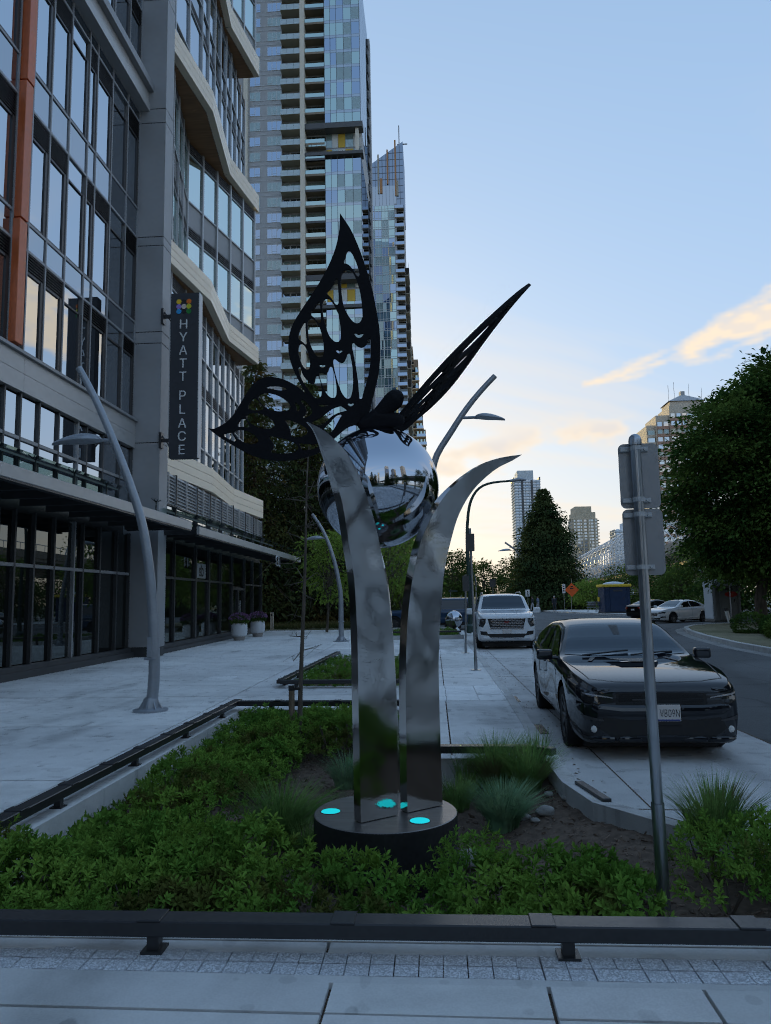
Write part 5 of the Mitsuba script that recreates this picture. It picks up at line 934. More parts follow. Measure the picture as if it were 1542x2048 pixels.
def conifer(lab, base, h, r, seed, mat='fir', droop=0.25, tiers=34, per=26, leaf=0.34, bare=0.06, group=None, shape=0.85, trunk_r=0.3, gaps=0.12):
    R = rng(seed); k = thing('conifer_tree', lab, 'tree', group); b = np.array(base, float); m = MB(); trunk_mesh(m, b - (0, 0, 0.3), b + (0, 0, h * 0.98), trunk_r, 0.02, R, 0.04, 9, 8); Cs, Ds = [], []
    for i in range(tiers):
        t = bare + (1 - bare) * (i + R.uniform(-.4, .4)) / tiers; t = min(max(t, bare), 0.995); z = h * t; rr = r * (1 - t) ** shape * R.uniform(0.72, 1.18) + 0.12
        nb = max(4, int(9 * (1 - t) + 4))
        for j in range(nb):
            if R.random() < gaps: continue
            a = 2 * np.pi * (j + R.uniform(-.3, .3)) / nb + i * 1.1; L = rr * R.uniform(0.75, 1.15); e = b + np.array([L * math.cos(a), L * math.sin(a), z - droop * L + 0.05 * L])
            s = b + np.array([0, 0, z]); 
            if L > 0.8: m.tube([s, (s + e) / 2 + (0, 0, 0.10 * L), e], [0.05 + 0.01 * L, 0.03, 0.008], 4)
            n = int(per * (0.4 + L / r)); q = R.uniform(0.15, 1.05, n) ** 0.7; sp = 0.16 * L + 0.12
            c = s * (1 - q)[:, None] + e * q[:, None] + np.stack([R.normal(0, sp, n), R.normal(0, sp, n), 0.10 * L * np.sin(q * 3.1) - np.abs(R.normal(0, 0.16 + 0.10 * droop * L, n))], -1)
            Cs.append(c); Ds.append(np.tile((math.cos(a), math.sin(a), -0.35), (n, 1)) + R.normal(0, 0.55, (n, 3)))
    C, D = np.vstack(Cs), np.vstack(Ds); ln = leaf * R.uniform(0.55, 1.3, len(C))
    put('trunk', m, 'bark', k, smooth=50); put('crown', MB().add(*leaves(C, D, unit(R.normal(0, 0.6, C.shape) + (0, 0, 1)), ln, ln * 0.24, 0.3, 0.25)), mat, k, kind='stuff'); return k
# dark cedars beyond the hotel
gl = 'dark cedars beyond the end of the hotel'
conifer('dark drooping cedar nearest the hotel corner', (-12.9, 53, 0), 20, 4.2, 101, 'cedar', 0.5, 44, 40, 0.40, 0.10, gl, 0.6, 0.42, 0.05)
conifer('dark drooping cedar second from the hotel', (-9.4, 56, 0), 19, 4.0, 102, 'cedar', 0.5, 44, 40, 0.40, 0.06, gl, 0.6, 0.40, 0.05)
conifer('dark cedar behind the left petal, third from the hotel', (-6.9, 60, 0), 15, 3.8, 103, 'cedar', 0.45, 40, 38, 0.40, 0.04, gl, 0.7, 0.36, 0.05)
conifer('dark cedar standing behind the others at left', (-16.5, 62, 0), 22, 4.6, 104, 'cedar', 0.45, 40, 34, 0.46, 0.05, gl, 0.6, 0.4)
conifer('dark cedar at the back between the others', (-11.2, 66, 0), 17, 4.6, 105, 'cedar', 0.45, 38, 34, 0.48, 0.03, gl, 0.7, 0.4)
broad_tree('fresh green street tree just right of the left lamp post', (-5.6, 38.5, 0), 6.2, (-5.3, 38.5, 3.7), (1.6, 1.5, 2.2), 46, 50, 0.2, 'light_leaf', 111, 0.08, 0.4, 0.35)
broad_tree('airy light green street tree framed between the two petals', (-2.3, 36.5, 0), 5.6, (-2.1, 36.5, 3.6), (1.7, 1.5, 2.0), 42, 44, 0.19, 'light_leaf', 112, 0.07, 0.4, 0.38)
broad_tree('second light green tree farther behind the gap between petals', (-2.6, 58, 0), 7.5, (-2.6, 58, 4.6), (2.6, 2.4, 3.0), 70, 60, 0.3, 'light_leaf', 113, 0.10, 0.4, 0.5)
broad_tree('dark green tree right of the right petal behind the pickup', (2.6, 108, 0), 9.5, (2.8, 108, 5.2), (3.0, 3.0, 3.2), 90, 60, 0.34, 'far_leaf', 114, 0.2, 0.4, 0.6, 'far street trees')
broad_tree('rounded dark green tree far down the street', (8.4, 128, 0), 9, (8.6, 128, 4.8), (3.9, 3.6, 3.4), 110, 60, 0.36, 'far_leaf', 115, 0.2, 0.4, 0.7, 'far street trees')
broad_tree('small loose tree at the left foot of the conical fir', (12.6, 122, 0), 9, (12.7, 122, 4.4), (2.0, 2.0, 3.6), 60, 50, 0.34, 'far_leaf', 116, 0.15, 0.4, 0.6, 'far street trees')
broad_tree('hazy tree closing the end of the street', (4.5, 190, 0), 11, (5.5, 190, 5.5), (5, 4, 4), 90, 55, 0.5, 'far_leaf', 117, 0.2, 0.4, 0.9, 'far street trees')
TH = rank([-4.5/72, -8/78, -1/85, -14/75, -3.2/100, 0.2/120], lambda q: q)
for i, (x, y, r_, h_) in enumerate(((-4.5, 72, 2.6, 4), (-8, 78, 3, 6), (-1, 85, 2.4, 5), (-14, 75, 3.5, 6), (-3.2, 100, 3, 7), (0.2, 120, 3, 7))):
    broad_tree('leafy bush in the dark thicket left of the street, %s from the left' % ORD[TH[i]], (x, y, 0), h_, (x, y, h_ * 0.5), (r_, r_, h_ * 0.52), 70, 45, 0.34, 'far_leaf', 130 + i, 0.12, 0.45, 0.6, 'thicket left of the street')
conifer('tall broad conical fir in the middle of the skyline', (15.0, 100, 0), 16.2, 5.6, 106, 'fir', 0.22, 64, 90, 0.42, 0.01, None, 0.72, 0.4, 0.04)
gr = 'big dark trees on the right verge'
broad_tree('big dark leafy tree nearest on the right, over the grey cabin', (17.2, 40.5, 0), 14.5, (18.1, 40.5, 6.9), (4.6, 4.4, 5.9), 250, 300, 0.26, 'big_leaf', 121, 0.34, 0.30, 0.75, gr, 0.5, low=0.19)
broad_tree('taller dark leafy tree at the right edge of the frame', (21.0, 42.5, 0), 18, (21.3, 42, 9.4), (4.5, 4.4, 7.4), 270, 270, 0.26, 'big_leaf', 122, 0.36, 0.30, 0.8, gr, 0.5)
broad_tree('dark leafy tree partly hidden beyond the right edge', (22.5, 34, 0), 16, (22.3, 34, 9.0), (4.4, 4.2, 7.0), 200, 150, 0.34, 'big_leaf', 123, 0.36, 0.30, 0.8, gr, 0.5)
for i, (x, y, h_) in enumerate(((21.5, 54, 4.5), (25.5, 51, 5), (29.5, 49, 5))): broad_tree('dark bush in the shade under the big trees, %s from the left' % ORD[i], (x, y, 0), h_, (x, y, h_ * 0.5), (2.6, 2.2, h_ * 0.5), 60, 60, 0.3, 'big_leaf', 200 + i, 0.1, 0.45, 0.55, 'dark bushes under the big trees', name='bush')
BU = rank([19.5/92, 22.8/90, 25.5/84, 27.5/78, 29.8/74, 24.6/76, 32/70, 35/68, 18.6/104, 28/98, 38/64], lambda q: q)
for i, (x, y, r_, h_) in enumerate(((19.5, 92, 2.6, 4.2), (22.8, 90, 2.6, 5.2), (25.5, 84, 2.6, 6.0), (27.5, 78, 2.8, 7.4), (29.8, 74, 2.8, 7.0), (24.6, 76, 2.0, 5.0), (32, 70, 3, 7.5), (35, 68, 3, 8), (18.6, 104, 3, 4.5), (28, 98, 3.5, 7), (38, 64, 3.2, 8))):
    broad_tree('green bush beneath the guideway, %s in the row from the left' % ORD[BU[i]], (x, y, 0), h_, (x, y, h_ * 0.52), (r_, r_, h_ * 0.5), 60, 60, 0.30, 'far_leaf' if i % 3 else 'light_leaf', 150 + i, 0.1, 0.45, 0.55, 'bushes beneath the guideway', name='bush')
VE = rank([31.5, 30.4, 31.61, 30.2, 28.9, 28.6, 27.4, 26.7, 27.0, 31.52], lambda q: -q)
for i, (x, y) in enumerate(((12.9, 31.5), (13.6, 30.4), (14.4, 31.6), (15.2, 30.2), (13.0, 28.9), (14.1, 28.6), (12.5, 27.4), (13.4, 26.7), (14.6, 27.0), (16.2, 31.5))):
    R = rng(170 + i); k = thing('shrub', 'low dark shrub on the right verge, %s from the far end' % ORD[VE[i]], 'shrub', 'low shrubs on the right verge'); m = MB(); n = 1500; q = sphere_dirs(R, n) * (0.75, 0.75, 0.5) * (R.uniform(0.55, 1.0, n) ** 0.5)[:, None]; c = q + (x, y, 0.32); c[:, 2] = np.abs(c[:, 2])
    m.add(*leaves(c, q + R.normal(0, 0.3, (n, 3)), unit(R.normal(0, 0.5, (n, 3)) + (0, 0, 1)), 0.12, 0.035)); put('foliage', m, 'big_leaf', k)
for i, (x, y, h_) in enumerate(((-4.5, -27, 15), (-1.2, -30, 13), (11.5, -27, 14), (14.5, -30, 15), (17.5, -27, 13))):
    conifer('dark conifer behind the viewer, %s from the hotel side, reflected in the ball' % ORD[i], (x, y, 0), h_, 3.6, 180 + i, 'fir', 0.22, 30, 22, 0.5, 0.02, 'conifers behind the viewer', 0.75)
for i, (x, y, h_) in enumerate(((15, 5, 9), (16, 11, 10), (17.5, -6, 9), (15.5, 17, 9), (16.5, 23, 9), (18, 28, 10), (16.5, -16, 10))):
    broad_tree('street tree across the road outside the picture, %s from the viewer along it' % ORD[i], (x, y, 0), h_, (x, y, h_ * 0.6), (2.6, 2.6, h_ * 0.4), 60, 60, 0.3, 'big_leaf', 190 + i, 0.14, 0.4, 0.6, 'street trees across the road')
# grass on the verge beyond the plaza
R = rng(60); n = 26000; c = np.stack([R.uniform(-22, -4.5, n), 42.6 + 22 * R.uniform(0, 1, n) ** 1.6, np.zeros(n)], -1); d = R.normal(0, 0.35, (n, 3)) + (0, 0, 1); ln = R.uniform(0.10, 0.34, n)
put('verge_grass', MB().add(*leaves(c, d, sphere_dirs(R, n), ln, ln * 0.06)), 'verge_grass', lab='rough dry grass on the verge under the cedars', cat='grass', kind='stuff')
# sapling with its stake
k = thing('sapling_tree', 'bare young tree tied to a wooden stake in the sculpture bed', 'tree'); R = rng(77); sb = np.array([-1.70, 9.35, bed_height(-1.7, 9.35)]); m = MB()
p = smooth_curve([sb - (0, 0, 0.1), sb + (0.01, 0, 0.9), sb + (0.05, 0, 1.8), sb + (0.08, 0, 2.6), sb + (0.10, 0, 3.4), sb + (0.13, 0, 3.9)], 24); m.tube(p, np.linspace(0.036, 0.007, 24), 9); put('trunk', m, 'bark', k, smooth=50)
for j in range(22):
    t = R.uniform(0.32, 0.97); s = p[int(t * 23)]; a = R.uniform(0, 6.28); L = R.uniform(0.25, 0.75) * (1.15 - 0.7 * t); e = s + np.array([L * math.cos(a), L * math.sin(a) * 0.6, L * R.uniform(-0.25, 0.55)]); mid = (s + e) / 2 + R.normal(0, 0.05, 3)
    m = MB().tube([s, mid, e], [0.008, 0.005, 0.0015], 5)
    for q in range(3): f = R.uniform(0.4, 0.95); w = s * (1 - f) + e * f; m.tube([w, w + R.normal(0, 0.10, 3)], [0.003, 0.001], 4)
    put('branch', m, 'bark', k)
put('stake', MB().tube([(sb[0] - 0.10, sb[1] - 0.02, sb[2] - 0.2), (sb[0] - 0.10, sb[1] - 0.02, 0.56)], 0.037, 10), 'stake', k); put('tie', MB().tube([(sb[0] - 0.10, sb[1] - 0.02, 0.50), (sb[0] - 0.10, sb[1] - 0.02, 0.56)], 0.041, 10).cbox((sb[0] - 0.05, sb[1] - 0.02, 0.52), (0.11, 0.03, 0.03)), 'black_steel', k)
# ---------------------------------------------------------------- vehicles
from scipy.interpolate import LinearNDInterpolator, PchipInterpolator
def paint(name, c, ior=1.55): scene['mat_' + name] = {'type': 'twosided', 'bsdf': {'type': 'plastic', 'diffuse_reflectance': rgb(c), 'int_ior': ior, 'nonlinear': True}}
paint('paint_black', (0.020, 0.024, 0.036), 1.62); paint('paint_white', (0.84, 0.85, 0.86), 1.45); paint('paint_blue', (0.06, 0.13, 0.25)); paint('paint_dark', (0.020, 0.020, 0.023))
glass('car_glass', 0.12, (0.012, 0.016, 0.022), (0.9, 0.95, 1.0)); glass('windscreen', 0.13, (0.016, 0.026, 0.040), (0.82, 0.92, 1.0)); pr('tyre', (0.012, 0.012, 0.013), 0.85); pr('rim_dark', (0.08, 0.08, 0.085), 0.35, metal=0.7); pr('rim_silver', (0.42, 0.42, 0.44), 0.3, metal=0.8)
pr('trim_black', (0.008, 0.008, 0.009), 0.45); glass('lamp_glass', 0.22, (0.05, 0.05, 0.055)); glass('tail_red', 0.10, (0.30, 0.012, 0.010)); pr('plate_white', (0.55, 0.52, 0.50), 0.5); pr('plate_blue', (0.02, 0.04, 0.18), 0.5); pr('fog_white', (0.6, 0.6, 0.58), 0.2); pr('grey_seat', (0.03, 0.03, 0.032), 0.8)
class Car:
    """a car body lofted from sections along x (front at +x), parts are patches that follow its surface"""
    def __init__(s, L, W, tops, belt, bottom, plan, roof_in, wheels, wr, seed=0, arch=0.055, tumble=0.40):
        s.L, s.W = L, W; P = lambda q: PchipInterpolator(*zip(*sorted(q)))
        top, bl, bo, pw = P(tops), P(belt), P(bottom), P(plan)
        e = np.r_[np.linspace(0, 0.10, 7), np.linspace(0.13, 0.45, 8)]; xs = np.unique(np.r_[-L / 2 + e, np.linspace(-L / 2 + 0.45, L / 2 - 0.45, 92), L / 2 - e])
        S = []
        for x in xs:
            zt, zb, zo, w = float(top(x)), float(bl(x)), float(bo(x)), W / 2 * float(pw(x)); zb = min(zb, zt - 0.012); h = zt - zb
            d = L / 2 - abs(x); rd = 0.10
            if d < rd: k = 1 - math.sqrt(max(0, 1 - (1 - d / rd) ** 2)); zt -= 0.055 * k; zb -= 0.05 * k; zo += 0.05 * k; w -= 0.07 * k; h = zt - zb
            wr_ = w - roof_in - h * tumble; zm = zo + (zb - zo) * 0.52
            q = [(0, zo), (w * 0.80, zo), (w * 0.94, zo + 0.03), (w * 0.975, zo + 0.14), (w * 1.0, zm), (w * 0.995, zb - 0.13), (w * 0.972, zb - 0.035), (w * 0.94, zb)]
            q += [(w * 0.94 - (w * 0.94 - wr_) * t, zb + h * (0.86 * t)) for t in (0.25, 0.5, 0.75, 0.93)] + [(wr_ - 0.035, zb + h * 0.905), (wr_ * 0.82, zb + h * 0.965), (wr_ * 0.5, zb + h * 0.993), (wr_ * 0.22, zt), (0, zt)]
            S.append(q)
        S = np.array(S); t = np.linspace(0, S.shape[1] - 1, 61); f = PchipInterpolator(np.arange(S.shape[1]), S, axis=1); S = f(t); s.belt_i = int(round(7 / (S.shape[1] and 16) * 60)) if False else int(np.argmin(np.abs(t - 7)))
        n, k = S.shape[:2]; half = np.concatenate([np.repeat(xs[:, None, None], k, 1), S], 2); s.half = half
        full = np.concatenate([half, half[:, ::-1][:, 1:-1] * (1, -1, 1)], 1); K = full.shape[1]; v = full.reshape(-1, 3).copy(); i, j = np.meshgrid(np.arange(n - 1), np.arange(K), indexing='ij')
        qf = np.stack([i * K + j, i * K + (j + 1) % K, (i + 1) * K + (j + 1) % K, (i + 1) * K + j], -1).reshape(-1, 4); fc = np.vstack([qf[:, [0, 2, 1]], qf[:, [0, 3, 2]]])
        for x, z in wheels:
            R_ = wr + arch; r = np.hypot(v[:, 0] - x, v[:, 2] - z); side = np.abs(v[:, 1]) > W * 0.25; near = side & (np.abs(r - R_) < 0.035); g = R_ / np.maximum(r, 1e-6)
            v[near, 0] = x + (v[near, 0] - x) * g[near]; v[near, 2] = z + (v[near, 2] - z) * g[near]; inside = side & (r < R_ - 0.034); kill = inside | near
            fc = fc[~(kill[fc].all(1) & inside[fc].any(1))]
        caps = []
        for e0, o in ((0, 0), (n - 1, 1)):
            ring = v[e0 * K:(e0 + 1) * K]; c = ring.mean(0); b = len(v); v = np.vstack([v, ring, c]); jj = np.arange(K); tri = np.stack([b + jj, b + (jj + 1) % K, jj * 0 + b + K], 1); caps.append(tri if o else tri[:, ::-1])
        s.v, s.f = v, np.vstack([fc] + caps)
        bi = s.belt_i; sd = half[:, 6:54].reshape(-1, 3); s.fside = LinearNDInterpolator(sd[:, [0, 2]], sd[:, 1]); tp = half[:, bi + 2:]; tp = np.concatenate([tp, tp * (1, -1, 1)], 1).reshape(-1, 3); s.ftop = LinearNDInterpolator(tp[:, :2], tp[:, 2])
        def ends(sel, sg):
            q = half[sel][:, 2:bi + 12]; q = np.concatenate([q, q * (1, -1, 1)], 1).reshape(-1, 3); yz = np.round(q[:, 1:] / 0.02).astype(int); best = {}
            for p_, k_ in zip(q, map(tuple, yz)):
                if k_ not in best or p_[0] * sg > best[k_][0] * sg: best[k_] = p_
            q = np.array(list(best.values())); cap = half[-1 if sg > 0 else 0]; cy = np.linspace(-1, 1, 9); g = np.array([(cap[0, 0], y_ * np.interp(z_, cap[:, 2][:bi + 1], cap[:, 1][:bi + 1]), z_) for y_ in cy for z_ in np.linspace(cap[0, 2], cap[-1, 2], 9)])
            q = np.vstack([q, g]); return LinearNDInterpolator(q[:, 1:], q[:, 0])
        s.ffront, s.frear = ends(xs > L / 2 - 0.42, 1), ends(xs < -L / 2 + 0.42, -1)
    def patch(s, poly, axis, off=0.006, step=0.05, flip=False, rnd=0.0):
        g = poly if hasattr(poly, 'geom_type') else Polygon(poly); g = g.buffer(-rnd).buffer(rnd) if rnd else g
        x0, y0, x1, y1 = g.bounds; a, b = np.meshgrid(np.arange(x0, x1, step), np.arange(y0, y1, step), indexing='ij'); q = np.stack([a.ravel(), b.ravel()], 1); q = q[shapely.contains_xy(g.buffer(-step * 0.3), q[:, 0], q[:, 1])]
        ring = np.array(g.segmentize(step).exterior.coords)[:-1]; q = np.vstack([ring, q]); t = Delaunay(q).simplices; c = q[t].mean(1); t = t[shapely.contains_xy(g, c[:, 0], c[:, 1])]
        f = {'side': s.fside, 'top': s.ftop, 'front': s.ffront, 'rear': s.frear}[axis]; w = f(q); bad = np.isnan(w)
        if bad.any():
            from scipy.spatial import cKDTree
            d = f.points; w[bad] = f.values[cKDTree(d).query(q[bad])[1], 0] if f.values.ndim > 1 else f.values[cKDTree(d).query(q[bad])[1]]
        P = {'side': lambda: np.stack([q[:, 0], (w + off) * (-1 if flip else 1), q[:, 1]], 1), 'top': lambda: np.stack([q[:, 0], q[:, 1], w + off], 1), 'front': lambda: np.stack([w + off, q[:, 0], q[:, 1]], 1), 'rear': lambda: np.stack([w - off, q[:, 0], q[:, 1]], 1)}[axis]()
        return MB().add(P, t)
def build_car(c, name, lab, cat, mat, loc, head, rim, wr, wheels, ww, feats, group=None, spokes=10):
    k = thing(name, lab, cat, group); rz = math.atan2(head[1], head[0]); M = lambda m: m.moved(loc, rz)
    put('body', M(MB().add(c.v, c.f)), mat, k, smooth=32)
    m = MB()
    for x, z in wheels: m.cbox((x, 0, z + 0.05), ((wr + 0.07) * 2, c.W * 0.80, (wr + 0.08) * 1.5))
    m.cbox((0, 0, wr * 0.95), (c.L * 0.86, c.W * 0.78, wr * 0.6)); put('underbody', M(m), 'trim_black', k)
    for x, z in wheels:
        for sg in (1, -1):
            wk = key_for('wheel', k); y = sg * (c.W / 2 - ww / 2 - 0.015)
            prof = [(wr * 0.66, -ww / 2), (wr * 0.93, -ww / 2 + 0.005), (wr, -ww / 2 + 0.035), (wr, ww / 2 - 0.035), (wr * 0.93, ww / 2 - 0.005), (wr * 0.70, ww / 2 - 0.012), (wr * 0.66, ww / 2 - 0.02)]
            def turn(mb): o = MB(); [o.add(np.stack([v[:, 0] + x, v[:, 2] * sg + y, v[:, 1] + z], -1), f) for v, f in zip(mb.v, [ff - b for ff, b in zip(mb.f, np.cumsum([0] + [len(v) for v in mb.v[:-1]]))])]; return o
            put('tyre', M(turn(MB().lathe((0, 0, 0), prof, 36))), 'tyre', wk, smooth=40)
            r_ = MB().lathe((0, 0, 0), [(0.0, ww / 2 - 0.075), (wr * 0.60, ww / 2 - 0.085), (wr * 0.64, ww / 2 - 0.02), (wr * 0.69, ww / 2 - 0.008), (wr * 0.69, ww / 2 - 0.02)], 36)
            for q in range(spokes):
                a = 2 * np.pi * q / spokes; d = np.array([math.cos(a), math.sin(a), 0]); n_ = np.array([-d[1], d[0], 0]); z1 = ww / 2 - 0.03; b0, b1 = d * wr * 0.10, d * wr * 0.66
                w0, w1 = wr * 0.055, wr * 0.085; r_.hexa([b0 - n_ * w0 + (0, 0, z1 - 0.05), b1 - n_ * w1 + (0, 0, z1 - 0.04), b1 + n_ * w1 + (0, 0, z1 - 0.04), b0 + n_ * w0 + (0, 0, z1 - 0.05), b0 - n_ * w0 * .6 + (0, 0, z1 - 0.005), b1 - n_ * w1 * .6 + (0, 0, z1 + 0.01), b1 + n_ * w1 * .6 + (0, 0, z1 + 0.01), b0 + n_ * w0 * .6 + (0, 0, z1 - 0.005)])
            r_.lathe((0, 0, 0), [(0, ww / 2 - 0.02), (wr * 0.11, ww / 2 - 0.024), (wr * 0.12, ww / 2 - 0.05)], 16); put('rim', M(turn(r_)), rim, wk, smooth=30)
    for nm, m, mt in feats: put(nm, M(m), mt, k, smooth=40 if nm in ('mirror', 'wing_mirror') else False)
    return k
def sym(poly): return [(-x, y) for x, y in poly][::-1]
def mirror_pair(x, y, z, sz):
    out = []
    for sg in (1, -1):
        h = np.array(sz) / 2; q = [np.array([x + a * h[0] * (1 if a < 0 else 0.6), sg * y + b * h[1], z + c_ * h[2]]) for a in (-.5, .5) for b in (-.7, .7) for c_ in (-.5, .55)]
        m = MB().add(*hull([blob(p, 0.036 * max(1, sz[2] / 0.15), 2) for p in q])); m.bar((x + 0.02, sg * (y - h[1] - 0.13), z - 0.05), (x, sg * (y - h[1] * 0.4), z - 0.03), 0.028); out.append(m)
    return out
def strips(c, lines, axis, w=0.008, off=0.003, flip=False):
    m = MB()
    for ln in lines:
        g = shapely.LineString(ln).buffer(w / 2, cap_style=2); q = c.patch(g, axis, off, 0.05, flip); [m.add(v, f) for v, f in zip(q.v, q.f)]
    return m
def both(c, poly, off=0.006, rnd=0.0, step=0.05):
    out = []
    for fl in (False, True): out.append(c.patch(poly, 'side', off, step, fl, rnd))
    return out
# ---- the black sports sedan in front
WH = [(1.53, 0.345), (-1.52, 0.345)]
bc = Car(5.02, 1.83, [(2.51, .79), (2.35, .84), (2.0, .895), (1.5, .945), (1.02, .98), (0.86, 1.005), (0.45, 1.21), (0.05, 1.375), (-0.4, 1.43), (-0.9, 1.41), (-1.35, 1.305), (-1.85, 1.135), (-2.2, 1.09), (-2.45, 1.075), (-2.51, 1.02)],
         [(2.51, .72), (2.2, .80), (1.6, .88), (1.0, .925), (0, .955), (-1, .985), (-1.7, 1.03), (-2.4, 1.03), (-2.51, .98)], [(2.51, .22), (2.3, .17), (1.9, .19), (-1.9, .20), (-2.51, .30)],
         [(2.51, .80), (2.42, .875), (2.2, .945), (1.8, .99), (1.2, .99), (0, .97), (-1.2, 1.0), (-2.0, .985), (-2.4, .92), (-2.51, .84)], 0.055, WH, 0.36, tumble=0.36)
F = []
ws_ = [(0.84, -.755), (0.93, -.4), (0.955, 0), (0.93, .4), (0.84, .755), (0.11, .575), (0.06, .3), (0.05, 0), (0.06, -.3), (0.11, -.575)]
F.append(('windscreen', bc.patch(ws_, 'top', 0.006, 0.06), 'windscreen'))
F.append(('rear_window', bc.patch([(-1.10, -.46), (-1.06, 0), (-1.10, .46), (-1.78, .55), (-1.80, 0), (-1.78, -.55)], 'top', 0.006, 0.06), 'car_glass'))
for p in ([(0.72, .985), (0.62, 1.06), (0.12, 1.285), (-0.28, 1.335), (-0.33, .99)], [(-0.40, .995), (-0.35, 1.335), (-0.75, 1.32), (-1.22, 1.20), (-1.34, 1.065), (-1.28, 1.025)]): F += [('side_window', m, 'car_glass') for m in both(bc, p, 0.007)]
for sg in (1, -1):
    hl = [(sg * .80, .655), (sg * .835, .76), (sg * .66, .725), (sg * .46, .705), (sg * .47, .60), (sg * .60, .59)]
    F.append(('headlight', bc.patch(hl, 'front', 0.008, 0.03), 'lamp_glass'))
    F.append(('lamp_strip', bc.patch([(sg * .79, .70), (sg * .80, .72), (sg * .60, .695), (sg * .50, .675), (sg * .50, .665), (sg * .60, .68)], 'front', 0.012, 0.03), 'rim_silver'))
    F.append(('fog_lamp', MB().lathe((0, 0, 0), [(0, 0.014), (0.022, 0.010), (0.036, 0.0)], 16), 'fog_white'))
    v = F[-1][1].v[0]; F[-1][1].v[0] = np.stack([float(bc.ffront([[0.70, 0.345]])[0]) + 0.004 + v[:, 2], sg * 0.70 + v[:, 0], 0.345 + v[:, 1]], -1)
    F.append(('vent', bc.patch([(sg * .78, .44), (sg * .82, .49), (sg * .60, .445), (sg * .60, .43)], 'front', 0.010, 0.03), 'rim_dark'))
    F.append(('corner_trim', bc.patch([(sg * .84, .30), (sg * .86, .36), (sg * .80, .27), (sg * .62, .235), (sg * .62, .225), (sg * .80, .245)], 'front', 0.014, 0.03), 'paint_black'))
F.append(('grille', bc.patch([(-.80, .64), (-.45, .715), (0, .725), (.45, .715), (.80, .64), (.60, .57), (.50, .555), (.42, .60), (0, .605), (-.42, .60), (-.50, .555), (-.60, .57)], 'front', 0.004, 0.03), 'trim_black'))
m = MB()
for z in np.arange(0.615, 0.71, 0.02): q = bc.patch([(-.43, z), (.43, z), (.43, z + .007), (-.43, z + .007)], 'front', 0.012, 0.03); [m.add(a, b) for a, b in zip(q.v, q.f)]
F.append(('grille_mesh', m, 'rim_dark' if False else 'paint_black'))
F.append(('badge', bc.patch([(-.30, .645), (-.14, .645), (-.13, .658), (-.30, .658)], 'front', 0.016, 0.03), 'rim_dark'))
F.append(('lower_intake', bc.patch([(-.52, .26), (.52, .26), (.66, .36), (.60, .47), (.34, .44), (-.34, .44), (-.60, .47), (-.66, .36)], 'front', 0.005, 0.03), 'trim_black'))
fy = np.linspace(-.80, .80, 41)
def lip(z, r, ins, y_=.80, k=0.0): yy = np.linspace(-y_, y_, 41); zz = z + k * np.clip((np.abs(yy) - .42) / .30, 0, 1); xx = bc.ffront(np.stack([yy, zz], 1)); return MB().tube(np.stack([xx - ins, yy, zz], 1), r * np.clip((y_ + .06 - np.abs(yy)) / .2, .3, 1), 14, flat=(0.9, 1.0))
F += [('bumper_lip', lip(0.535, 0.075, 0.040, .76, .035), 'paint_black'), ('bonnet_lip', lip(0.745, 0.026, 0.012, .72), 'paint_black'), ('chin_lip', lip(0.245, 0.034, 0.006, .78), 'paint_black')]
F.append(('splitter', bc.patch([(-.80, .225), (.80, .225), (.80, .245), (-.80, .245)], 'front', 0.02, 0.03), 'trim_black'))
# hood scoop with its dark mouth, twin vents, shut lines, wipers
q = bc.patch([(1.62, -.20), (1.62, .20), (1.30, .30), (1.14, .33), (1.14, -.33), (1.30, -.30)], 'top', 0.035, 0.06); F.append(('hood_scoop', q, 'paint_black'))
F.append(('scoop_mouth', bc.patch([(1.60, -.10), (1.60, .10), (1.43, .26), (1.36, .29), (1.36, -.29), (1.43, -.26)], 'top', 0.039, 0.06), 'trim_black'))
for sg in (1, -1): F.append(('hood_vent', bc.patch([(1.35, sg * .50), (1.33, sg * .55), (1.05, sg * .46), (1.07, sg * .41)], 'top', 0.008, 0.05), 'trim_black'))
F.append(('shut_line', strips(bc, [[(2.30, -.70), (2.40, -.45), (2.43, 0), (2.40, .45), (2.30, .70)], [(2.30, .70), (1.5, .80), (1.0, .84)], [(2.30, -.70), (1.5, -.80), (1.0, -.84)]], 'top', 0.010, 0.004), 'trim_black'))
for fl in (False, True): F.append(('door_line', strips(bc, [[(1.02, .93), (.98, .30)], [(-.37, 1.0), (-.40, .30)], [(-1.38, 1.03), (-1.15, .62)], [(1.0, .28), (-1.1, .28)]], 'side', 0.010, 0.003, fl), 'trim_black'))
for sg in (1, -1):
    for x in (-.15, -1.12): F.append(('door_handle', MB().cbox((x, sg * .912, .86), (.20, .035, .03), 0, 0.012), 'chrome' if False else 'paint_black'))
F.append(('wiper', MB().tube([(0.97, -.55, 1.005), (0.84, -.1, 1.04), (0.81, .05, 1.05)], 0.011, 5).tube([(0.98, .05, 1.005), (0.85, .45, 1.03), (0.81, .6, 1.03)], 0.011, 5), 'trim_black'))
F += [('wing_mirror', m, 'paint_black') for m in mirror_pair(0.72, 1.00, 1.00, (0.12, 0.19, 0.125))]
F.append(('spoiler', MB().cbox((-2.36, 0, 1.11), (0.16, 1.5, 0.03), 0, 0.012), 'paint_black'))
F.append(('inside_mirror', bc.patch([(0.16, -.06), (0.16, .06), (.42, .04), (.42, -.04)], 'top', 0.009, 0.05), 'trim_black'))
F.append(('tail_light', bc.patch([(-.80, .86), (.80, .86), (.80, .96), (-.80, .96)], 'rear', 0.008, 0.05), 'tail_red'))
car1 = build_car(bc, 'black_sedan', 'glossy black sports sedan with a bonnet scoop parked at the kerb nearest the viewer', 'car', 'paint_black', (2.455, 10.68, -0.148), (-0.035, -1), 'rim_dark', 0.36, WH, 0.27, F)
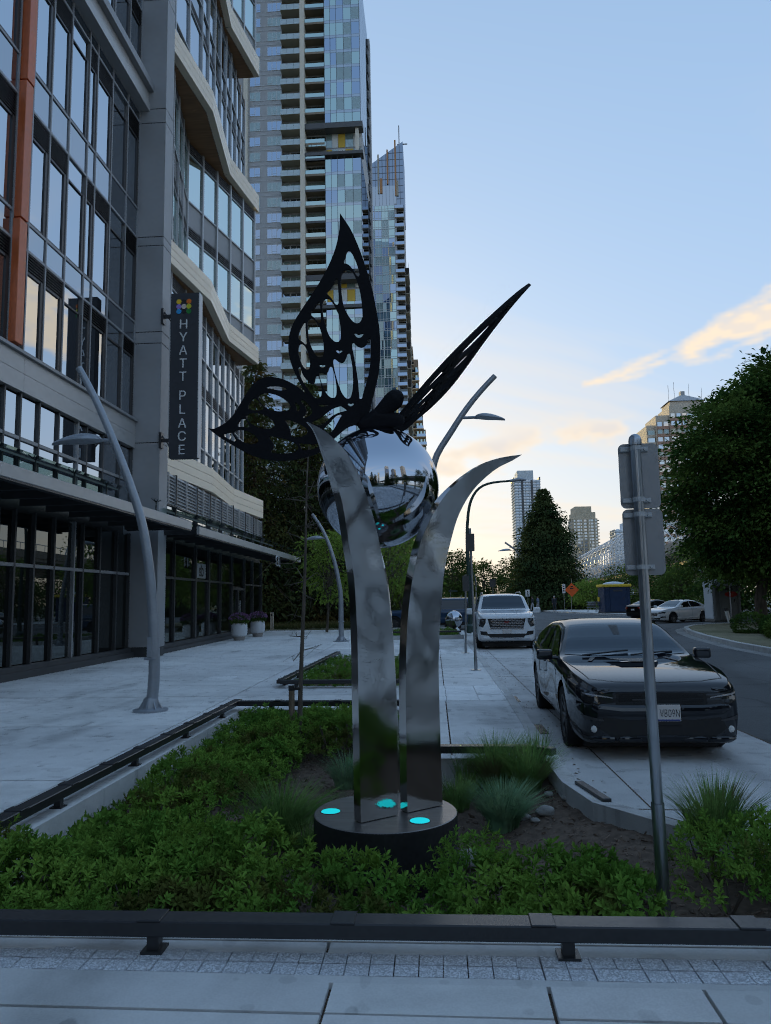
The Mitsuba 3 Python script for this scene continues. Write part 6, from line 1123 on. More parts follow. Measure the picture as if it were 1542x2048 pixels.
# number plate
rz = math.atan2(-1, -0.035)
pm = MB().cbox((2.535, 0.02, 0.515), (0.012, 0.335, 0.17), 0, 0.004).moved((2.455, 10.68, -0.148), rz); put('number_plate', pm, 'plate_white', car1)
put('plate_holder', MB().cbox((2.528, 0.02, 0.50), (0.012, 0.36, 0.235), 0, 0.006).moved((2.455, 10.68, -0.148), rz), 'trim_black', car1)
tm = meshkit.text_mesh('V809N', 0.078, 0.002, False); v = np.array(tm.vertices); v[:, 0] -= v[:, 0].max(); wv = 0.20 / (v[:, 0].max() - v[:, 0].min()); q = np.stack([2.5415 + v[:, 2], 0.178 + 0.0 * v[:, 0] + 0.0, 0.475 + v[:, 1]], -1); q[:, 1] = 0.175 + v[:, 0] * wv * 1.0
mt = MB().add(q, np.array(tm.faces)); put('lettering', mt.moved((2.455, 10.68, -0.148), rz), 'letter_black', car1)
put('plate_strip', MB().cbox((2.541, 0.02, 0.442), (0.004, 0.32, 0.016)).moved((2.455, 10.68, -0.148), rz), 'plate_blue', car1)
# ---- white full-size SUV
WH = [(1.62, 0.41), (-1.47, 0.41)]
sv = Car(5.30, 2.05, [(2.65, 1.12), (2.45, 1.20), (1.9, 1.27), (1.30, 1.32), (1.15, 1.36), (0.75, 1.64), (0.45, 1.84), (0.0, 1.90), (-1.2, 1.915), (-2.2, 1.87), (-2.5, 1.80), (-2.65, 1.2)],
         [(2.65, 1.04), (2.3, 1.14), (1.3, 1.21), (0, 1.23), (-2.4, 1.25), (-2.65, 1.1)], [(2.65, .34), (2.4, .28), (-2.3, .30), (-2.65, .42)], [(2.65, .86), (2.5, .93), (2.2, .975), (0, .985), (-2.3, .98), (-2.55, .93), (-2.65, .88)], 0.05, WH, 0.41, tumble=0.24)
F = [('windscreen', sv.patch([(1.13, -.80), (1.18, 0), (1.13, .80), (0.52, .68), (0.48, 0), (0.52, -.68)], 'top', 0.008, 0.08), 'windscreen')]
for p in ([(0.92, 1.28), (0.50, 1.68), (0.35, 1.76), (-0.35, 1.79), (-0.36, 1.28)], [(-0.46, 1.29), (-0.45, 1.79), (-1.40, 1.79), (-1.42, 1.30)], [(-1.52, 1.30), (-1.50, 1.78), (-2.25, 1.74), (-2.35, 1.34)]): F += [('side_window', m, 'car_glass') for m in both(sv, p, 0.008)]
F.append(('grille', sv.patch([(-.55, .72), (.55, .72), (.64, 1.05), (-.64, 1.05)], 'front', 0.006, 0.05), 'trim_black'))
m = MB(); 
for i, z in enumerate(np.arange(0.75, 1.05, 0.055)):
    for y in np.arange(-.54 + 0.06 * (i % 2), .50, 0.12): q = sv.patch([(y, z), (y + .10, z), (y + .10, z + .022), (y, z + .022)], 'front', 0.022, 0.05); [m.add(a, b) for a, b in zip(q.v, q.f)]
F.append(('grille_bars', m, 'rim_silver')); F.append(('grille_frame', sv.patch(Polygon([(-.57, .69), (.57, .69), (.67, 1.08), (-.67, 1.08)]).difference(Polygon([(-.54, .72), (.54, .72), (.63, 1.045), (-.63, 1.045)])).intersection(shapely.box(-1, .69, 1, .725)), 'front', 0.016, 0.05), 'rim_silver'))
for sg in (1, -1):
    F.append(('headlight', sv.patch([(sg * .70, 1.06), (sg * .94, 1.05), (sg * .95, .98), (sg * .93, .80), (sg * .80, .76), (sg * .71, .92)], 'front', 0.010, 0.05), 'lamp_glass'))
    F.append(('fog_lamp', sv.patch([(sg * .62, .48), (sg * .88, .52), (sg * .90, .64), (sg * .68, .62)], 'front', 0.010, 0.05), 'trim_black'))
F.append(('lower_intake', sv.patch([(-.55, .40), (.55, .40), (.66, .54), (-.66, .54)], 'front', 0.008, 0.05), 'trim_black')); F.append(('skid_plate', sv.patch([(-.50, .38), (.50, .38), (.55, .425), (-.55, .425)], 'front', 0.02, 0.05), 'rim_silver'))
tmq = meshkit.text_mesh('GMC', 0.06, 0.004, True); vq = np.array(tmq.vertices); F.append(('badge', MB().add(np.stack([2.655 + vq[:, 2] + 0.02, vq[:, 0] - 0.10, 0.895 + vq[:, 1]], -1), np.array(tmq.faces)), 'tail_red')); F.append(('number_plate', sv.patch([(-.16, .56), (.16, .56), (.16, .70), (-.16, .70)], 'front', 0.025, 0.05), 'plate_white'))
F += [('wing_mirror', m, 'paint_white') for m in mirror_pair(0.95, 1.20, 1.28, (0.15, 0.22, 0.22))]
F.append(('roof_rail', MB().tube([(0.3, .70, 1.90), (-0.2, .70, 1.96), (-2.0, .70, 1.95), (-2.2, .70, 1.88)], 0.022, 6).tube([(0.3, -.70, 1.90), (-0.2, -.70, 1.96), (-2.0, -.70, 1.95), (-2.2, -.70, 1.88)], 0.022, 6), 'rim_silver'))
F.append(('shut_line', strips(sv, [[(2.50, -.80), (2.52, 0), (2.50, .80)], [(2.50, .80), (1.25, .93)], [(2.50, -.80), (1.25, -.93)], [(2.45, .35), (1.3, .42)], [(2.45, -.35), (1.3, -.42)]], 'top', 0.012, 0.004), 'rim_dark'))
for fl in (False, True): F.append(('door_line', strips(sv, [[(1.1, 1.2), (1.05, .45)], [(-.41, 1.24), (-.42, .45)], [(-1.46, 1.26), (-1.15, .75)]], 'side', 0.014, 0.004, fl), 'trim_black'))
build_car(sv, 'white_suv', 'large white SUV with a chrome grille parked at the kerb behind the black sedan', 'car', 'paint_white', (2.52, 28.2, -0.148), (-0.03, -1), 'rim_silver', 0.41, WH, 0.29, F, spokes=6)
# ---- two sedans on the side street
WH = [(1.40, 0.335), (-1.43, 0.335)]
def sedan(mat, nm, lab, loc, head):
    c = Car(4.69, 1.82, [(2.345, .72), (2.2, .79), (1.7, .89), (1.15, .955), (0.98, .99), (0.5, 1.22), (0.1, 1.385), (-0.4, 1.44), (-0.9, 1.40), (-1.4, 1.24), (-1.75, 1.10), (-2.2, 1.05), (-2.345, .98)], [(2.345, .66), (1.9, .78), (1.1, .88), (0, .92), (-1.2, .95), (-2.2, .96), (-2.345, .9)],
            [(2.345, .22), (2.1, .17), (-2.0, .19), (-2.345, .32)], [(2.345, .72), (2.2, .86), (1.9, .95), (0, .985), (-1.8, .97), (-2.2, .90), (-2.345, .78)], 0.05, WH, 0.335)
    F = [('windscreen', c.patch([(0.95, -.66), (1.02, 0), (0.95, .66), (0.16, .50), (0.12, 0), (0.16, -.50)], 'top', 0.008, 0.08), 'windscreen'), ('rear_window', c.patch([(-.98, -.46), (-.96, .46), (-1.66, .56), (-1.66, -.56)], 'top', 0.008, 0.08), 'windscreen')]
    for p in ([(0.75, .97), (0.20, 1.27), (-.25, 1.345), (-.30, .98)], [(-.36, .98), (-.32, 1.345), (-.72, 1.33), (-1.10, 1.22), (-1.38, 1.03)]): F += [('side_window', m, 'car_glass') for m in both(c, p, 0.008)]
    F.append(('grille', c.patch([(-.42, .45), (.42, .45), (.50, .62), (-.50, .62)], 'front', 0.008, 0.05), 'trim_black')); F.append(('lower_intake', c.patch([(-.62, .24), (.62, .24), (.66, .34), (-.66, .34)], 'front', 0.008, 0.05), 'trim_black')); m = MB()
    for z in (.50, .56): q = c.patch([(-.44, z), (.44, z), (.44, z + .018), (-.44, z + .018)], 'front', 0.016, 0.05); [m.add(a, b) for a, b in zip(q.v, q.f)]
    F.append(('grille_bars', m, 'rim_silver')); F.append(('number_plate', c.patch([(-.16, .38), (.16, .38), (.16, .47), (-.16, .47)], 'front', 0.02, 0.05), 'plate_white')); F.append(('number_plate', c.patch([(-.17, .66), (.17, .66), (.17, .78), (-.17, .78)], 'rear', 0.02, 0.05), 'plate_white'))
    for sg in (1, -1):
        F.append(('headlight', c.patch([(sg * .54, .58), (sg * .56, .67), (sg * .84, .72), (sg * .82, .62)], 'front', 0.010, 0.04), 'lamp_glass')); F.append(('tail_light', c.patch([(sg * .50, .80), (sg * .50, .92), (sg * .80, .93), (sg * .82, .78)], 'rear', 0.010, 0.04), 'tail_red'))
        F.append(('corner_intake', c.patch([(sg * .66, .32), (sg * .84, .36), (sg * .84, .43), (sg * .66, .42)], 'front', 0.010, 0.04), 'trim_black'))
    F += [('wing_mirror', m, mat) for m in mirror_pair(0.80, 1.02, 1.02, (0.11, 0.18, 0.13))]
    for fl in (False, True): F.append(('door_line', strips(c, [[(.90, .87), (.86, .28)], [(-.33, .93), (-.38, .28)], [(-1.32, .95), (-1.08, .58)], [(.9, .27), (-1.0, .27)]], 'side', 0.012, 0.004, fl), 'trim_black'))
    build_car(c, nm, lab, 'car', mat, loc, head, 'rim_dark', 0.335, WH, 0.24, F, spokes=10)
sedan('paint_white', 'white_sedan', 'white sedan waiting at the mouth of the side street on the right', (15.62, 49.25, -0.152), (-2.35, -1.5))
sedan('paint_dark', 'dark_sedan', 'dark sedan seen from behind beyond the white sedan', (16.6, 57.2, -0.152), (0.86, 0.52))
sedan('paint_dark', 'dark_sedan', 'dark sedan parked across the road outside the picture, reflected in the shop glass', (13.2, 16, -0.02), (-0.3, 1))
# ---- blue pickup with a canopy, broadside at the end of the plaza
WH = [(1.72, 0.40), (-1.62, 0.40)]
pk_ = Car(5.7, 1.98, [(2.85, .98), (2.6, 1.08), (1.9, 1.14), (1.35, 1.18), (1.2, 1.22), (0.75, 1.55), (0.5, 1.74), (0.0, 1.80), (-0.8, 1.80), (-0.95, 1.82), (-2.6, 1.80), (-2.80, 1.72), (-2.85, 1.1)], [(2.85, .92), (2.4, 1.03), (1.2, 1.08), (-2.5, 1.10), (-2.85, 1.05)], [(2.85, .40), (2.5, .36), (-2.6, .42), (-2.85, .5)], [(2.85, .88), (2.5, .96), (0, .985), (-2.6, .98), (-2.85, .94)], 0.05, WH, 0.40, tumble=0.22)
F = [('windscreen', pk_.patch([(1.18, -.72), (1.18, .72), (0.56, .62), (0.56, -.62)], 'top', 0.008, 0.08), 'windscreen'), ('rear_window', pk_.patch([(-.62, 1.22), (.62, 1.22), (.58, 1.62), (-.58, 1.62)], 'rear', 0.01, 0.06), 'car_glass')]
for p in ([(0.95, 1.15), (0.55, 1.62), (0.1, 1.70), (0.05, 1.15)], [(-.05, 1.15), (-.02, 1.70), (-.72, 1.70), (-.74, 1.15)], [(-.98, 1.18), (-.98, 1.70), (-2.45, 1.70), (-2.60, 1.18)]): F += [('side_window', m, 'car_glass') for m in both(pk_, p, 0.008)]
for sg in (1, -1): F.append(('tail_light', pk_.patch([(sg * .78, .78), (sg * .78, 1.08), (sg * .93, 1.08), (sg * .93, .78)], 'rear', 0.012, 0.04), 'tail_red')); F.append(('headlight', pk_.patch([(sg * .60, .76), (sg * .60, .92), (sg * .86, .92), (sg * .86, .76)], 'front', 0.01, 0.04), 'lamp_glass'))
F.append(('bumper', MB().cbox((-2.90, 0, .55), (.14, 1.8, .18), 0, .03), 'rim_silver')); F += [('wing_mirror', m, 'trim_black') for m in mirror_pair(0.95, 1.14, 1.20, (0.14, 0.2, 0.2))]
for fl in (False, True): F.append(('door_line', strips(pk_, [[(1.05, 1.06), (1.02, .5)], [(0.0, 1.08), (0.0, .5)], [(-.86, 1.78), (-.86, .5)], [(-.9, 1.10), (-2.7, 1.10)]], 'side', 0.014, 0.004, fl), 'trim_black'))
build_car(pk_, 'blue_pickup', 'dark blue pickup with a matching canopy seen behind the small mirrored ball', 'truck', 'paint_blue', (-0.55, 43.7, -0.155), (-1, 0.04), 'rim_dark', 0.40, WH, 0.26, F, spokes=6)
# ---------------------------------------------------------------- lamps, signs, pots, cabins, people
R = rng(91)
def lamp(lab, base, lean, H_, arm_z, arm_len, head_len, dirn, r0, r1, rot=0.0):
    """bowed street lamp: lean is (t, sideways) along its height"""
    k = thing('street_lamp', lab, 'street lamp', 'bowed grey street lamps'); b = np.array(base, float); c, s_ = math.cos(rot), math.sin(rot); side = np.array([c * dirn, s_ * dirn, 0])
    z = np.array([q[0] for q in lean]); o = np.array([q[1] for q in lean]); tz = np.linspace(0, H_, 40); so = PchipInterpolator(z, o)(tz); P = b + side * so[:, None] + np.array([0, 0, 1.0]) * tz[:, None]
    put('pole', MB().tube(P, np.linspace(r0, r1, 40), 16), 'lamp_grey', k, smooth=50)
    put('base', MB().lathe(b, [(0.25 * r0 / .085, 0.0), (0.25 * r0 / .085, 0.03), (0.17 * r0 / .085, 0.04), (r0 * 1.5, 0.055), (r0 * 1.25, 0.17), (r0 * 1.02, 0.2)], 24), 'lamp_grey', k, smooth=30)
    m = MB()
    for a in np.arange(8) * math.pi / 4: d = np.array([math.cos(a), math.sin(a), 0]); m.hexa([b + d * r + n_ * np.array([-d[1], d[0], 0]) * 0.009 + (0, 0, zz) for zz, r_ in ((0.04, (r0, r0 * 2.1)), (0.15, (r0, r0 * 1.35))) for r, n_ in ((r_[0], -1), (r_[1], -1), (r_[1], 1), (r_[0], 1))])
    put('base_fin', m, 'lamp_grey', k)
    if r0 > 0.075: put('service_hatch', MB().cbox(b + np.array([0, -r0 * 0.96, 0.95]), (0.085, 0.02, 0.30), 0, 0.006).cbox(b + np.array([0.0, 0, 0.78]), (r0 * 2.12, r0 * 2.12, 0.035), 0, 0.015), 'lamp_grey', k)
    a0 = b + side * float(PchipInterpolator(z, o)(arm_z)) + np.array([0, 0, arm_z]); a1 = a0 + side * arm_len + (0, 0, 0.0)
    put('arm', MB().bar(a0, a1 + side * 0.05, 0.028, 8), 'lamp_grey', k)
    u = np.linspace(0, 1, 22); w = np.sin(np.pi * u ** 0.75) ** 0.7 * head_len * 0.27; hh = np.sin(np.pi * u ** 0.7) ** 0.8 * head_len * 0.155; an = np.linspace(0, np.pi, 15); crossv = np.array([-side[1], side[0], 0]); ctr = a1 + side * (u * head_len)[:, None] + np.array([0, 0, 1.0]) * (-0.05 * u)[:, None]
    g = ctr[:, None] + crossv * (w[:, None, None] * np.cos(an)[None, :, None]) + np.array([0, 0, 1.0]) * (hh[:, None, None] * np.sin(an)[None, :, None]); put('lamp_head', MB().grid(g).grid(np.stack([g[:, 0], ctr - np.array([0, 0, 0.03]), g[:, -1]], 1)), 'lamp_grey', k, smooth=40)
    return k
LN = [(0, 0), (.6, -.045), (1.28, -.02), (2.05, .05), (2.83, .18), (3.46, .38), (4.27, .70), (4.85, .96), (5.34, 1.22)]
lamp('bowed grey street lamp on the plaza nearest the hotel, left of the sculpture', (-4.31, 11.18, 0), LN, 5.34, 4.17, .16, .78, -1, .088, .052, 0.12)
lamp('bowed grey street lamp rising behind the right petal against the sky', (-0.22, 13.4, 0), [(0, 0), (1, -.02), (2, 0.03), (3, .13), (4.09, .29), (4.69, .64), (5.17, .98), (5.68, 1.45)], 5.68, 4.91, .26, .56, 1, .088, .05)
lamp('bowed grey street lamp farther along the plaza left of the petals', (-3.7, 29.5, 0), [(0, 0), (1.63, .0), (2.63, .13), (3.74, .42), (4.45, .72), (5.11, 1.14)], 5.11, 4.12, .12, .8, -1, .11, .06)
lamp('far bowed street lamp standing before the conical fir', (12.7, 100, 0), [(0, 0), (4.5, .0), (6.9, .75), (9.0, 3.0)], 9.0, 7.9, .6, 1.8, -1, .2, .12)
for i, (x, y, d_, l_) in enumerate(((6.2, 110, -1, 'thin far street lamp left of the round tree'), (5.0, 140, -1, 'thinnest far street lamp at the end of the street'))): lamp(l_, (x, y, 0), [(0, 0), (4.0, .0), (6.0, .7), (7.6, 2.2)], 7.6, 6.6, .5, 1.6, d_, .14, .09)
# green cobra-head lamp
k = thing('cobra_lamp', 'dark green street lamp post with a long curved arm over the road', 'street lamp')
P = smooth_curve([(1.65, 36, -0.05), (1.70, 36, 3), (1.76, 36, 5.6), (1.95, 36, 6.4), (2.39, 36, 6.98), (3.0, 36, 7.2), (3.85, 36, 7.27)], 40); pr('pole_green', (0.018, 0.045, 0.038), 0.45)
put('pole', MB().tube(P, np.linspace(0.11, 0.05, 40), 12), 'pole_green', k, smooth=50); put('lamp_head', MB().add(*hull([blob(np.array([3.9, 36, 7.27]), 0.07), blob(np.array([4.3, 36, 7.33]), 0.09), blob(np.array([4.6, 36, 7.3]), 0.05)])), 'lamp_grey', k, smooth=40); put('base', MB().lathe((1.65, 36, 0), [(0.24, 0), (0.22, 0.3), (0.12, 0.4)], 16), 'pole_green', k)
# round signpost in the bed with the backs of two plates
k = thing('signpost', 'round galvanised signpost in the bed with the backs of two grey sign plates', 'sign')
b0_, b1_ = np.array([1.225, 4.40, -0.36]), np.array([1.215, 4.40, 2.51])
pr('sign_back', proc(lambda p, n, uv: mi.Color3f(0.27, 0.27, 0.275) * (0.88 + 0.2 * fbm(p.x * 4, p.y * 4, p.z * 9, 3))), 0.42, metal=0.55)
put('post', MB().tube([b0_, b0_ * 0.72 + b1_ * 0.28], 0.036, 20, cap=False).tube([b0_ * 0.72 + b1_ * 0.28, b1_], 0.0305, 20), 'galvanised', k, smooth=50); put('cap', MB().lathe((1.215, 4.40, 2.485), [(0.038, 0.0), (0.038, 0.03), (0.033, 0.05), (0.02, 0.064), (0, 0.07)], 20), 'galvanised', k, smooth=50)
def rrect(w, h, r): return shapely.box(-w / 2 + r, -h / 2 + r, w / 2 - r, h / 2 - r).buffer(r, quad_segs=6)
tilt = -0.04
for i, (cx, cz, w, h) in enumerate(((1.244, 2.31, 0.232, 0.392), (1.248, 1.914, 0.232, 0.392))):
    put('sign_plate', MB().plate(rrect(w, h, 0.034), 0.004, (cx, 4.458, cz), (math.cos(tilt), math.sin(tilt), 0), (0.0, 0, 1)), 'sign_back', k)
    for z in (cz + 0.158, cz - 0.150):
        put('bracket', MB().tube([(1.217, 4.40, z - 0.013), (1.217, 4.40, z + 0.013)], 0.034, 18).cbox((1.217 + 0.055, 4.445, z), (0.055, 0.02, 0.028), 0, 0.003).cbox((1.217 - 0.055, 4.445, z), (0.055, 0.02, 0.028), 0, 0.003).bar((1.217 + 0.06, 4.425, z), (1.217 + 0.06, 4.475, z), 0.008, 6), 'light_alu', k)
# small kerbside signs
def small_sign(lab, base, top, plate, mat='dark_alu', r=0.03, foot=True, yaw=0.0, front='dark_alu', marks=None, round_=0.02):
    k = thing('signpost', lab, 'sign'); put('post', MB().tube([base, top], r, 10), 'galvanised', k, smooth=50)
    if foot: put('foot', MB().lathe(np.array(base), [(0.12, 0), (0.12, 0.015), (r * 1.3, 0.02), (r * 1.3, 0.30)], 12), 'galvanised', k)
    cx, cy, cz, w, h = plate; kk = put('plate', MB().plate(rrect(w, h, round_), 0.01, (cx, cy - 0.06, cz), (math.cos(yaw), math.sin(yaw), 0), (0, 0, 1)), front, k)
    if marks: marks(kk, np.array([cx, cy - 0.072, cz]), w, h)
    return k
small_sign('slim kerbside post with the dark back of a small sign, nearest the SUV', (0.90, 17.0, 0.0), (0.86, 17.0, 3.20), (0.86, 17.0, 2.87, 0.19, 0.40))
small_sign('second slim kerbside post with a dark plate on top, beside the mirrored ball', (0.90, 22.3, 0.0), (0.96, 22.3, 2.32), (0.96, 22.3, 2.05, 0.20, 0.46))
pr('sign_white', (0.66, 0.66, 0.64), 0.5); pr('sign_orange', (0.75, 0.11, 0.012), 0.5); pr('sign_red', (0.45, 0.02, 0.02), 0.5); pr('sign_yellow', (0.70, 0.48, 0.03), 0.5)
def mk_walk(kk, o, w, h): put('symbol', MB().cbox(o + (0.0, 0, 0.18), (0.12, 0.01, 0.12)).cbox(o + (0.02, 0, -0.02), (0.10, 0.01, 0.28)).cbox(o + (-0.06, 0, -0.24), (0.07, 0.01, 0.22)).cbox(o + (0.09, 0, -0.24), (0.07, 0.01, 0.22)), 'letter_black', kk)
small_sign('white walking figure sign at the crossing beside the far lamp post', (11.25, 90, 0), (11.2, 90, 2.55), (11.2, 90, 2.12, 0.5, 0.78), front='sign_white', marks=mk_walk, foot=False)
def mk_arrow(kk, o, w, h):
    for z in (0.26, 0.0, -0.26): put('symbol', MB().cbox(o + (0, 0, z), (0.20, 0.01, 0.12)), 'letter_black', kk)
small_sign('tall narrow white sign on a post at the far corner', (14.65, 85, 0), (14.62, 85, 3.1), (14.63, 85, 2.52, 0.36, 1.02), front='sign_white', marks=mk_arrow, foot=False)
k = thing('roadwork_sign', 'orange diamond roadwork sign on a post at the far corner', 'sign'); put('post', MB().tube([(15.22, 84, 0), (15.36, 84, 3.6)], 0.04, 8), 'galvanised', k)
put('plate', MB().plate([(0, -.78), (.78, 0), (0, .78), (-.78, 0)], 0.02, (15.33, 83.9, 2.35), (1, 0, 0), (0, 0, 1)), 'sign_orange', k); put('symbol', MB().cbox((15.33, 83.86, 2.72), (0.24, 0.02, 0.12)).cbox((15.33, 83.86, 2.50), (0.36, 0.02, 0.10)), 'letter_black', k)
def mk_np(kk, o, w, h):
    an = np.linspace(0, 2 * np.pi, 25); m = MB().tube([o + (0.13 * math.cos(t), -0.004, 0.10 + 0.13 * math.sin(t)) for t in an], 0.02, 6, cap=False); m.bar(o + (-0.09, -0.004, 0.19), o + (0.09, -0.004, 0.01), 0.018); put('ring', m, 'sign_red', kk); m = MB().cbox(o + (-0.03, 0, 0.10), (0.03, 0.01, 0.14)).cbox(o + (0.02, 0, 0.145), (0.06, 0.01, 0.03)).cbox(o + (0.02, 0, 0.09), (0.06, 0.01, 0.03)).cbox(o + (0.045, 0, 0.115), (0.025, 0.01, 0.07)); put('letter', m, 'letter_black', kk)
small_sign('no parking sign with a red ring on a thin post before the grey cabin', (16.55, 42.9, 0), (16.6, 42.9, 3.45), (16.62, 42.9, 3.17, 0.44, 0.60), front='sign_white', marks=mk_np, foot=False)
small_sign('dark square sign far down the street, left of the fir', (4.75, 60, 0), (4.72, 60, 3.1), (4.72, 60, 2.80, 0.5, 0.6), front='dark_alu', foot=False)
small_sign('green street-name blade far down the street', (1.35, 60, 0), (1.35, 60, 2.4), (1.55, 60, 2.22, 0.7, 0.16), front='pole_green', foot=False)
# small mirrored ball
k = thing('mirror_ball_sculpture', 'small mirrored ball on a short stem in the far bed before the pickup', 'sculpture'); s = trimesh.creation.icosphere(4, 0.375); put('ball', (np.array(s.vertices) + (0.84, 32.5, 0.72), np.array(s.faces)), 'mirror_ball', k, smooth=True); put('stem', MB().lathe((0.84, 32.5, 0), [(0.16, -0.12), (0.14, 0.05), (0.07, 0.12), (0.07, 0.37)], 16), 'black_steel', k)
# pots with purple flowers
leaf_mat('flower_purple', (0.20, 0.09, 0.20), (0.34, 0.20, 0.36), 6, 0.4); pr('pot_white', mottled((0.62, 0.63, 0.64), 0.06, 2, 20), 0.5); pr('pot_foot', mottled((0.30, 0.27, 0.25), 0.1, 3, 30), 0.8)
for i, (x, y, lab) in enumerate(((-8.33, 31.5, 'white pot of purple flowers nearest along the shopfront'), (-8.30, 34.7, 'white pot of purple flowers beyond the shop door'))):
    k = thing('flower_pot', lab, 'plant pot', 'white flower pots by the shop door'); put('pot', MB().lathe((x, y, 0), [(0.25, 0.17), (0.32, 0.22), (0.345, 0.45), (0.33, 0.66), (0.30, 0.74), (0.27, 0.74), (0.26, 0.66), (0, 0.66)], 32), 'pot_white', k, smooth=40); put('foot', MB().lathe((x, y, 0), [(0.20, 0), (0.235, 0.03), (0.25, 0.17)], 32), 'pot_foot', k, smooth=40)
    n = 900; q = sphere_dirs(R, n) * (0.40, 0.40, 0.24) * (R.uniform(.4, 1, n) ** .5)[:, None]; c = q + (x, y, 0.86); put('leaves', MB().add(*leaves(c, q + R.normal(0, .2, (n, 3)), sphere_dirs(R, n), 0.09, 0.025)), 'big_leaf', k, kind='stuff')
    n = 420; q = sphere_dirs(R, n) * (0.42, 0.42, 0.26); q[:, 2] = np.abs(q[:, 2]) * 1.0; c = q + (x, y, 0.88); put('flowers', MB().add(*leaves(c, q + R.normal(0, .3, (n, 3)), sphere_dirs(R, n), 0.07, 0.03)), 'flower_purple', k, kind='stuff')
# bollards, cabins, carts
k = put('bollard', MB().cbox((-9.36, 42.6, 0.5), (0.20, 0.10, 1.0), 0, 0.012), 'cream_wall', lab='pale square wooden bollard at the end of the hotel shopfront', cat='bollard'); put('reflector', MB().cbox((-9.36, 42.54, 0.86), (0.08, 0.02, 0.1)), 'letter_black', k)
k = thing('leaning_bollard', 'leaning white bollard with a dark cap before the grey cabin', 'bollard'); put('post', MB().tube([(16.12, 42.0, 0), (15.96, 42.0, 0.78)], 0.10, 14), 'sign_white', k, smooth=40); put('band', MB().tube([(15.975, 42.0, 0.68), (15.955, 42.0, 0.83)], 0.105, 14), 'dark_alu', k, smooth=40)
pr('cabin_grey', mottled((0.16, 0.165, 0.16), 0.15, 2, 16), 0.6); pr('cabin_blue', mottled((0.012, 0.030, 0.075), 0.2, 2, 16), 0.5)
def cabin(lab, c, size, rz, wall, roof_m, lean=0):
    k = thing('portable_cabin', lab, 'cabin'); w, d, h = size; f = lambda m: m.moved(c, rz)
    put('wall', f(MB().cbox((0, 0, h * 0.47), (w, d, h * 0.90), 0, 0.05)), wall, k)
    for i in range(6):
        for sy in (-1, 1): put('rib', f(MB().cbox((-w / 2 + (i + 0.5) * w / 6, sy * (d / 2 + 0.01), h * 0.47), (w / 14, 0.05, h * 0.8), 0, 0.015)), wall, k)
    put('door', f(MB().cbox((0.02 * w, -d / 2 - 0.03, h * 0.45), (w * 0.62, 0.06, h * 0.78), 0, 0.02)), wall, k)
    put('vent', f(MB().cbox((0.02 * w, -d / 2 - 0.065, h * 0.77), (w * 0.36, 0.03, h * 0.05)).cbox((0.24 * w, -d / 2 - 0.07, h * 0.5), (0.05, 0.03, 0.2))), 'dark_alu', k)
    put('base', f(MB().cbox((0, 0, 0.06), (w * 1.04, d * 1.04, 0.12), 0, 0.03)), 'dark_alu', k); return k, f
k, f = cabin('blue portable cabin with a yellow roof rim and domed white top at the far corner', (17.05, 71.9, 0.0), (2.4, 2.2, 2.72), 0.05, 'cabin_blue', None)
put('roof_rim', f(MB().cbox((0, 0, 2.56), (2.66, 2.46, 0.26), 0, 0.05)), 'sign_yellow', k); put('roof', f(MB().lathe((0, 0, 0), [(1.0, 2.68), (0.9, 2.82), (0.5, 2.92), (0, 2.95)], 24)), 'skyline_white', k, smooth=40)
k, f = cabin('grey portable cabin with a curved white roof under the big tree', (16.58, 44.1, 0.0), (1.55, 1.3, 2.42), 0.06, 'cabin_grey', None)
put('roof', f(MB().tube([(-0.80, 0, 2.14), (0.80, 0, 2.14)], [0.70, 0.70], 20, flat=(1.0, 0.42))), 'skyline_white', k, smooth=40)
put('side_panel', f(MB().cbox((-0.79, 0, 1.15), (0.05, 1.15, 1.9), 0, 0.02)), 'skyline_white', k); an = np.linspace(0, 2 * np.pi, 20)[:-1]
put('label', f(MB().plate([(0.36 * math.cos(t), 0.16 * math.sin(t)) for t in an], 0.01, (0.20, -0.725, 1.58), (1, 0, 0), (0, 0, 1))), 'sign_red', k)
for i, (x, y, lab) in enumerate(((16.0, 72.6, 'shopping cart with a yellow crate beside the blue cabin'), (15.2, 73.2, 'empty shopping cart left of the blue cabin'))):
    k = thing('shopping_cart', lab, 'cart'); m = MB()
    for z in (0.55, 0.8, 1.05): m.tube([(x - .45, y - .3, z), (x + .45, y - .3, z), (x + .45, y + .3, z), (x - .45, y + .3, z), (x - .45, y - .3, z)], 0.015, 4)
    for a in np.linspace(-.45, .45, 8): m.bar((x + a, y - .3, 0.55), (x + a, y - .3, 1.05), 0.010, 4)
    put('basket', m, 'rim_silver', k); m = MB(); [m.bar((x + a, y + b_, 0.08), (x + a * .8, y + b_, 0.55), 0.02, 4) for a in (-.4, .4) for b_ in (-.25, .25)]; put('leg', m, 'rim_silver', k); put('load', MB().cbox((x + .05, y, 0.85), (.7, .45, .45), 0.1, .08), ('cabin_blue', 'cabin_grey')[i], k)
    if i == 0: put('crate', MB().cbox((x + .05, y, 1.3), (.7, .45, .42), 0.1, .03), 'sign_yellow', k)
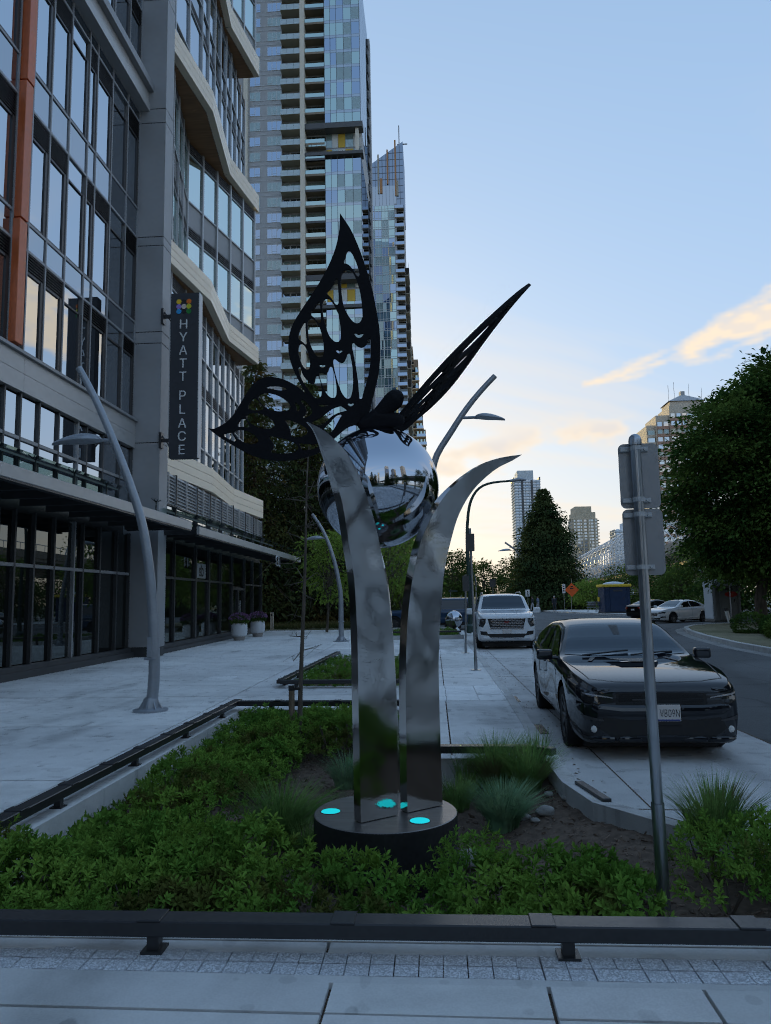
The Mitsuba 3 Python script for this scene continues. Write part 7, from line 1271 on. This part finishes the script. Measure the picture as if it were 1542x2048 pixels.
# people at the far corner: one continuous body each
pr('cloth_dark', (0.03, 0.032, 0.04), 0.9); pr('cloth_pale', (0.40, 0.40, 0.42), 0.9); pr('cloth_jeans', (0.16, 0.19, 0.26), 0.9); pr('skin', (0.36, 0.22, 0.16), 0.6); pr('hair', (0.02, 0.016, 0.013), 0.8); pr('hair_grey', (0.35, 0.34, 0.33), 0.8)
def person(lab, loc, rz, top, legs, hair, stride=0.16, h=1.72):
    k = thing('person', lab, 'person'); s_ = h / 1.72; J = {'hip': (0, 0, .92, .13), 'chest': (0, 0, 1.25, .15), 'neck': (0, 0, 1.47, .055), 'head': (.02, 0, 1.60, .095)}
    bones = [('hip', 'chest'), ('chest', 'neck'), ('neck', 'head')]
    for n_, sg in (('l', 1), ('r', -1)):
        J |= {'sh' + n_: (0, sg * .19, 1.40, .06), 'el' + n_: (-.06 * sg, sg * .25, 1.13, .045), 'wr' + n_: (.05, sg * .24, .89, .032), 'ha' + n_: (.08, sg * .235, .80, .035), 'hp' + n_: (0, sg * .09, .90, .095), 'kn' + n_: (sg * stride * .5 + .03, sg * .10, .49, .062), 'an' + n_: (sg * stride, sg * .10, .09, .045), 'to' + n_: (sg * stride + .17, sg * .11, .04, .038)}
        bones += [('chest', 'sh' + n_), ('sh' + n_, 'el' + n_), ('el' + n_, 'wr' + n_), ('wr' + n_, 'ha' + n_), ('hip', 'hp' + n_), ('hp' + n_, 'kn' + n_), ('kn' + n_, 'an' + n_), ('an' + n_, 'to' + n_)]
    def mk(bs, gr=0.0):
        ms = [manifold3d.Manifold.hull_points(np.vstack([blob(np.array(J[q][:3]), J[q][3] + gr, 2) for q in b])) for b in bs]; M_ = ms[0]
        for q in ms[1:]: M_ = M_ + q
        w = M_.to_mesh(); return MB().add(np.array(w.vert_properties)[:, :3] * s_, np.array(w.tri_verts)).moved(loc, rz)
    put('body', mk(bones), 'skin', k, smooth=60); put('jacket', mk([b for b in bones if b[0] in ('hip', 'chest') and b[1] in ('chest', 'shl', 'shr')] + [(a + n_, b + n_) for n_ in 'lr' for a, b in (('sh', 'el'), ('el', 'wr'))], 0.022), top, k, smooth=60)
    put('trousers', mk([('hip', 'hp' + n_) for n_ in 'lr'] + [(a + n_, b + n_) for n_ in 'lr' for a, b in (('hp', 'kn'), ('kn', 'an'))], 0.018), legs, k, smooth=60); put('hair', MB().add(blob(np.array([0.0, 0, 1.635]), 0.105) * s_, np.array(trimesh.creation.icosphere(2, 1).faces)).moved(loc, rz), hair, k, smooth=True)
person('person in dark clothes standing before the conical fir beside the white sign', (14.0, 88, 0), -1.4, 'cloth_dark', 'cloth_dark', 'hair_grey', 0.08)
person('person in pale trousers walking at the far crossing, left one', (12.0, 92, 0), 2.6, 'cloth_dark', 'cloth_pale', 'hair')
person('person in pale trousers walking at the far crossing, right one', (12.8, 93, 0), 2.8, 'cloth_jeans', 'cloth_pale', 'hair')
# round utility cover and drain slots in the pavement
strc('utility_cover', MB().box((-4.9, 15.6, 0.001), (-4.3, 16.2, 0.006)), 'concrete_light'); 
for x, y in ((1.40, 12.9), (1.42, 9.9)): strc('drain_slot', MB().box((x - 0.13, y, -0.153), (x + 0.02, y + 0.7, -0.143)), 'trim_black')
R = rng(301); x = np.r_[R.uniform(1.32, 1.75, 90), R.uniform(-8.8, 1.0, 60)]; y = np.r_[R.uniform(5.8, 26, 90), R.uniform(8, 36, 60)]; zf = np.r_[np.full(90, -0.144), np.full(60, 0.006)]
inb = shapely.contains_xy(BED.buffer(0.2).union(BED2.buffer(.2)).union(BED3.buffer(.2)), x, y); x, y, zf = x[~inb], y[~inb], zf[~inb]; c = np.stack([x, y, zf], -1); d = R.normal(0, 1, c.shape) * (1, 1, .12)
put('fallen_leaves', MB().add(*leaves(c, d, unit(R.normal(0, .3, c.shape) + (0, 0, 1)), R.uniform(.025, .06, len(c)), 0.012)), 'bark_chip', lab='scattered dry leaves on the pavement and along the kerb', cat='leaves', kind='stuff')
